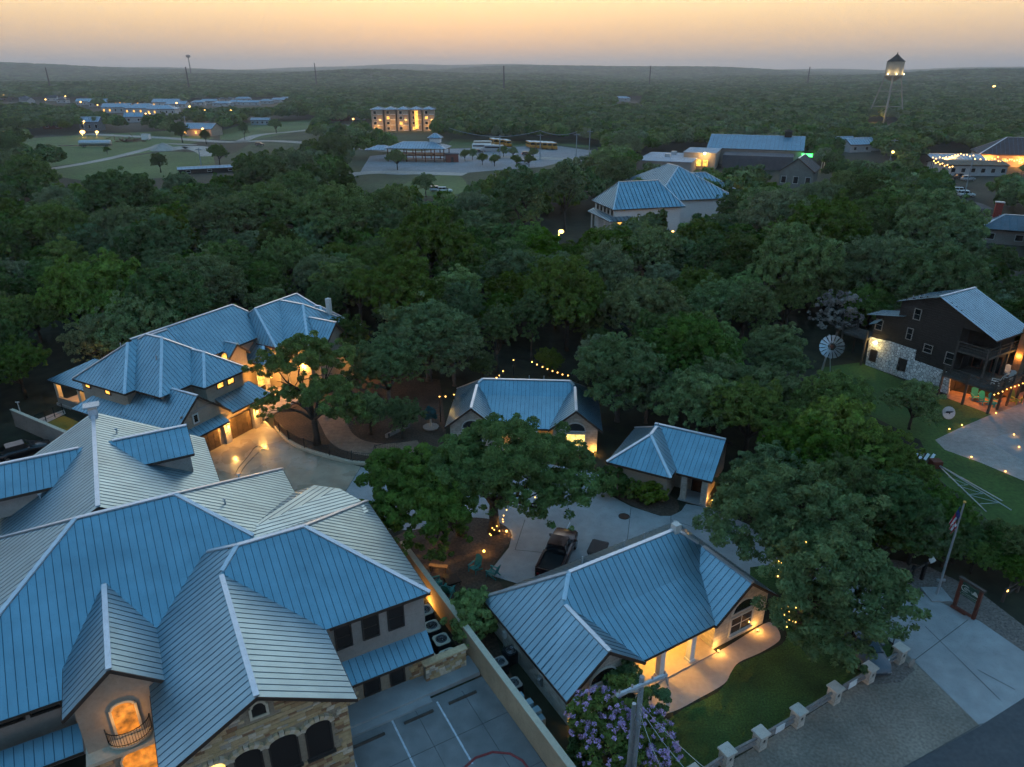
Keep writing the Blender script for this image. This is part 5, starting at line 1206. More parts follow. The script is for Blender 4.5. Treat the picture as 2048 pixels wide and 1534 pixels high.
def car(name, label, pos, rz, paintm, kind='sedan', lights=False, group=None, cat='car'):
    t = thing(name, label, cat, pos, rz, group)
    if kind == 'pickup':
        prof = [(-2.95, .86, .55, .98), (-2.9, .95, .45, 1.12), (-1.0, .97, .38, 1.14), (1.0, .97, .38, 1.14), (1.6, .96, .38, 1.12), (2.7, .90, .42, 1.04), (2.95, .78, .5, .92)]
        mb = MB(); loft(mb, [ring(*p) for p in prof]); part('body', mb, paintm, t, True)
        mb = MB(); mb.box(-2.75, -.72, -.76, .76, 1.145, 1.15); part('bed_floor', mb, M['tyre'], t)
        for s_ in (-1, 1): part('bed_side', MB().box(-2.9, -.7, s_ * .86 - .08, s_ * .86 + .08, 1.1, 1.32), paintm, t)
        part('tailgate', MB().box(-2.96, -2.86, -.82, .82, .75, 1.3), paintm, t)
        cab = [(-.75, .84, 1.1, 1.3), (-.62, .76, 1.1, 1.86), (.5, .74, 1.1, 1.88), (1.05, .80, 1.1, 1.42), (1.35, .84, 1.1, 1.16)]
        wx = (1.85, -1.85); R_ = .40
        glass = [((-.66, .70, 1.35, 1.78),)]
    else:
        prof = [(-2.35, .74, .5, .86), (-2.25, .86, .35, .98), (-1.3, .91, .28, 1.02), (.8, .91, .28, .98), (1.9, .86, .3, .84), (2.3, .70, .4, .68)]
        if kind == 'suv': prof = [(-2.35, .80, .5, 1.05), (-2.25, .92, .38, 1.12), (-1.3, .95, .34, 1.14), (.9, .95, .34, 1.10), (1.95, .9, .36, 1.0), (2.3, .74, .46, .82)]
        mb = MB(); loft(mb, [ring(*p) for p in prof]); part('body', mb, paintm, t, True)
        cab = [(-1.9, .72, .9, 1.04), (-1.25, .66, .9, 1.42), (.1, .64, .9, 1.44), (1.05, .78, .9, 1.0)] if kind == 'sedan' else [(-2.25, .80, 1.0, 1.2), (-2.0, .74, 1.0, 1.72), (.2, .72, 1.0, 1.76), (1.1, .82, 1.0, 1.14)]
        wx = (1.45, -1.45); R_ = .33 if kind == 'sedan' else .36
    secs = [[(x, -w_, z0), (x, w_, z0), (x, w_, z0 + .05), (x, w_ - .10, z1), (x, -w_ + .10, z1), (x, -w_, z0 + .05)] for x, w_, z0, z1 in cab]
    mb = MB(); loft(mb, secs); cb = part('cabin_glass', mb, M['glass'], t)
    top = [s_ for s_ in cab if s_[3] > 1.35 or kind == 'sedan'][-3:]
    i0, i1 = (1, 2); mb = MB(); x0, x1 = cab[i0][0], cab[i1][0]; w_ = cab[i0][1] - .08; z = max(cab[i0][3], cab[i1][3])
    mb.box(x0 - .05, x1 + .1, -w_, w_, z - .04, z + .025); part('roof_panel', mb, paintm, t)
    for s_ in (-1, 1):
        for x in (x0 - .02, (x0 + x1) / 2, x1 + .04): part('pillar', MB().bar((x, s_ * (cab[1][1] + .01), cab[1][2] + .02), (x, s_ * (cab[1][1] - .10), z), .09, .04), paintm, cb)
        part('mirror', MB().box(cab[-2][0] + .25, cab[-2][0] + .42, s_ * .97 - .1, s_ * .97 + .1, cab[-1][3] - .02, cab[-1][3] + .13), paintm, t)
        xe = prof[0][0]; part('tail_light', MB().box(xe - .03, xe + .05, s_ * (prof[0][1] - .16) - .1, s_ * (prof[0][1] - .16) + .1, prof[0][3] - .22, prof[0][3] - .06), M['red'] if lights else M['redp'], t)
        xe = prof[-1][0]; part('headlight', MB().box(xe - .08, xe + .02, s_ * (prof[-1][1] - .14) - .13, s_ * (prof[-1][1] - .14) + .13, prof[-1][3] - .18, prof[-1][3] - .06), M['bulbw'] if lights else M['chrome'], t)
    for x in wx:
        for s_ in (-1, 1): wheel(t, x, s_ * (prof[2][1] - .12), R_)
    return t
def onpx(px, py, z=0): return P(px, py, z) * 1.0
c_ = P(1116, 1100, 1.0); car('pickup_truck', 'dark maroon crew cab pickup parked behind the front cottage', (c_.x, c_.y, .03), head((1093, 1150), (1130, 1068)), M['maroon'], 'pickup', cat='truck')
c_ = P(44, 893, 1.0); car('parked_car', 'black sedan parked below the grey retaining wall', (c_.x, c_.y, .03), head((0, 906), (95, 880)), M['black'], 'sedan')
c_ = P(1726, 1286, .8); car('parked_car', 'grey car half hidden under the wide oak by the fence', (c_.x, c_.y, .03), head((1720, 1270), (1752, 1318)), M['dgrey'], 'sedan')
# golf cart
c_ = P(1197, 1094, 1.9); t = thing('golf_cart', 'small golf cart with black canopy parked beside the pickup', 'golf cart', (c_.x, c_.y, .03), head((1190, 1112), (1206, 1078)))
mb = MB(); loft(mb, [ring(-1.15, .55, .3, .75), ring(-.5, .58, .28, .8), ring(.1, .58, .28, .45), ring(.7, .58, .28, .5), ring(.85, .56, .28, .85), ring(1.15, .48, .34, .75)]); part('body', mb, M['vinyl'], t)
mb = MB(); loft(mb, [[(x, -w_, z), (x, w_, z), (x, w_, z + .07), (x, -w_, z + .07)] for x, w_, z in ((-1.05, .56, 1.86), (-.9, .64, 1.9), (.6, .64, 1.9), (.8, .56, 1.84))]); part('canopy', mb, M['vinyl'], t)
for x, y in ((-.9, -.52), (-.9, .52), (.72, -.52), (.72, .52)): part('canopy_post', MB().tube([(x, y, .7), (x * .95, y, 1.88)], .025, 6), M['iron'], t)
part('seat', MB().box(-.55, 0, -.5, .5, .72, .86), M['stuccoG'], t); part('backrest', MB().box(-.62, -.52, -.5, .5, .86, 1.25), M['stuccoG'], t)
part('steering_wheel', MB().tube([(.42 + .06 * math.sin(a), .25 + .17 * math.cos(a), 1.05 + .15 * math.sin(a)) for a in np.linspace(0, 6.28, 13)], .015, 5), M['iron'], t)
for x in (.78, -.78):
    for y in (-.48, .48): wheel(t, x, y, .22, .18)
# ---- chairs, bench, fire pit
def adirondack(name, label, pos, rz, m, group=None, s=1.0):
    t = thing(name, label, 'chair', pos, rz, group); t.scale = (s, s, s)
    for k in range(5): part('seat_slat', MB().obox((.30 - k * .11, 0, .36 - k * .028), (.05, 0, -.012), (0, .27, 0), (0, 0, .012)), m, t)
    for k in range(6):
        y = -.25 + k * .10; hgt = .78 + .14 * math.sin(math.pi * (k + .5) / 6); part('back_slat', MB().obox((-.30 - hgt * .16, y, .26 + hgt * .48), (-hgt * .16, 0, hgt * .48), (0, .043, 0), (.012, 0, .004)), m, t)
    for y in (-.33, .33):
        part('arm', MB().box(-.35, .38, y - .07, y + .07, .55, .575), m, t); part('leg', MB().box(.28, .36, y - .02, y + .02, 0, .55), m, t)
        part('leg', MB().obox((-.08, y, .20), (.42, 0, .17), (0, .02, 0), (-.02, 0, .05)), m, t)
    return t
for px, py, hd, lab in ((950, 1142, -2.2, 'teal slatted garden chair facing the fire pit from the driveway side'), (873, 1172, .4, 'teal slatted garden chair close to the lodge eave'), (985, 1152, 2.6, 'teal garden chair half hidden by the bright bush'), (897, 1188, 1.2, 'teal garden chair whose back peeks behind the bush')):
    c_ = P(px, py); adirondack('garden_chair', lab, (c_.x, c_.y, .03), hd, M['teal'])
c_ = P(877, 1142); t = thing('wooden_bench', 'plain pale wood bench below the glowing leaves', 'bench', (c_.x, c_.y, .03), -.15)
part('seat', MB().box(-.7, .7, -.2, .2, .42, .48), mat('pale cedar', (.33, .17, .08), .8, 0, .25, 5), t)
for x in (-.58, .58): part('leg', MB().box(x - .05, x + .05, -.17, .17, 0, .42), MATS['pale cedar'], t)
c_ = P(905, 1168); t = thing('fire_pit', 'black square iron fire pit among the teal chairs', 'fire pit', (c_.x, c_.y, .03), .5)
mb = MB(); mb.box(-.5, .5, -.5, .5, .3, .42); part('rim', mb, M['iron'], t); part('bowl', MB().lathe([(.15, .05), (.36, .2), (.42, .43)], 14), M['iron'], t)
for x in (-.42, .42):
    for y in (-.42, .42): part('leg', MB().box(x - .03, x + .03, y - .03, y + .03, 0, .3), M['iron'], t)
c_ = P(884, 1182); t = thing('boulder', 'round pale boulder beside the teal chairs', 'rock', (c_.x, c_.y, .02)); part('stone', MB().ball((0, 0, .18), .28, 12, 8, .75), M['plant'], t, True)
# ---- small garden lamps
def garden_light(label, pos, e, group=None, aim=None, col=WARM, r=.06):
    t = thing('garden_light', label, 'lamp', pos, 0, group); part('stake', MB().tube([(0, 0, 0), (0, 0, .14)], .02, 6), M['iron'], t); part('lamp_glass', MB().ball((0, 0, .18), r, 8, 6), M['bulb'], t)
    lamp(t, (0, 0, .30), e, col, .05); return t
def near_wall(h, u, v): return h.W(u, v, .03)
for u in (11.9, 15.5): garden_light('warm ground light washing the front cottage stone wall', near_wall(E_, u, .05), 26, 'ground lights at the front cottage')
garden_light('warm ground light at the lit corner of the rear cottage', near_wall(C_, 14.5, .05), 34)
for v in (53.9, 56.2): garden_light('warm ground light washing the side of the pillared outbuilding', D.W(-9.55, v, .03), 30, 'ground lights at the outbuilding')
garden_light('warm lamp glowing inside the rounded shrub', P(1271, 990) + UP * .5, 14)
garden_light('bright path light at the edge of the mulch bed', P(968, 1106), 20, r=.1)
garden_light('bright path light at the foot of the lit oak', P(1013, 1066), 14, r=.09)
garden_light('hidden lamp making the leaves above the bench glow', P(879, 1122) + UP * .5, 110, col=(1, .5, .08), r=.12)
garden_light('small lamp glowing in the leaning oak', P(878, 1066) + UP * 1.2, 5)
garden_light('warm lamp at the cottage corner behind the lilac blossom', near_wall(E_, .9, -.15), 18)
garden_light('warm lamp between the lodge and the stucco wall by the air conditioners', aw_(13.7, 36.8), 60)
garden_light('small lamp low in the lilac crape myrtle', P(1279, 1512) + UP * .3, 8)
# ---- fairy lights wound on the two oaks
def fairy(label, base, pxs, zs, r=.045, up_=0.0):
    t = thing('fairy_lights', label, 'string lights', base)
    pts_ = []
    for (px, py), z in zip(pxs, zs):
        z = z + up_; p = P(px, py, z); part('bulb', MB().ball((p.x - base[0], p.y - base[1], z), r, 6, 4), M['bulb'], t); pts_.append((p.x - base[0], p.y - base[1], z))
    o = part('wire', MB().tube(pts_, .006, 4, False), M['iron'], t); c0 = np.mean(np.array(pts_), axis=0); lamp(t, tuple(c0), 10, WARM, .3); return t
b = P(988, 1064); K_ = lambda a, b_: (700 + a / 3.864, 800 + b_ / 3.864)
fairy('tiny warm lights wound up the courtyard oak trunk', (b.x, b.y, 0), [K_(*p) for p in ((1090, 1045), (1080, 1035), (1100, 990), (1115, 1003), (1155, 1012), (1135, 975), (1183, 940), (1180, 922), (1113, 938), (1145, 900), (1187, 893), (1210, 850), (1263, 828))], [.3, .4, .7, .6, .6, .9, 1.1, 1.3, 1.1, 1.5, 1.5, 1.9, 2.0])
fairy('tiny warm lights scattered through the courtyard oak crown', (b.x, b.y, 0), [K_(*p) for p in ((1430, 752), (1508, 716), (1548, 680), (1355, 552), (1270, 488), (1160, 435), (1195, 380), (1350, 455))], [3.2, 3.4, 3.8, 5.4, 6.0, 6.2, 6.4, 6.2])
b = P(1600, 1255); K2 = lambda a, b_: (1390 + a / 3.933, 960 + b_ / 3.933)
fairy('tiny warm lights high in the oak beside the front cottage', (b.x, b.y, 0), [K2(*p) for p in ((660, 637), (683, 650), (657, 655), (683, 692), (657, 708), (690, 748), (652, 757), (663, 768), (645, 797), (657, 812), (715, 750), (755, 703), (873, 490))], [5.2, 5.2, 5, 4.8, 4.8, 4.5, 4.5, 4.4, 4.2, 4.1, 4.5, 5, 7.4], up_=1.3)
fairy('tiny warm lights low in the oak beside the front cottage', (b.x, b.y, 0), [K2(*p) for p in ((722, 943), (645, 996), (660, 985), (678, 1010), (713, 990), (735, 993), (788, 990), (795, 1005), (737, 1034), (706, 1060), (780, 1058), (730, 1086), (718, 1115), (742, 1103), (705, 1125), (772, 1115), (790, 1118), (722, 1155))], [2.6, 2.3, 2.3, 2.2, 2.4, 2.3, 2.4, 2.3, 2.1, 2, 2, 1.8, 1.7, 1.7, 1.6, 1.7, 1.7, 1.4], up_=1.6)
# ---- string lights behind the rear cottage
def string_lights(label, pxs, z, r=.07, e=14, posts=True):
    p0 = P(*pxs[0], z); t = thing('string_lights', label, 'string lights', (p0.x, p0.y, 0)); pts_ = []
    for px in pxs:
        p = P(*px, z); q_ = (p.x - p0.x, p.y - p0.y, z); pts_.append((q_[0], q_[1], z + .14)); part('bulb', MB().ball(q_, r, 8, 5), M['bulb'], t)
    part('cable', MB().tube(pts_, .012, 4, False), M['iron'], t)
    for q_ in (pts_[0], pts_[-1]): part('post', MB().tube([(q_[0], q_[1], 0), (q_[0], q_[1], z + .3)], .05, 6), M['iron'], t)
    for k in range(0, len(pts_), 3): lamp(t, (pts_[k][0], pts_[k][1], z - .3), e, WARM, .15)
    return t
string_lights('long sagging string of warm bulbs behind the rear cottage', [(1027, 720), (1064, 724), (1074, 729), (1085, 734), (1095, 738), (1105, 742), (1115, 745), (1125, 749), (1136, 751), (1158, 756)], 3.2)
string_lights('short string of warm bulbs above the left end of the rear cottage ridge', [(1006, 742), (999, 751), (993, 755)], 4.6, e=8)
string_lights('short string of warm bulbs left of the rear cottage', [(879, 793), (891, 793), (908, 789)], 3.0, e=22)
# ---- flagpole
b = P(1873, 1190); t = thing('flagpole', 'tall grey flagpole with a limp striped flag', 'flagpole', b)
part('base', MB().prism([(-.75, -.75), (.75, -.75), (.75, .75), (-.75, .75)], .0, .10), conc, t); part('pole', MB().tube([(0, 0, .1), (0, 0, 4), (0, 0, 7.7)], [.085, .075, .05], 10), M['galv'], t)
part('finial', MB().ball((0, 0, 7.8), .1, 10, 7), mat('gilded ball', (.6, .38, .1), .35, .8, .05, 5), t); part('cleat', MB().box(-.3, .3, -.06, .06, 1.25, 1.4), M['galv'], t)
n_, m_ = 14, 26; fl_cols = (mat('flag red', (.35, .02, .03), .8, 0, .1, 5), mat('flag white', (.62, .62, .62), .8, 0, .06, 5), mat('flag blue', (.02, .04, .16), .8, 0, .1, 5))
me = bpy.data.meshes.new('flag'); vs = []; fs = []; mi = []
for i in range(n_ + 1):                                # limp cloth: fly edge falls, folds gather at the pole
    for j in range(m_ + 1):
        s_, d_ = i / n_, j / m_
        x = .10 + .62 * s_ * (.55 - .25 * d_) ; y = .16 * math.sin(s_ * 11) * (.4 + .6 * d_); z = 7.45 - 2.0 * d_ * (1 - .15 * s_) - 1.5 * s_ ** 1.1 * (1 - d_ * .55)
        vs.append((x + .10 * math.sin(j * .5), y, z))
for i in range(n_):
    for j in range(m_):
        fs.append((i * (m_ + 1) + j, i * (m_ + 1) + j + 1, (i + 1) * (m_ + 1) + j + 1, (i + 1) * (m_ + 1) + j))
        mi.append(2 if (i < n_ * .42 and j < m_ * 7 / 13) else int(j / m_ * 13) % 2)
me.from_pydata(vs, [], fs); [me.materials.append(c) for c in fl_cols]; me.polygons.foreach_set('material_index', mi); me.update(); fo = link('flag', me, t); fo.rotation_euler = (0, 0, 2.4)
# ---- wooden sign
sp0, sp1 = P(1908, 1213), P(1946, 1238); t = thing('wooden_sign', 'green lettered sign between brown timber posts beside the driveway', 'sign', (sp0 + sp1) / 2, math.atan2(sp1.y - sp0.y, sp1.x - sp0.x)); hw = (sp1 - sp0).length / 2
for x in (-hw, hw): part('post', MB().box(x - .1, x + .1, -.1, .1, 0, 2.35), M['rust'], t)
part('cross_beam', MB().box(-hw - .2, hw + .2, -.12, .12, 2.35, 2.5), M['deck'], t)
bd = part('sign_board', MB().box(-hw + .12, hw - .12, -.04, .04, 1.25, 2.2), mat('sign green', (.03, .075, .05), .7, 0, .2, 5), t)
cr = mat('sign cream paint', (.50, .52, .46), .8, 0, .1, 6)
def script(pts_, r, nm='lettering'): part(nm, MB().tube([(x, -.052, z) for x, z in pts_], r, 5), cr, bd)
script([(-.30 - .28 * math.cos(a) * 1.0, 1.86 + .22 * math.sin(a)) for a in np.linspace(-2.3, 2.3, 16)][::-1], .022)
script([(-.28 + .10 * math.cos(a), 1.84 + .07 * math.sin(a)) for a in np.linspace(0, 6.1, 14)], .02)
script([(-.12, 1.92), (-.10, 1.78), (-.04, 1.9), (.02, 1.78), (.10, 1.88), (.16, 1.78)], .016); 
mb = MB(); mb.extr([(.12, -.041, 1.72), (.20, -.041, 1.80), (.30, -.041, 2.04), (.44, -.041, 1.98), (.56, -.041, 1.82), (.58, -.041, 1.72), (.36, -.041, 1.76)], (0, -.02, 0)); part('emblem', mb, cr, bd)
script([(x, 1.50 + .03 * math.sin(x * 40)) for x in np.linspace(-.5, .55, 40)], .010); script([(-.6, 1.36), (.6, 1.36)], .010)
for i, (x, z) in enumerate(((-.2, .35), (.15, .55))): part('log', MB().tube([(x - .5, -.35, .2 + i * .12), (x + .5, -.3, .22 + i * .12)], .12, 7), M['rust'], t)
# ---- board on two posts by the mulch, lamp post, rail fence
b = P(1832, 1162); t = thing('map_stand', 'dark post stand with a small white framed panel beside the flagpole', 'sign stand', b, .35)
for x in (-.6, .5): part('post', MB().box(x - .1, x + .1, -.1, .1, 0, 1.5), M['iron'], t)
part('rail', MB().bar((-1.6, 0, .95), (1.0, 0, 1.5), .1, .14), M['deck'], t); part('panel', MB().obox((1.05, -.02, 1.62), (.22, 0, .06), (0, .14, .1), (0, -.01, .02)), M['wframe'], t)
b = P(1781, 1303); t = thing('lamp_post', 'slim black crook lamp post at the fence corner', 'lamp post', b); part('pole', MB().tube([(0, 0, 0), (.02, 0, 1.2), (.1, 0, 1.9), (.28, 0, 2.05), (.36, 0, 1.95)], .03, 6), M['iron'], t); part('lamp_head', MB().lathe([(.03, 1.98), (.11, 1.82)], 10, (.36, 0, 0)), M['iron'], t)
b, e_ = P(2004, 1204), P(2062, 1165); t = thing('rail_fence', 'dark timber rail fence at the grass edge beyond the sign', 'fence', b, math.atan2(e_.y - b.y, e_.x - b.x)); Lf = (e_ - b).length
for x in (0, Lf / 2, Lf): part('post', MB().box(x - .08, x + .08, -.08, .08, 0, 1.2), M['deck'], t)
for z in (.5, 1.0): part('rail', MB().box(-.1, Lf, -.04, .04, z, z + .14), M['deck'], t)
part('glowing_reflector', MB().box(-.08, .08, -.12, -.08, 1.0, 1.1), M['bulb'], t)  # reflector's glint put in as emission, using the bulb material
# ---- stone pillar fence along the verge
PP = [(1385, 1572), (1450, 1529), (1517, 1493), (1592, 1448), (1665, 1402), (1733, 1361), (1795, 1322)]; pw_ = [P(*p) for p in PP]
for i, p in enumerate(pw_):
    a = math.atan2(pw_[-1].y - pw_[0].y, pw_[-1].x - pw_[0].x); ends = ['at the utility pole end of the fence', 'at the driveway corner']
    t = thing('stone_pillar', 'squat limestone fence pillar with flat cap at the driveway corner' if i == 6 else 'squat limestone fence pillar with flat cap along the lawn', 'pillar', p, a, None if i == 6 else 'stone pillars of the front fence')
    part('shaft', MB().box(-.29, .29, -.29, .29, 0, 1.05), M['lime'], t); part('cap', MB().box(-.37, .37, -.37, .37, 1.05, 1.16), mat('cut limestone', (.50, .46, .40), .85, 0, .12, 4), t)
    for s_ in (-1, 1): part('lamp_niche', MB().box(-.07, .07, s_ * .292 - .006, s_ * .292 + .006, .6, .78), M['iron'], t)
for i in range(6):
    p, q_ = pw_[i], pw_[i + 1]; d = (q_ - p); L_ = d.length
    t = thing('fence_rails', 'weathered timber rails with a white notice between two stone pillars' if i in (2, 4, 5) else 'weathered timber rails between two stone pillars', 'fence rails', p, math.atan2(d.y, d.x), 'noticed rails' if i in (2, 4, 5) else 'plain rails of the front fence')
    for z in (.35, .72): part('rail', MB().box(.29, L_ - .29, -.06, .06, z, z + .15), mat('weathered grey rail', (.22, .20, .19), .85, 0, .25, 4), t)
    if i in (2, 4, 5): part('notice_board', MB().box(L_ * .5 - .35, L_ * .5 + .35, -.09, -.065, .36, .84), M['white'], t)
b = pw_[-1] + Vector((.55, -.5, 0)); t = thing('round_plaque', 'small round plaque leaning by the end pillar', 'plaque', b, .5); part('disc', MB().tube([(0, -.03, .35), (0, .03, .35)], .3, 18), M['stuccoG'], t); part('stake', MB().box(-.04, .04, -.03, .03, 0, .2), M['iron'], t)
# ---- utility pole
top = P(1284, 1358, 8.6); t = thing('utility_pole', 'weathered grey utility pole with wooden cross arm and conduit', 'utility pole', (top.x, top.y, 0))
part('pole', MB().tube([(0, 0, 0), (0, 0, 5), (0, 0, 8.75)], [.17, .15, .12], 12), M['pole'], t)
ax = P(1231, 1383, 8.4) - P(1331, 1341, 8.4); ax.z = 0; al = ax.length; ax.normalize()
part('cross_arm', MB().obox((0, -.14, 8.4), ax * al / 2, Vector((-ax.y, ax.x, 0)) * .06, (0, 0, .08)), mat('bleached cross arm', (.40, .46, .50), .8, 0, .15, 6), t)
for k in (-.9, -.4, .4, .9): part('insulator', MB().lathe([(.03, 0), (.06, .05), (.035, .1), (.06, .15), (.03, .2)], 8, (ax.x * al / 2 * k, ax.y * al / 2 * k - .14, 8.48)), M['plant'], t)
part('conduit', MB().tube([(-.28, -.12, 0), (-.28, -.12, 7.2)], .10, 10), M['galv'], t); part('conduit', MB().tube([(-.05, -.22, 0), (-.05, -.22, 6.2)], .05, 8), M['galv'], t)
part('brace', MB().bar((0, -.1, 7.9), tuple(ax * al * .3 + Vector((0, -.14, 8.35))), .04, .06), M['galv'], t)
part('insulator_string', MB().tube([tuple(-ax * al * .48 + Vector((0, -.14, 8.3))), tuple(-ax * al * .48 + Vector((.14, -.2, 7.8)))], .045, 6), M['plant'], t)
lm = P(1262, 1380, 8.0) - Vector((top.x, top.y, 0)); part('lamp_arm', MB().tube([(0, 0, 7.9), tuple(lm)], .03, 6), M['galv'], t); part('lamp_head', MB().ball(tuple(lm), .14, 10, 6, .7), M['galv'], t)
def wire(label, a, b, sag, r=.014, group=None, n=14):
    a, b = Vector(a), Vector(b); pts_ = [a.lerp(b, k / n) - Vector((0, 0, sag * 4 * (k / n) * (1 - k / n))) for k in range(n + 1)]
    mb = MB(); mb.tube([p - a for p in pts_], r, 4, False); o = part('overhead_wire', mb, M['iron'] if r < .013 else M['galv'], None); o.location = a; return tag(o, label, 'wire', group)
for k, (e1, zz) in enumerate((((1440, 1560), 5.2), ((1392, 1560), 5.6), ((1335, 1560), 6.0))):
    wire('slack overhead wire running down from the utility pole', (top.x, top.y - .1, 7.2 - .25 * k), P(*e1, zz), .25, .014, 'wires from the utility pole')
# ---- planter with clipped tree, low timber edging, iron fence and kerb, hoses, manhole
b = P(862, 858); t = thing('potted_topiary', 'blue grey ball topiary in a broad stone bowl', 'planter', b); part('bowl', MB().lathe([(.5, 0), (.75, .12), (.85, .3), (.78, .32)], 18), M['plant'], t); part('stem', MB().tube([(0, 0, .25), (0, 0, 1.35)], .09, 8), M['wframe'], t)
rng = np.random.default_rng(77); link('ball', crown_mesh('ball', rng, [(0, 0, 1.75, .6, .6)], 60, 2600, .07, leafmat('blue green leaves', (.06, .13, .13), .1), .3, .9, -.9), t)
a, b = P(772, 876), P(818, 853); t = thing('timber_edging', 'low grey timber edging rising from the dirt path', 'edging', a, math.atan2(b.y - a.y, b.x - a.x)); part('beam', MB().box(0, (b - a).length, -.12, .12, 0, .4), M['plant'], t); part('stake', MB().box(.2, .35, -.2, -.12, 0, .45), M['deck'], t)
fp = smooth_poly([tuple(P(*p)[:2]) for p in ((551, 856), (560, 868), (578, 884), (610, 901), (660, 916), (705, 927), (748, 929), (752, 915), (800, 905))], 6, False)
kb = MB(); 
for i in range(len(fp) - 1):
    if i < 36: kb.bar((*fp[i], .14), (*fp[i + 1], .14), .3, .3)
o = part('kerb_wall', kb, M['trim']); tag(o, 'pale curved kerb wall under the iron fence', 'kerb')
t = thing('iron_fence', 'black iron picket fence curving along the wet apron', 'fence'); mb1 = MB(); mb2 = MB()
for z in (.45, 1.25): part('rail', MB().tube([(x, y, z) for x, y in fp], .022, 4), M['iron'], t)
for i in range(len(fp) - 1):
    a, b = Vector(fp[i]), Vector(fp[i + 1]); n_ = max(1, int((b - a).length / .14))
    for k in range(n_): p = a.lerp(b, k / n_); mb1.box(p.x - .009, p.x + .009, p.y - .009, p.y + .009, .3, 1.3)
    if i % 6 == 0: part('post', MB().box(a.x - .04, a.x + .04, a.y - .04, a.y + .04, 0, 1.4), M['iron'], t)
o = part('pickets', mb1, M['iron'], t); o['kind'] = 'stuff'
for lab, pts_ in (('dark hose looping over the wet apron', ((516, 893), (508, 897), (495, 915), (478, 935), (470, 950))), ('second dark hose trailing beside the first hose', ((518, 894), (525, 897), (510, 912), (490, 933), (480, 950)))):
    q_ = [P(*p) for p in pts_]; o = part('garden_hose', MB().tube([(x - q_[0].x, y - q_[0].y, .04) for x, y in smooth_poly([tuple(p[:2]) for p in q_], 6, False)], .022, 5), M['vinyl']); o.location = (q_[0].x, q_[0].y, 0); tag(o, lab, 'hose')
b = P(1248, 1033); t = thing('manhole_cover', 'round rusty manhole cover set in the driveway', 'manhole cover', b); part('frame_ring', MB().lathe([(.47, .014), (.47, .026)], 24), M['iron'], t); part('lid', MB().lathe([(.41, .02), (.41, .034)], 24), mat('rusty iron lid', (.09, .045, .03), .85, .2, .3, 8), t)
# ---- retaining wall, turf and terrace at the left edge
a, b = P(33, 852), P(150, 903); t = thing('retaining_wall', 'plain grey stucco retaining wall above the black sedan', 'wall', a, math.atan2(b.y - a.y, b.x - a.x)); L_ = (b - a).length
part('wall_body', MB().box(0, L_, -.1, .15, 0, 1.9), M['stuccoG'], t); part('coping', MB().box(-.05, L_, -.14, .19, 1.9, 1.98), M['trim'], t)
sheet('turf_patch', [(95, 846), (128, 832), (165, 848), (140, 868)], mat('artificial turf', (.16, .14, .02), .9, 0, .2, 6, .3, 20), .05, 'small yellow green turf patch behind the retaining wall')
sheet('pool_terrace', [(60, 850), (75, 840), (128, 820), (132, 828), (95, 846), (75, 858)], walk, .06, 'pink paved terrace strip beside the turf patch')
a, b = P(75, 852), P(128, 828); t = thing('terrace_fence', 'thin black fence along the pink terrace', 'fence', a, math.atan2(b.y - a.y, b.x - a.x)); L_ = (b - a).length
for z in (.3, 1.2): part('rail', MB().box(0, L_, -.015, .015, z, z + .03), M['iron'], t)
for k in range(4): part('post', MB().box(L_ * k / 3 - .03, L_ * k / 3 + .03, -.03, .03, 0, 1.3), M['iron'], t)
b = P(47, 845); t = thing('pipe_vent', 'thin white vent pipe with a tee top behind the retaining wall', 'pipe', b); part('pipe', MB().tube([(0, 0, 0), (0, 0, 2.4)], .05, 6), M['wframe'], t); part('tee', MB().tube([(-.2, 0, 2.4), (.2, 0, 2.4)], .06, 6), M['wframe'], t)
# ---- windmill wheel, fallen tower, round tank lid, barn furniture
def mill_wheel(t, c, R, nrm, n=16):
    nrm = Vector(nrm).normalized(); a = nrm.cross(UP).normalized(); b = nrm.cross(a); c = Vector(c)
    for k in range(n):
        th = 2 * math.pi * k / n; d = a * math.cos(th) + b * math.sin(th); s_ = nrm.cross(d); mb = MB()
        mb.extr([c + d * R * .30 - s_ * R * .045, c + d * R * .30 + s_ * R * .045 + nrm * .05, c + d * R + s_ * R * .145 + nrm * .18, c + d * R - s_ * R * .145], nrm * .02); part('blade', mb, M['galv'], t)
    mb = MB()
    for rr_ in (.45, .9): mb.tube([c + (a * math.cos(2 * math.pi * k / 24) + b * math.sin(2 * math.pi * k / 24)) * R * rr_ - nrm * .03 for k in range(25)], .03, 4, False)
    part('wheel_rim', mb, M['galv'], t); part('hub', MB().tube([c - nrm * .3, c + nrm * .25], .22, 10), M['rust'], t)
b = P(1662, 742); wc = Vector((0, 0, 4.2)); q_ = P(1661, 691, 4.2); b = Vector((q_.x, q_.y, 0)); t = thing('windmill', 'old windmill wheel of pale blades on a short tower', 'windmill', b); mill_wheel(t, (0, -.4, 4.2), 1.4, (-.35, -1, .25)); 
for x, y in ((-.7, -.1), (.7, -.1), (0, .9)): part('leg', MB().tube([(x, y, 0), (0, .2, 4.3)], .06, 5), M['galv'], t)
part('tail_vane', MB().extr([(0.1, .5, 4.1), (.6, 2.2, 3.8), (.6, 2.2, 4.9), (.1, .5, 4.4)], (.03, 0, 0)), M['galv'], t)
a0, a1, a2 = P(1872, 935), P(1972, 1025), P(2022, 1022); t = thing('fallen_windmill_tower', 'galvanised windmill tower lying on its side in the grass', 'tower', a0)
for z, e_ in ((.1, a1), (.1, a2), (1.1, (a1 + a2) / 2)): part('leg', MB().tube([(0, 0, .4), tuple(e_ - a0 + UP * z)], .05, 5), M['galv'], t)
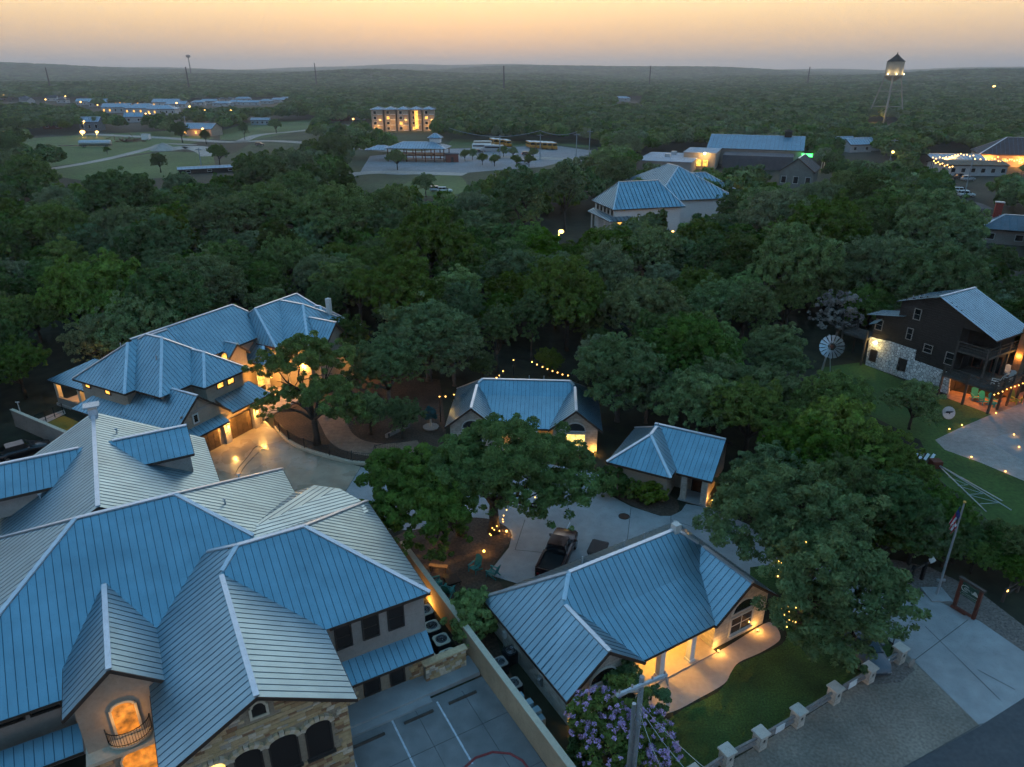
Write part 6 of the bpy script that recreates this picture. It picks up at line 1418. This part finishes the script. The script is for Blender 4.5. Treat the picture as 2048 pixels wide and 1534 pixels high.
for k in (.45, .65, .85): p, q_ = (a1 - a0) * k + UP * .12, (a2 - a0) * k + UP * .12; part('cross_brace', MB().tube([tuple(p), tuple(q_)], .025, 4), M['galv'], t); part('cross_brace', MB().tube([tuple((a1 - a0) * (k - .2) + UP * .12), tuple(q_)], .02, 4), M['galv'], t)
part('gear_head', MB().box(-.6, .3, -.4, .4, .1, .8), M['rust'], t)
b = P(1862, 925); t = thing('mill_blades', 'stack of pale windmill blades at the head of the fallen tower', 'blades', b, .8)
for k in range(4): part('blade', MB().obox((-.1 * k, .45 * k, .6 - .1 * k), (.55, 0, .1), (0, .12, .03), (0, 0, .012)), M['galv'], t)
b = P(1893, 838); t = thing('windmill_tail', 'round pale metal disc with a dark bracket on the barn lawn', 'disc', b, .4); part('disc', MB().tube([(0, 0, .75), (-.05, -.12, .80)], .68, 24), M['galv'], t); part('bracket', MB().bar((-.5, -.15, .95), (.45, -.15, .9), .22, .1), M['iron'], t); part('bracket', MB().bar((0, -.1, .1), (0, -.15, .9), .14, .1), M['iron'], t)
for px, py, hd in ((1949, 800), (1966, 808), (1985, 812)) and ((1949, 800, -1.8), (1966, 808, -1.5), (1986, 812, -1.2)):
    c_ = P(px, py); adirondack('garden_chair', 'turquoise slatted chair on the patio under the barn deck', (c_.x, c_.y, .03), hd, mat('turquoise paint', (.02, .30, .38), .6, 0, .1, 5), 'turquoise chairs under the barn deck', 1.15)
for i, (u, v) in enumerate(((82, 33.6), (84.5, 33.4), (86, 34.2))):
    c_ = F.W(u, v, 2.76); adirondack('garden_chair', 'white slatted chair on the upper barn deck', tuple(c_), 2.5 + i, M['wframe'], 'white chairs on the barn deck')
c_ = P(2030, 806); adirondack('garden_chair', 'yellow green garden chair on the barn patio', (c_.x, c_.y, .03), -1.2, mat('lime paint', (.22, .30, .06), .6, 0, .1, 5), None, 1.2)
for px, py in ((1898, 861), (1923, 853), (1991, 829), (1942, 917), (2010, 946), (2027, 872), (2037, 897)): garden_light('low warm marker light along the granite driveway', P(px, py), 2.5, 'driveway marker lights', r=.07)
# ================================================================== middle distance and far town
# blue roofed inn above the trees
G = House('blue_inn', 'two storey inn with broad blue seamed hip roof rising above the trees', 'house', 15, (76, 160))
g1 = G.block(63.8, 81.6, 150, 163.6, 6.0, .75, 'u', ends=1.3); g2 = G.block(78, 100, 158, 186, 6.0, .6, 'v'); g3 = G.block(84, 106, 166, 180, 6.0, .62, 'u')
G.face([(62.6, 148.9, 3.6), (68.5, 148.9, 3.6), (68.5, 150.8, 4.3), (64.2, 150.8, 4.3)], (0, 1)); G.face([(62.6, 163.0, 3.6), (62.6, 148.9, 3.6), (64.2, 150.8, 4.3), (64.2, 163, 4.3)], (0, 1))
G.roof(1.0, True, .10, .09)
for g in (g1, g2, g3): G.walls(g, M['white'], .7)
for v in (152, 154.2, 156.4, 158.6, 160.8): G.window((64.45, v, 4.9), (-1, 0), 1.2, 1.2, 'glass', 'wframe', fw=.15)
for u in (66, 68.4, 70.8): G.window((u, 150.65, 2.2), (0, -1), 1.3, 1.6, 'lit' if u < 67 else 'glass', 'wframe', fw=.15)
for v in (149.4, 153, 157, 161): G.part('porch_post', MB().box(62.9, 63.15, v - .12, v + .12, 0, 3.6), M['white'])
lamp(G.root, G.L((106.5, 168, 4)), 400, WARM, .3); G.window((105.4, 169, 4.6), (1, 0), 1.6, 1.6, 'lit', 'wframe')
# hall with the long blue roof, flat annexes and gabled house
H_ = House('dance_hall', 'long blue roofed hall with flat grey annexes and a bright gable lamp', 'hall', -20.5, (-13, 318))
h1 = H_.block(-31.8, 5.6, 313, 342, 6.3, .30, 'u', True, True); H_.roof(1.6, True, .08, .12, mat('blue painted metal roof', (.13, .27, .36), .5, .3, .12, .3)); H_.walls(h1, M['stuccoG'], .6)
H_.part('annex', MB().box(-24, 2, 300, 313.5, 0, 5.0), mat('grey shingle', (.085, .085, .095), .9, 0, .2, 1)); H_.part('annex', MB().box(-53, -33, 276, 308, 0, 4.2), M['stuccoG']); H_.part('annex', MB().box(-38, -26, 292, 312, 0, 6.2), M['stucco'])
H_.part('flat_roof', MB().box(-53.4, -32.6, 275.6, 308.4, 4.2, 4.4), mat('pale membrane roof', (.33, .36, .40), .8, 0, .2, .3)); H_.part('flat_roof', MB().box(-38.3, -25.7, 291.6, 312.3, 6.2, 6.4), MATS['pale membrane roof'])
for u, v in ((-45, 290), (-44, 300), (-35, 302)): H_.part('roof_unit', MB().box(u, u + 2, v, v + 1.6, 4.3, 5.7), M['galv'])
H_.part('cupola', MB().box(-2.5, .3, 326, 328.6, 10.2, 12.4), M['wood']); H_.part('cupola_roof', MB().add([(-3, 325.5, 12.4), (.8, 325.5, 12.4), (.8, 329, 12.4), (-3, 329, 12.4), (-1.1, 327.2, 13.4)], [(0, 1, 4), (1, 2, 4), (2, 3, 4), (3, 0, 4), (3, 2, 1, 0)]), M['wood'])
for u in (-32, -29.5): H_.window((u, 291.5, 2.6), (0, -1), 1.8, 2.4, 'lit', 'frame')
lamp(H_.root, H_.L((-30, 290.4, 6.0)), 900, (1, .62, .22), .4); gm = MB(); gm.ball((-30, 291, 6.1), .5, 10, 6); H_.part('lamp_globe', gm, M['bulbw'])
H_.part('neon_sign', MB().box(5.0, 9.5, 312, 312.3, 4.2, 5.4), M['green']); lamp(H_.root, H_.L((7, 311, 4.8)), 150, (.1, 1, .2), .3)
def simple_house(name, label, px, py, w, d, ze, sl, deg, wallm, roofm, hip=False, lit=0, group=None, cat='house', cols=3, ov=.5, sp=None, z=None):
    c_ = P(px, py); h = House(name, label, cat, deg, (0, 0), group); h.root.location = (c_.x, c_.y, hill(c_.x, c_.y)); h.L = lambda p: Vector(p)
    ax = 'u' if w >= d else 'v'; b = h.block(-w / 2, w / 2, 0, d, ze, sl, ax, not hip, not hip)
    h.roof(sp or 1.5, True, .06, .08, roofm, .5, .3); h.walls(b, wallm, ov)
    for k in range(cols): h.window((-w / 2 + w * (k + .5) / cols, ov - .02, ze * .5), (0, -1), min(1.4, w / cols * .5), ze * .38, 'lit' if k < lit else 'glass', 'wframe', fw=.12)
    return h
shg = MATS['grey shingle']; blu = mat('pale blue metal roof', (.30, .40, .48), .5, .4, .12, .3); pale = mat('pale siding', (.42, .42, .42), .8, 0, .1, 1)
simple_house('gabled_house', 'grey gabled two storey house beside the hall', 1588, 378, 11, 16, 5.4, .75, -28, mat('sage siding', (.17, .18, .16), .8, 0, .15, 1), mat('brown shingle roof', (.09, .075, .07), .9, 0, .2, .6), lit=0, cols=3)
rc = simple_house('chimney_house', 'low grey roofed house with a red brick chimney among the trees', 2035, 492, 16, 10, 3.2, .5, -25, M['stuccoG'], mat('slate grey roof', (.14, .17, .20), .8, .1, .15, .5), True)
rc.part('chimney', MB().box(-5, -3.6, 5.6, 6.6, 3.6, 8.0), mat('red brick', (.30, .05, .035), .9, 0, .2, 4)); rc.part('chimney_cap', MB().box(-5.2, -3.4, 5.4, 6.8, 8.0, 8.2), M['galv'])
# restaurant with light strings
simple_house('cafe_pavilion', 'low cafe building with pale walls and flat brown roof under light strings', 1945, 352, 24, 12, 3.8, .18, -6, pale, M['gdoor'], cols=7)
simple_house('cafe_annex', 'grey blue low roof behind the cafe light strings', 1915, 338, 20, 14, 3.6, .2, -8, M['stuccoG'], blu, cols=4)
rs = simple_house('restaurant', 'large dark roofed restaurant edged with warm light strings', 2040, 335, 30, 20, 4.6, .6, -22, M['stucco'], mat('dark shingle roof', (.07, .06, .065), .9, 0, .2, .6), True, 5, cols=5)
lamp(rs.root, (0, -3, 3), 2200, (1, .4, .08), .5); lamp(rs.root, (-12, -2, 3), 1600, (1, .4, .08), .5)
def far_string(label, pxs, z, n, r=.22, e=0, m='bulbfar'):
    p0 = P(*pxs[0], z); t = thing('string_lights', label, 'string lights', (p0.x, p0.y, 0)); seg = [P(*p, z) for p in pxs]; tot = len(seg) - 1; pts_ = []
    for k in range(n):
        f = k / (n - 1) * tot; i = min(int(f), tot - 1); p = seg[i].lerp(seg[i + 1], f - i); q_ = (p.x - p0.x, p.y - p0.y, z - .5 * math.sin(math.pi * ((f * 2) % 1))); pts_.append(q_); part('bulb', MB().ball(q_, r, 6, 4), M[m], t)
    part('cable', MB().tube(pts_, .03, 4, False), M['iron'], t)
    for q_ in (pts_[0], pts_[-1]): part('post', MB().tube([(q_[0], q_[1], 0), (q_[0], q_[1], z + .3)], .1, 6), M['deck'], t)
    if e: lamp(t, (pts_[n // 2][0], pts_[n // 2][1], z - .8), e, (1, .45, .1), .5)
    return t
far_string('string of bulbs sloping down to the cafe corner', [(1868, 322), (1885, 327), (1905, 333)], 5.0, 9, e=120)
far_string('string of bulbs along the cafe ridge', [(1866, 315), (1895, 313), (1920, 306), (1947, 311)], 5.5, 14, e=400)
far_string('string of bulbs between the cafe and the restaurant', [(1950, 318), (1972, 319), (1996, 314)], 5.0, 9, e=150)
far_string('string of bulbs outlining the restaurant eave', [(1997, 322), (2022, 317), (2050, 323)], 5.0, 12, e=350)
far_string('second glowing row of bulbs over the cafe court', [(1890, 317), (1915, 311), (1940, 310)], 4.6, 16, .38, e=1500)
t = thing('neon_sign', 'small green and orange neon sign beside the restaurant', 'sign', P(1975, 328)); part('panel', MB().box(-1, 1, -.1, .1, 1.8, 2.8), M['green'], t); part('post', MB().box(-.1, .1, -.1, .1, 0, 1.8), M['iron'], t); part('lower_panel', MB().box(-1, 1, -.1, .1, 1.1, 1.7), glowmat('orange neon', (1, .25, .05), 4), t)
# water tower
b = (P(1745, 247) + P(1790, 240)) / 2; t = thing('water_tower', 'old water tower on slender braced legs, its conical roofed tank floodlit', 'water tower', (b.x, b.y, 0)); s_ = 17.0; tk = mat('riveted tank steel', (.32, .29, .24), .7, .2, .15, .2)
zt = 33.0; R = 6.2
part('tank', MB().lathe([(.5, zt - 4.2), (3.4, zt - 3.2), (5.6, zt - 1.2), (R, zt), (R, zt + 9.5)], 24), tk, t); part('roof', MB().lathe([(R + .5, zt + 9.5), (R * .5, zt + 12.2), (.4, zt + 14.8), (.25, zt + 16)], 24), M['wood'], t)
part('walkway', MB().lathe([(R, zt), (R + 1.1, zt), (R + 1.1, zt + .25), (R, zt + .25)], 24), M['galv'], t); mb = MB(); mb.tube([((R + 1.05) * math.cos(2 * math.pi * k / 24), (R + 1.05) * math.sin(2 * math.pi * k / 24), zt + 1.2) for k in range(25)], .06, 4, False); part('railing', mb, M['iron'], t)
for k in range(4):
    a = math.pi / 4 + k * math.pi / 2 + .3; part('leg', MB().tube([(13 * math.cos(a), 13 * math.sin(a), 0), (5.4 * math.cos(a), 5.4 * math.sin(a), zt)], .55, 6), tk, t); a2 = a + math.pi / 2
    for z in (11, 22): r1 = 13 - 7.6 * z / zt; part('strut', MB().tube([(r1 * math.cos(a), r1 * math.sin(a), z), (r1 * math.cos(a2), r1 * math.sin(a2), z)], .2, 5), tk, t)
    for z0_, z1_ in ((1, 11), (11, 22), (22, 32)):
        ra, rb = 13 - 7.6 * z0_ / zt, 13 - 7.6 * z1_ / zt; part('tie_rod', MB().tube([(ra * math.cos(a), ra * math.sin(a), z0_), (rb * math.cos(a2), rb * math.sin(a2), z1_)], .09, 4), tk, t)
part('riser', MB().tube([(0, 0, 0), (0, 0, zt - 3)], .7, 8), tk, t)
for k, a in enumerate((-2.6, -1.75, -.7)):
    q_ = ((R + .9) * math.cos(a), (R + .9) * math.sin(a)); part('flood_lamp', MB().ball((q_[0], q_[1], zt + .9), .45, 8, 5), M['bulbw'], t); lamp(t, (q_[0] * 1.12, q_[1] * 1.12, zt + 1.6), 420, (1, .72, .3), .4)
lamp(t, (-12, -8, 4), 1500, (1, .6, .05), .5)
# apartment block
ab = House('apartment_block', 'pale four storey apartment block with lit balconies', 'apartment block', 4, (0, 0)); c_ = P(745, 263); ab.root.location = (c_.x, c_.y, 0); ab.L = lambda p: Vector(p)
for k in range(5):
    x = k * 8.2; o = ab.part('wall', MB().box(x, x + 7.2, 0 + (k % 2) * 1.2, 16, 0, 13.2), M['stucco']); ab.block(x - .7, x + 8.3, -.8, 16.5, 13.2, .34, 'v')
    for f in range(4):
        ab.window((x + 2.2, (k % 2) * 1.2 - .02, 1.8 + 3.2 * f), (0, -1), 1.7, 1.7, 'lit' if (k + f) % 3 == 0 and f < 3 else 'glass', 'wframe', fw=.2); ab.part('balcony', MB().box(x + 3.8, x + 7, (k % 2) * 1.2 - 1.3, (k % 2) * 1.2, .5 + 3.2 * f, .75 + 3.2 * f), M['white']); 
    lamp(ab.root, (x + 3.6, -2.2, 3), 260, WARM, .4); lamp(ab.root, (x + 5.5, -1.6, 7), 110, WARM, .4)
ab.roof(1.5, True, .06, .1, blu); ab.window((28.6, -.1, 7), (0, -1), 2.2, 11, 'lit', 'wframe', name='stair_window')
# open pavilion with cupola under scaffolding
pv = House('market_pavilion', 'open timber pavilion with pale metal roof and little cupola', 'pavilion', -6, (0, 0)); c_ = P(836, 322); pv.root.location = (c_.x, c_.y, 0); pv.L = lambda p: Vector(p)
pv.block(-13, 13, -4, 9, 5.4, .35, 'u'); pv.block(4, 10, 2, 7, 9.2, .7, 'u'); pv.block(-22, -10, -3, 6, 4.6, .35, 'u'); pv.roof(1.2, True, .06, .08, blu)
pv.part('cupola', MB().box(4.8, 9.2, 2.7, 6.3, 7.2, 9.3), M['white']); pv.part('deck_floor', MB().box(-12, 12, -3.4, 8.4, 2.4, 2.7), M['rust'])
for x in np.linspace(-12, 12, 7):
    for y in (-3.4, 8.4): pv.part('post', MB().box(x - .18, x + .18, y - .18, y + .18, 0, 5.5), M['rust'])
for z in (1.4, 3.6): pv.part('rail', MB().box(-12, 12, -3.5, -3.3, z, z + .2), M['rust'])
t = thing('brick_kiosk', 'small red brown kiosk beside the pavilion', 'kiosk', P(904, 324), .2); part('wall', MB().box(-2.6, 2.6, -1.5, 1.5, 0, 3.2), mat('kiosk brick', (.20, .07, .05), .9, 0, .2, 2), t); part('roof', MB().box(-2.9, 2.9, -1.8, 1.8, 3.2, 3.5), shg, t); part('door', MB().box(-.5, .5, -1.56, -1.5, 0, 2.1), M['frame'], t)
# buses and moving cars on the lot
def bus(label, px, py, rz, m, group=None, cat='bus'):
    t = thing('bus', label, cat, P(px, py) + UP * .08, rz, group); mb = MB(); loft(mb, [ring(-5.2, 1.15, .6, 2.9), ring(-5.0, 1.22, .5, 3.05), ring(3.6, 1.22, .5, 3.05), ring(3.9, 1.15, .5, 2.9), ring(4.0, 1.1, .5, 1.75), ring(5.3, 1.0, .5, 1.55)]); part('body', mb, m, t)
    part('roof', MB().box(-5.0, 3.6, -1.12, 1.12, 3.06, 3.16), M['white'], t); part('windscreen', MB().box(3.98, 4.08, -1.0, 1.0, 1.8, 2.7), M['glass'], t)
    for s_ in (-1, 1): part('window_band', MB().box(-4.8, 3.3, s_ * 1.23 - .02, s_ * 1.23 + .02, 1.8, 2.5), M['glass'], t)
    for x in (4.0, -3.2):
        for s_ in (-1, 1): wheel(t, x, s_ * 1.05, .5, .3)
    return t
yel = mat('school bus yellow', (.45, .20, .02), .6, 0, .1, 2)
for k, px in enumerate((1061, 1073, 1085, 1095, 1105)): bus('yellow school bus in the row of five at the lot edge', px, 296 + k * .6, -1.35, yel, 'row of five school buses')
for px, py in ((988, 290), (999, 291), (1014, 293)): bus('yellow school bus parked apart near the white coach', px, py, -1.3, yel, 'three school buses')
bus('long white coach parked beside the road', 966, 301, -.05, M['white']); bus('white shuttle bus behind the small lot trees', 985, 304, 2.95, M['silver']); bus('cream bus behind the white coach', 968, 295, -.05, M['trim'])
for px, py, rz, lab in ((957, 307, 0, 'red lit car driving past the coaches'), (1054, 312, .0, 'dark car with glowing tail lamps on the lot road')): car('moving_car', lab, P(px, py) + UP * .1, rz, M['maroon'], 'suv', True)
for px, py, rz, m, lab in ((1046, 329, .4, 'silver', 'pale car between the small lot trees'), (672, 362, .3, 'silver', 'pale blue car on the parking strip'), (890, 386, .2, 'white', 'white van half hidden by trees near the loop lawn'), (875, 384, .2, 'silver', 'pale car beside the half hidden white van'), (1920, 358, .2, 'black', 'dark car parked before the cafe'), (1935, 362, .1, 'silver', 'silver car parked before the cafe'), (1921, 387, -.2, 'white', 'white pickup on the street below the cafe'), (1932, 394, -.15, 'white', 'second white truck behind the white pickup'), (520, 292, .1, 'black', 'dark car by the yard on the far road')):
    car('far_car', lab, P(px, py) + UP * .1, rz, M[m], 'suv')
# small trees in the lot
for i, (px, py) in enumerate(((965, 330), (989, 333), (1007, 314), (1026, 316), (1033, 334), (1058, 334), (1066, 318), (930, 322), (945, 320))):
    p = P(px, py); wood_tree('oak%d' % (i % 3), p.x, p.y, .55, i, 'small young tree planted in the pale car park', 'car park trees')
for i, (px, py, s_, k, lab) in enumerate(((365, 285, 1.2, 'dark0', 'round dark tree beside the gravel yard'), (413, 288, .8, 'dark1', 'dark round tree on the far road'), (553, 266, 1.0, 'oak0', 'lone round oak on the town green'), (490, 280, .95, 'elm0', 'tall dark tree at the far crossroads'), (440, 330, .95, 'oak1', 'oak at the corner of the meadow'), (322, 345, .8, 'dark0', 'dark tree at the near edge of the meadow'), (215, 309, .4, 'oak2', 'lone bush in the meadow'), (795, 340, .9, 'oak0', 'slender tree by the loop road'), (852, 394, .8, 'oak2', 'small oak at the loop lawn edge'))):
    p = P(px, py); wood_tree(k, p.x, p.y, s_, i, lab)
# shopping street and houses of the far town
for i, (px, py, w_, d_, ze, deg, lit, hip) in enumerate(((232, 226, 26, 16, 5, 8, 2, False), (282, 228, 30, 18, 5, 6, 3, True), (322, 230, 26, 16, 5, 5, 2, True), (200, 214, 24, 16, 5, 8, 0, False), (250, 211, 26, 14, 6, 5, 3, False), (296, 212, 28, 14, 6, 4, 1, False), (330, 214, 30, 16, 5, 0, 1, False), (170, 210, 20, 14, 4, 12, 0, False), (352, 216, 22, 14, 4, 3, 0, False))):
    simple_house('shop_building', 'pale blue roofed shop building in the lit far shopping street', px, py, w_, d_, ze, .42, deg, pale, blu, hip, lit, 'far shopping street', 'shop', 5)
for i, (px, py) in enumerate(((396, 211), (418, 208), (442, 213), (470, 210), (452, 203), (500, 211), (530, 208), (556, 205), (486, 203), (575, 203))):
    simple_house('town_house', 'small blue grey roofed house at the far wood edge', px, py, 16 + i % 3 * 3, 10, 3.4, .45, 10 - 8 * (i % 4), pale, blu, i % 2 == 0, 0, 'far wood edge houses', cols=3)
rr = random.Random(9)
for i in range(26):
    px, py = rr.uniform(0, 175), rr.uniform(186, 208)
    simple_house('subdivision_house', 'grey roofed house of the far left subdivision', px, py, rr.uniform(12, 16), 11, 4, .6, rr.uniform(-30, 30), pale, shg, i % 2 == 0, 0, 'far subdivision houses', cols=2)
simple_house('grey_farmhouse', 'grey two storey farmhouse lit from its yard', 180, 262, 13, 10, 5.5, .6, 4, mat('blue grey siding', (.16, .19, .22), .8, 0, .1, 1), blu, cols=3)
simple_house('blue_shed', 'pale blue shed roof among trees left of the farmhouse', 105, 258, 12, 8, 3.5, .5, 20, M['rust'], blu, cols=2); simple_house('gable_barn', 'grey gabled barn among the trees of the far town', 268, 245, 14, 10, 4, .6, 12, pale, blu, cols=2)
dn = simple_house('roadside_diner', 'roadside diner with grey roof and glowing orange porch', 392, 272, 22, 12, 4, .5, -14, M['stucco'], blu, False, 3, cols=3); lamp(dn.root, (6, -3, 3), 500, (1, .4, .08), .4); lamp(dn.root, (0, -2.5, 3), 300, (1, .4, .08), .4)
simple_house('white_shed', 'long pale shed on the town green', 520, 250, 14, 7, 3.4, .4, 0, mat('pale blue siding', (.34, .40, .44), .8, 0, .1, 1), blu, cols=4)
simple_house('long_shed', 'low shed with pale blue roof at the meadow corner', 420, 346, 22, 5, 1.7, .25, 24, M['wood'], blu, cols=3)
for px, py, w_ in ((668, 242, 24), (710, 240, 14), (1242, 203, 26), (918, 158, 40), (960, 158, 50), (985, 159, 40), (1702, 210, 26), (1795, 180, 24), (1910, 175, 30), (1925, 215, 16), (1948, 243, 22)): simple_house('far_house', 'pale roofed house far off in the wooded hills', px, py, w_, 12, 4, .4, 0, pale if px != 668 else M['rust'], blu, True, 0, 'houses in the far wooded hills', cols=2)
for px, py in ((1690, 300), (1722, 305), (1738, 302), (1700, 290)): simple_house('far_cottage', 'small blue grey roof peeking through trees near the hall', px, py, 13, 8, 3.6, .6, 15, pale, blu, False, 0, 'roofs near the hall', cols=2)
# trailer, dirt heap, brush pile
t = thing('tank_trailer', 'silver tank trailer parked on the scrubby field', 'trailer', P(192, 294), .03); part('tank', MB().tube([(-8, 0, 2), (-7.6, 0, 2), (7.6, 0, 2), (8, 0, 2)], [.9, 1.4, 1.4, .9], 14), M['galv'], t); part('chassis', MB().box(-18, 8, -1, 1, .7, .95), M['iron'], t)
for x in (-6, -5, 5, 6): wheel(t, x, -1, .5, .3)
t = thing('gravel_heap', 'pale gravel heap beside the yard', 'heap', P(328, 300)); part('heap', MB().lathe([(6.5, 0), (4.5, 1.2), (2, 2.6), (.3, 3.4)], 14), roadc, t)
t = thing('brush_pile', 'brown pile of cut brush on the scrubby field', 'brush pile', P(262, 284)); rng = np.random.default_rng(5); mb = MB()
for k in range(70):
    q_ = rng.normal(size=3) * (4.5, 2.2, .9); e_ = q_ + rng.normal(size=3) * (2.2, 1.6, .8); mb.tube([(q_[0], q_[1], abs(q_[2])), (e_[0], e_[1], abs(e_[2]) + .4)], .12, 4)
o = part('branches', mb, M['rust'], t); o['kind'] = 'stuff'
t = thing('storage_box', 'small white storage box by the far road', 'box', P(293, 279)); part('body', MB().box(-2, 2, -1.4, 1.4, 0, 2.8), M['white'], t); part('lid', MB().box(-2.1, 2.1, -1.5, 1.5, 2.8, 3.0), blu, t)
# street lights, utility poles, masts
def street_light(label, px, py, h, group, r=.45, base=None, m='bulbfar', e=0):
    z = h; p = P(px, py, z + (hill(0, 500) if False else 0)); t = thing('street_light', label, 'street light', (p.x, p.y, hill(p.x, p.y)), 0, group); part('pole', MB().tube([(0, 0, 0), (0, 0, z + .3)], .12, 6), M['galv'], t); part('arm', MB().tube([(0, 0, z + .3), (.5, 0, z + .2)], .06, 5), M['galv'], t); part('lamp_head', MB().ball((.5, 0, z), r, 8, 5, .7), M[m], t)
    if e: lamp(t, (.5, 0, z - r - .3), e, WARM, .3)
    return t
for px, py in ((6, 191), (90, 199), (130, 193), (160, 204), (215, 175), (219, 175), (234, 178), (310, 185), (346, 195), (352, 206), (378, 213), (408, 221), (460, 221), (1012, 192), (1022, 194), (950, 200)): street_light('warm far street light over the hazy town edge', px, py, 8, 'far street lights', .8)
for px, py in ((194, 210), (236, 211), (242, 212), (250, 211), (217, 211), (251, 227), (257, 227), (266, 227), (290, 227), (298, 227), (306, 220), (294, 208)): street_light('warm shop front light in the far shopping street', px, py, 4, 'shop front lights', .6)
for px, py, h in ((166, 243, 9),): street_light('yard light above the grey farmhouse', px, py, h, None, .5, e=200)
for px, py, h, r, e, lab in ((163, 264, 3, 1.4, 400, 'big glowing yard lamp before the grey farmhouse'), (192, 264, 3, .9, 250, 'second glowing yard lamp beside the farmhouse'), (404, 258, 4, .8, 0, 'bright lamp on the roadside diner porch'), (412, 257, 4, .8, 0, 'second bright lamp on the diner porch'), (6, 264, 3, .8, 150, 'white lamp at the scrubby field edge'), (37, 260, 3, .6, 60, 'dim orange lamp beyond the scrub'), (35, 382, 4, .7, 60, 'orange lamp in the near woods at the left'), (172, 386, 3, .35, 20, 'pair lamp in the woods beyond the guest house'), (180, 384, 3, .35, 20, 'second of the paired wood lamps'), (1117, 463, 6, .55, 500, 'bright lamp in the clearing trees'), (1161, 493, 3, .4, 120, 'lower lamp in the clearing trees'), (1368, 455, 4, .45, 80, 'orange glow in the woods below the inn'), (1341, 463, 3, .25, 10, 'tiny lamp in the woods below the inn'), (1470, 437, 4, .4, 60, 'lamp in the woods below the hall'), (1493, 370, 4, .4, 60, 'lamp before the gabled house'), (1570, 436, 3, .3, 15, 'tiny lamp in the woods below the gabled house'), (1612, 449, 3, .35, 20, 'small yellow lamp in the right woods'), (1801, 351, 6, .7, 500, 'yellow street lamp shining through the right trees'), (1811, 380, 3, .4, 30, 'small lamp below the yellow street lamp'), (1857, 431, 4, .8, 300, 'orange lamp burning in the right woods'), (1806, 453, 3, .3, 15, 'tiny lamp left of the orange wood lamp'), (1783, 304, 8, .6, 400, 'street lamp on the tall pole near the cafe'), (1841, 297, 4, .5, 40, 'lamp at the wood edge above the cafe'), (1986, 180, 10, 2.2, 0, 'glaring white floodlight in the far right woods'), (1646, 316, 4, .7, 150, 'orange lamp beyond the green neon sign'), (1650, 320, 3, .6, 80, 'second orange lamp beyond the neon sign'), (705, 238, 4, .7, 60, 'lamp beside the apartment block'), (925, 208, 5, .6, 0, 'lone far lamp in the woods'), (1410, 370, 4, .6, 150, 'orange glow at the eave end of the inn')):
    street_light(lab, px, py, h, None, r, e=e)
def far_pole(label, px, py0, py1, group, arm=True):
    p = P(px, py0); d = math.hypot(p.x, p.y); hgt = (py0 - py1) / IMG_F * d * 1.02; t = thing('utility_pole', label, 'utility pole', p, 0, group); part('pole', MB().tube([(0, 0, 0), (0, 0, hgt)], max(.16, d * .0006), 6), M['pole'], t)
    if arm: part('cross_arm', MB().box(-1.3, 1.3, -.1, .1, hgt - .8, hgt - .55), M['pole'], t)
    return p + UP * hgt
for a in (((1178, 312, 266), (1152, 316, 272)), ((1080, 320, 273), (1000, 318, 275)), ((375, 272, 240), (404, 340, 303))):
    q0 = far_pole('tall grey utility pole near the far roads', *a[0], 'far road utility poles'); q1 = far_pole('tall grey utility pole near the far roads', *a[1], 'far road utility poles')
p1 = far_pole('utility pole with lamp beside the street below the cafe', 1923, 412, 336, None); p2 = far_pole('utility pole near the street lamp left of the cafe', 1780, 328, 288, None)
wire('far overhead line crossing the bus lot', P(1152, 272) if False else P(1152, 316) + UP * 11, P(1080, 320) + UP * 12, 1.5, .06, 'lot overhead lines'); wire('far overhead line crossing the bus lot', P(1080, 320) + UP * 12, P(900, 312) + UP * 12, 3, .06, 'lot overhead lines')
for px, hy, dist, hgt in ((436, 117, 2600, 0), (1009, 133, 1300, 0), (17, 130, 1500, 0), (172, 136, 1300, 0), (428, 135, 1300, 0), (664, 128, 1700, 0), (1277, 133, 1600, 0), (1568, 135, 1700, 0)):
    az = (px - 1024) / IMG_F; y_ = dist; x_ = az * dist / math.cos(PITCH) * (math.cos(PITCH)); zt = CAM_Z + (IMG_H - hy) / IMG_F * dist * .92; zb = hill(x_, y_)
    t = thing('radio_mast' if px != 436 else 'ball_water_tower', 'slender water tower with round head on the far ridge' if px == 436 else ('tall dark mast in the far woods' if px == 1009 else 'thin steel mast standing in the far woods'), 'mast' if px != 436 else 'water tower', (x_, y_, zb), 0, None if px in (436, 1009) else 'thin far masts')
    part('shaft', MB().tube([(0, 0, 0), (0, 0, zt - zb)], [1.6, 1.0] if px != 436 else [2.2, 1.4], 6), M['frame'], t)
    if px == 436: part('tank', MB().lathe([(1, zt - zb - 4), (7, zt - zb), (7, zt - zb + 5), (1, zt - zb + 7)], 12), M['frame'], t)
# ================================================================== evening haze
hb = MB(); hb.box(-14500, 14500, -1200, 15500, -6, 260); hz = part('haze', hb, None); tag(hz, 'pale evening haze over the woods', 'haze', kind='stuff')
hm = bpy.data.materials.new('haze'); hm.use_nodes = True; nt = hm.node_tree; nt.nodes.clear(); v_ = nt.nodes.new('ShaderNodeVolumePrincipled'); o_ = nt.nodes.new('ShaderNodeOutputMaterial')
v_.inputs['Color'].default_value = (.92, .93, .96, 1); v_.inputs['Density'].default_value = HAZE; v_.inputs['Anisotropy'].default_value = .4; lk(nt, v_.outputs[0], o_.inputs['Volume'])
hm.cycles.homogeneous_volume = True if hasattr(hm.cycles, 'homogeneous_volume') else None
hz.data.materials.append(hm)
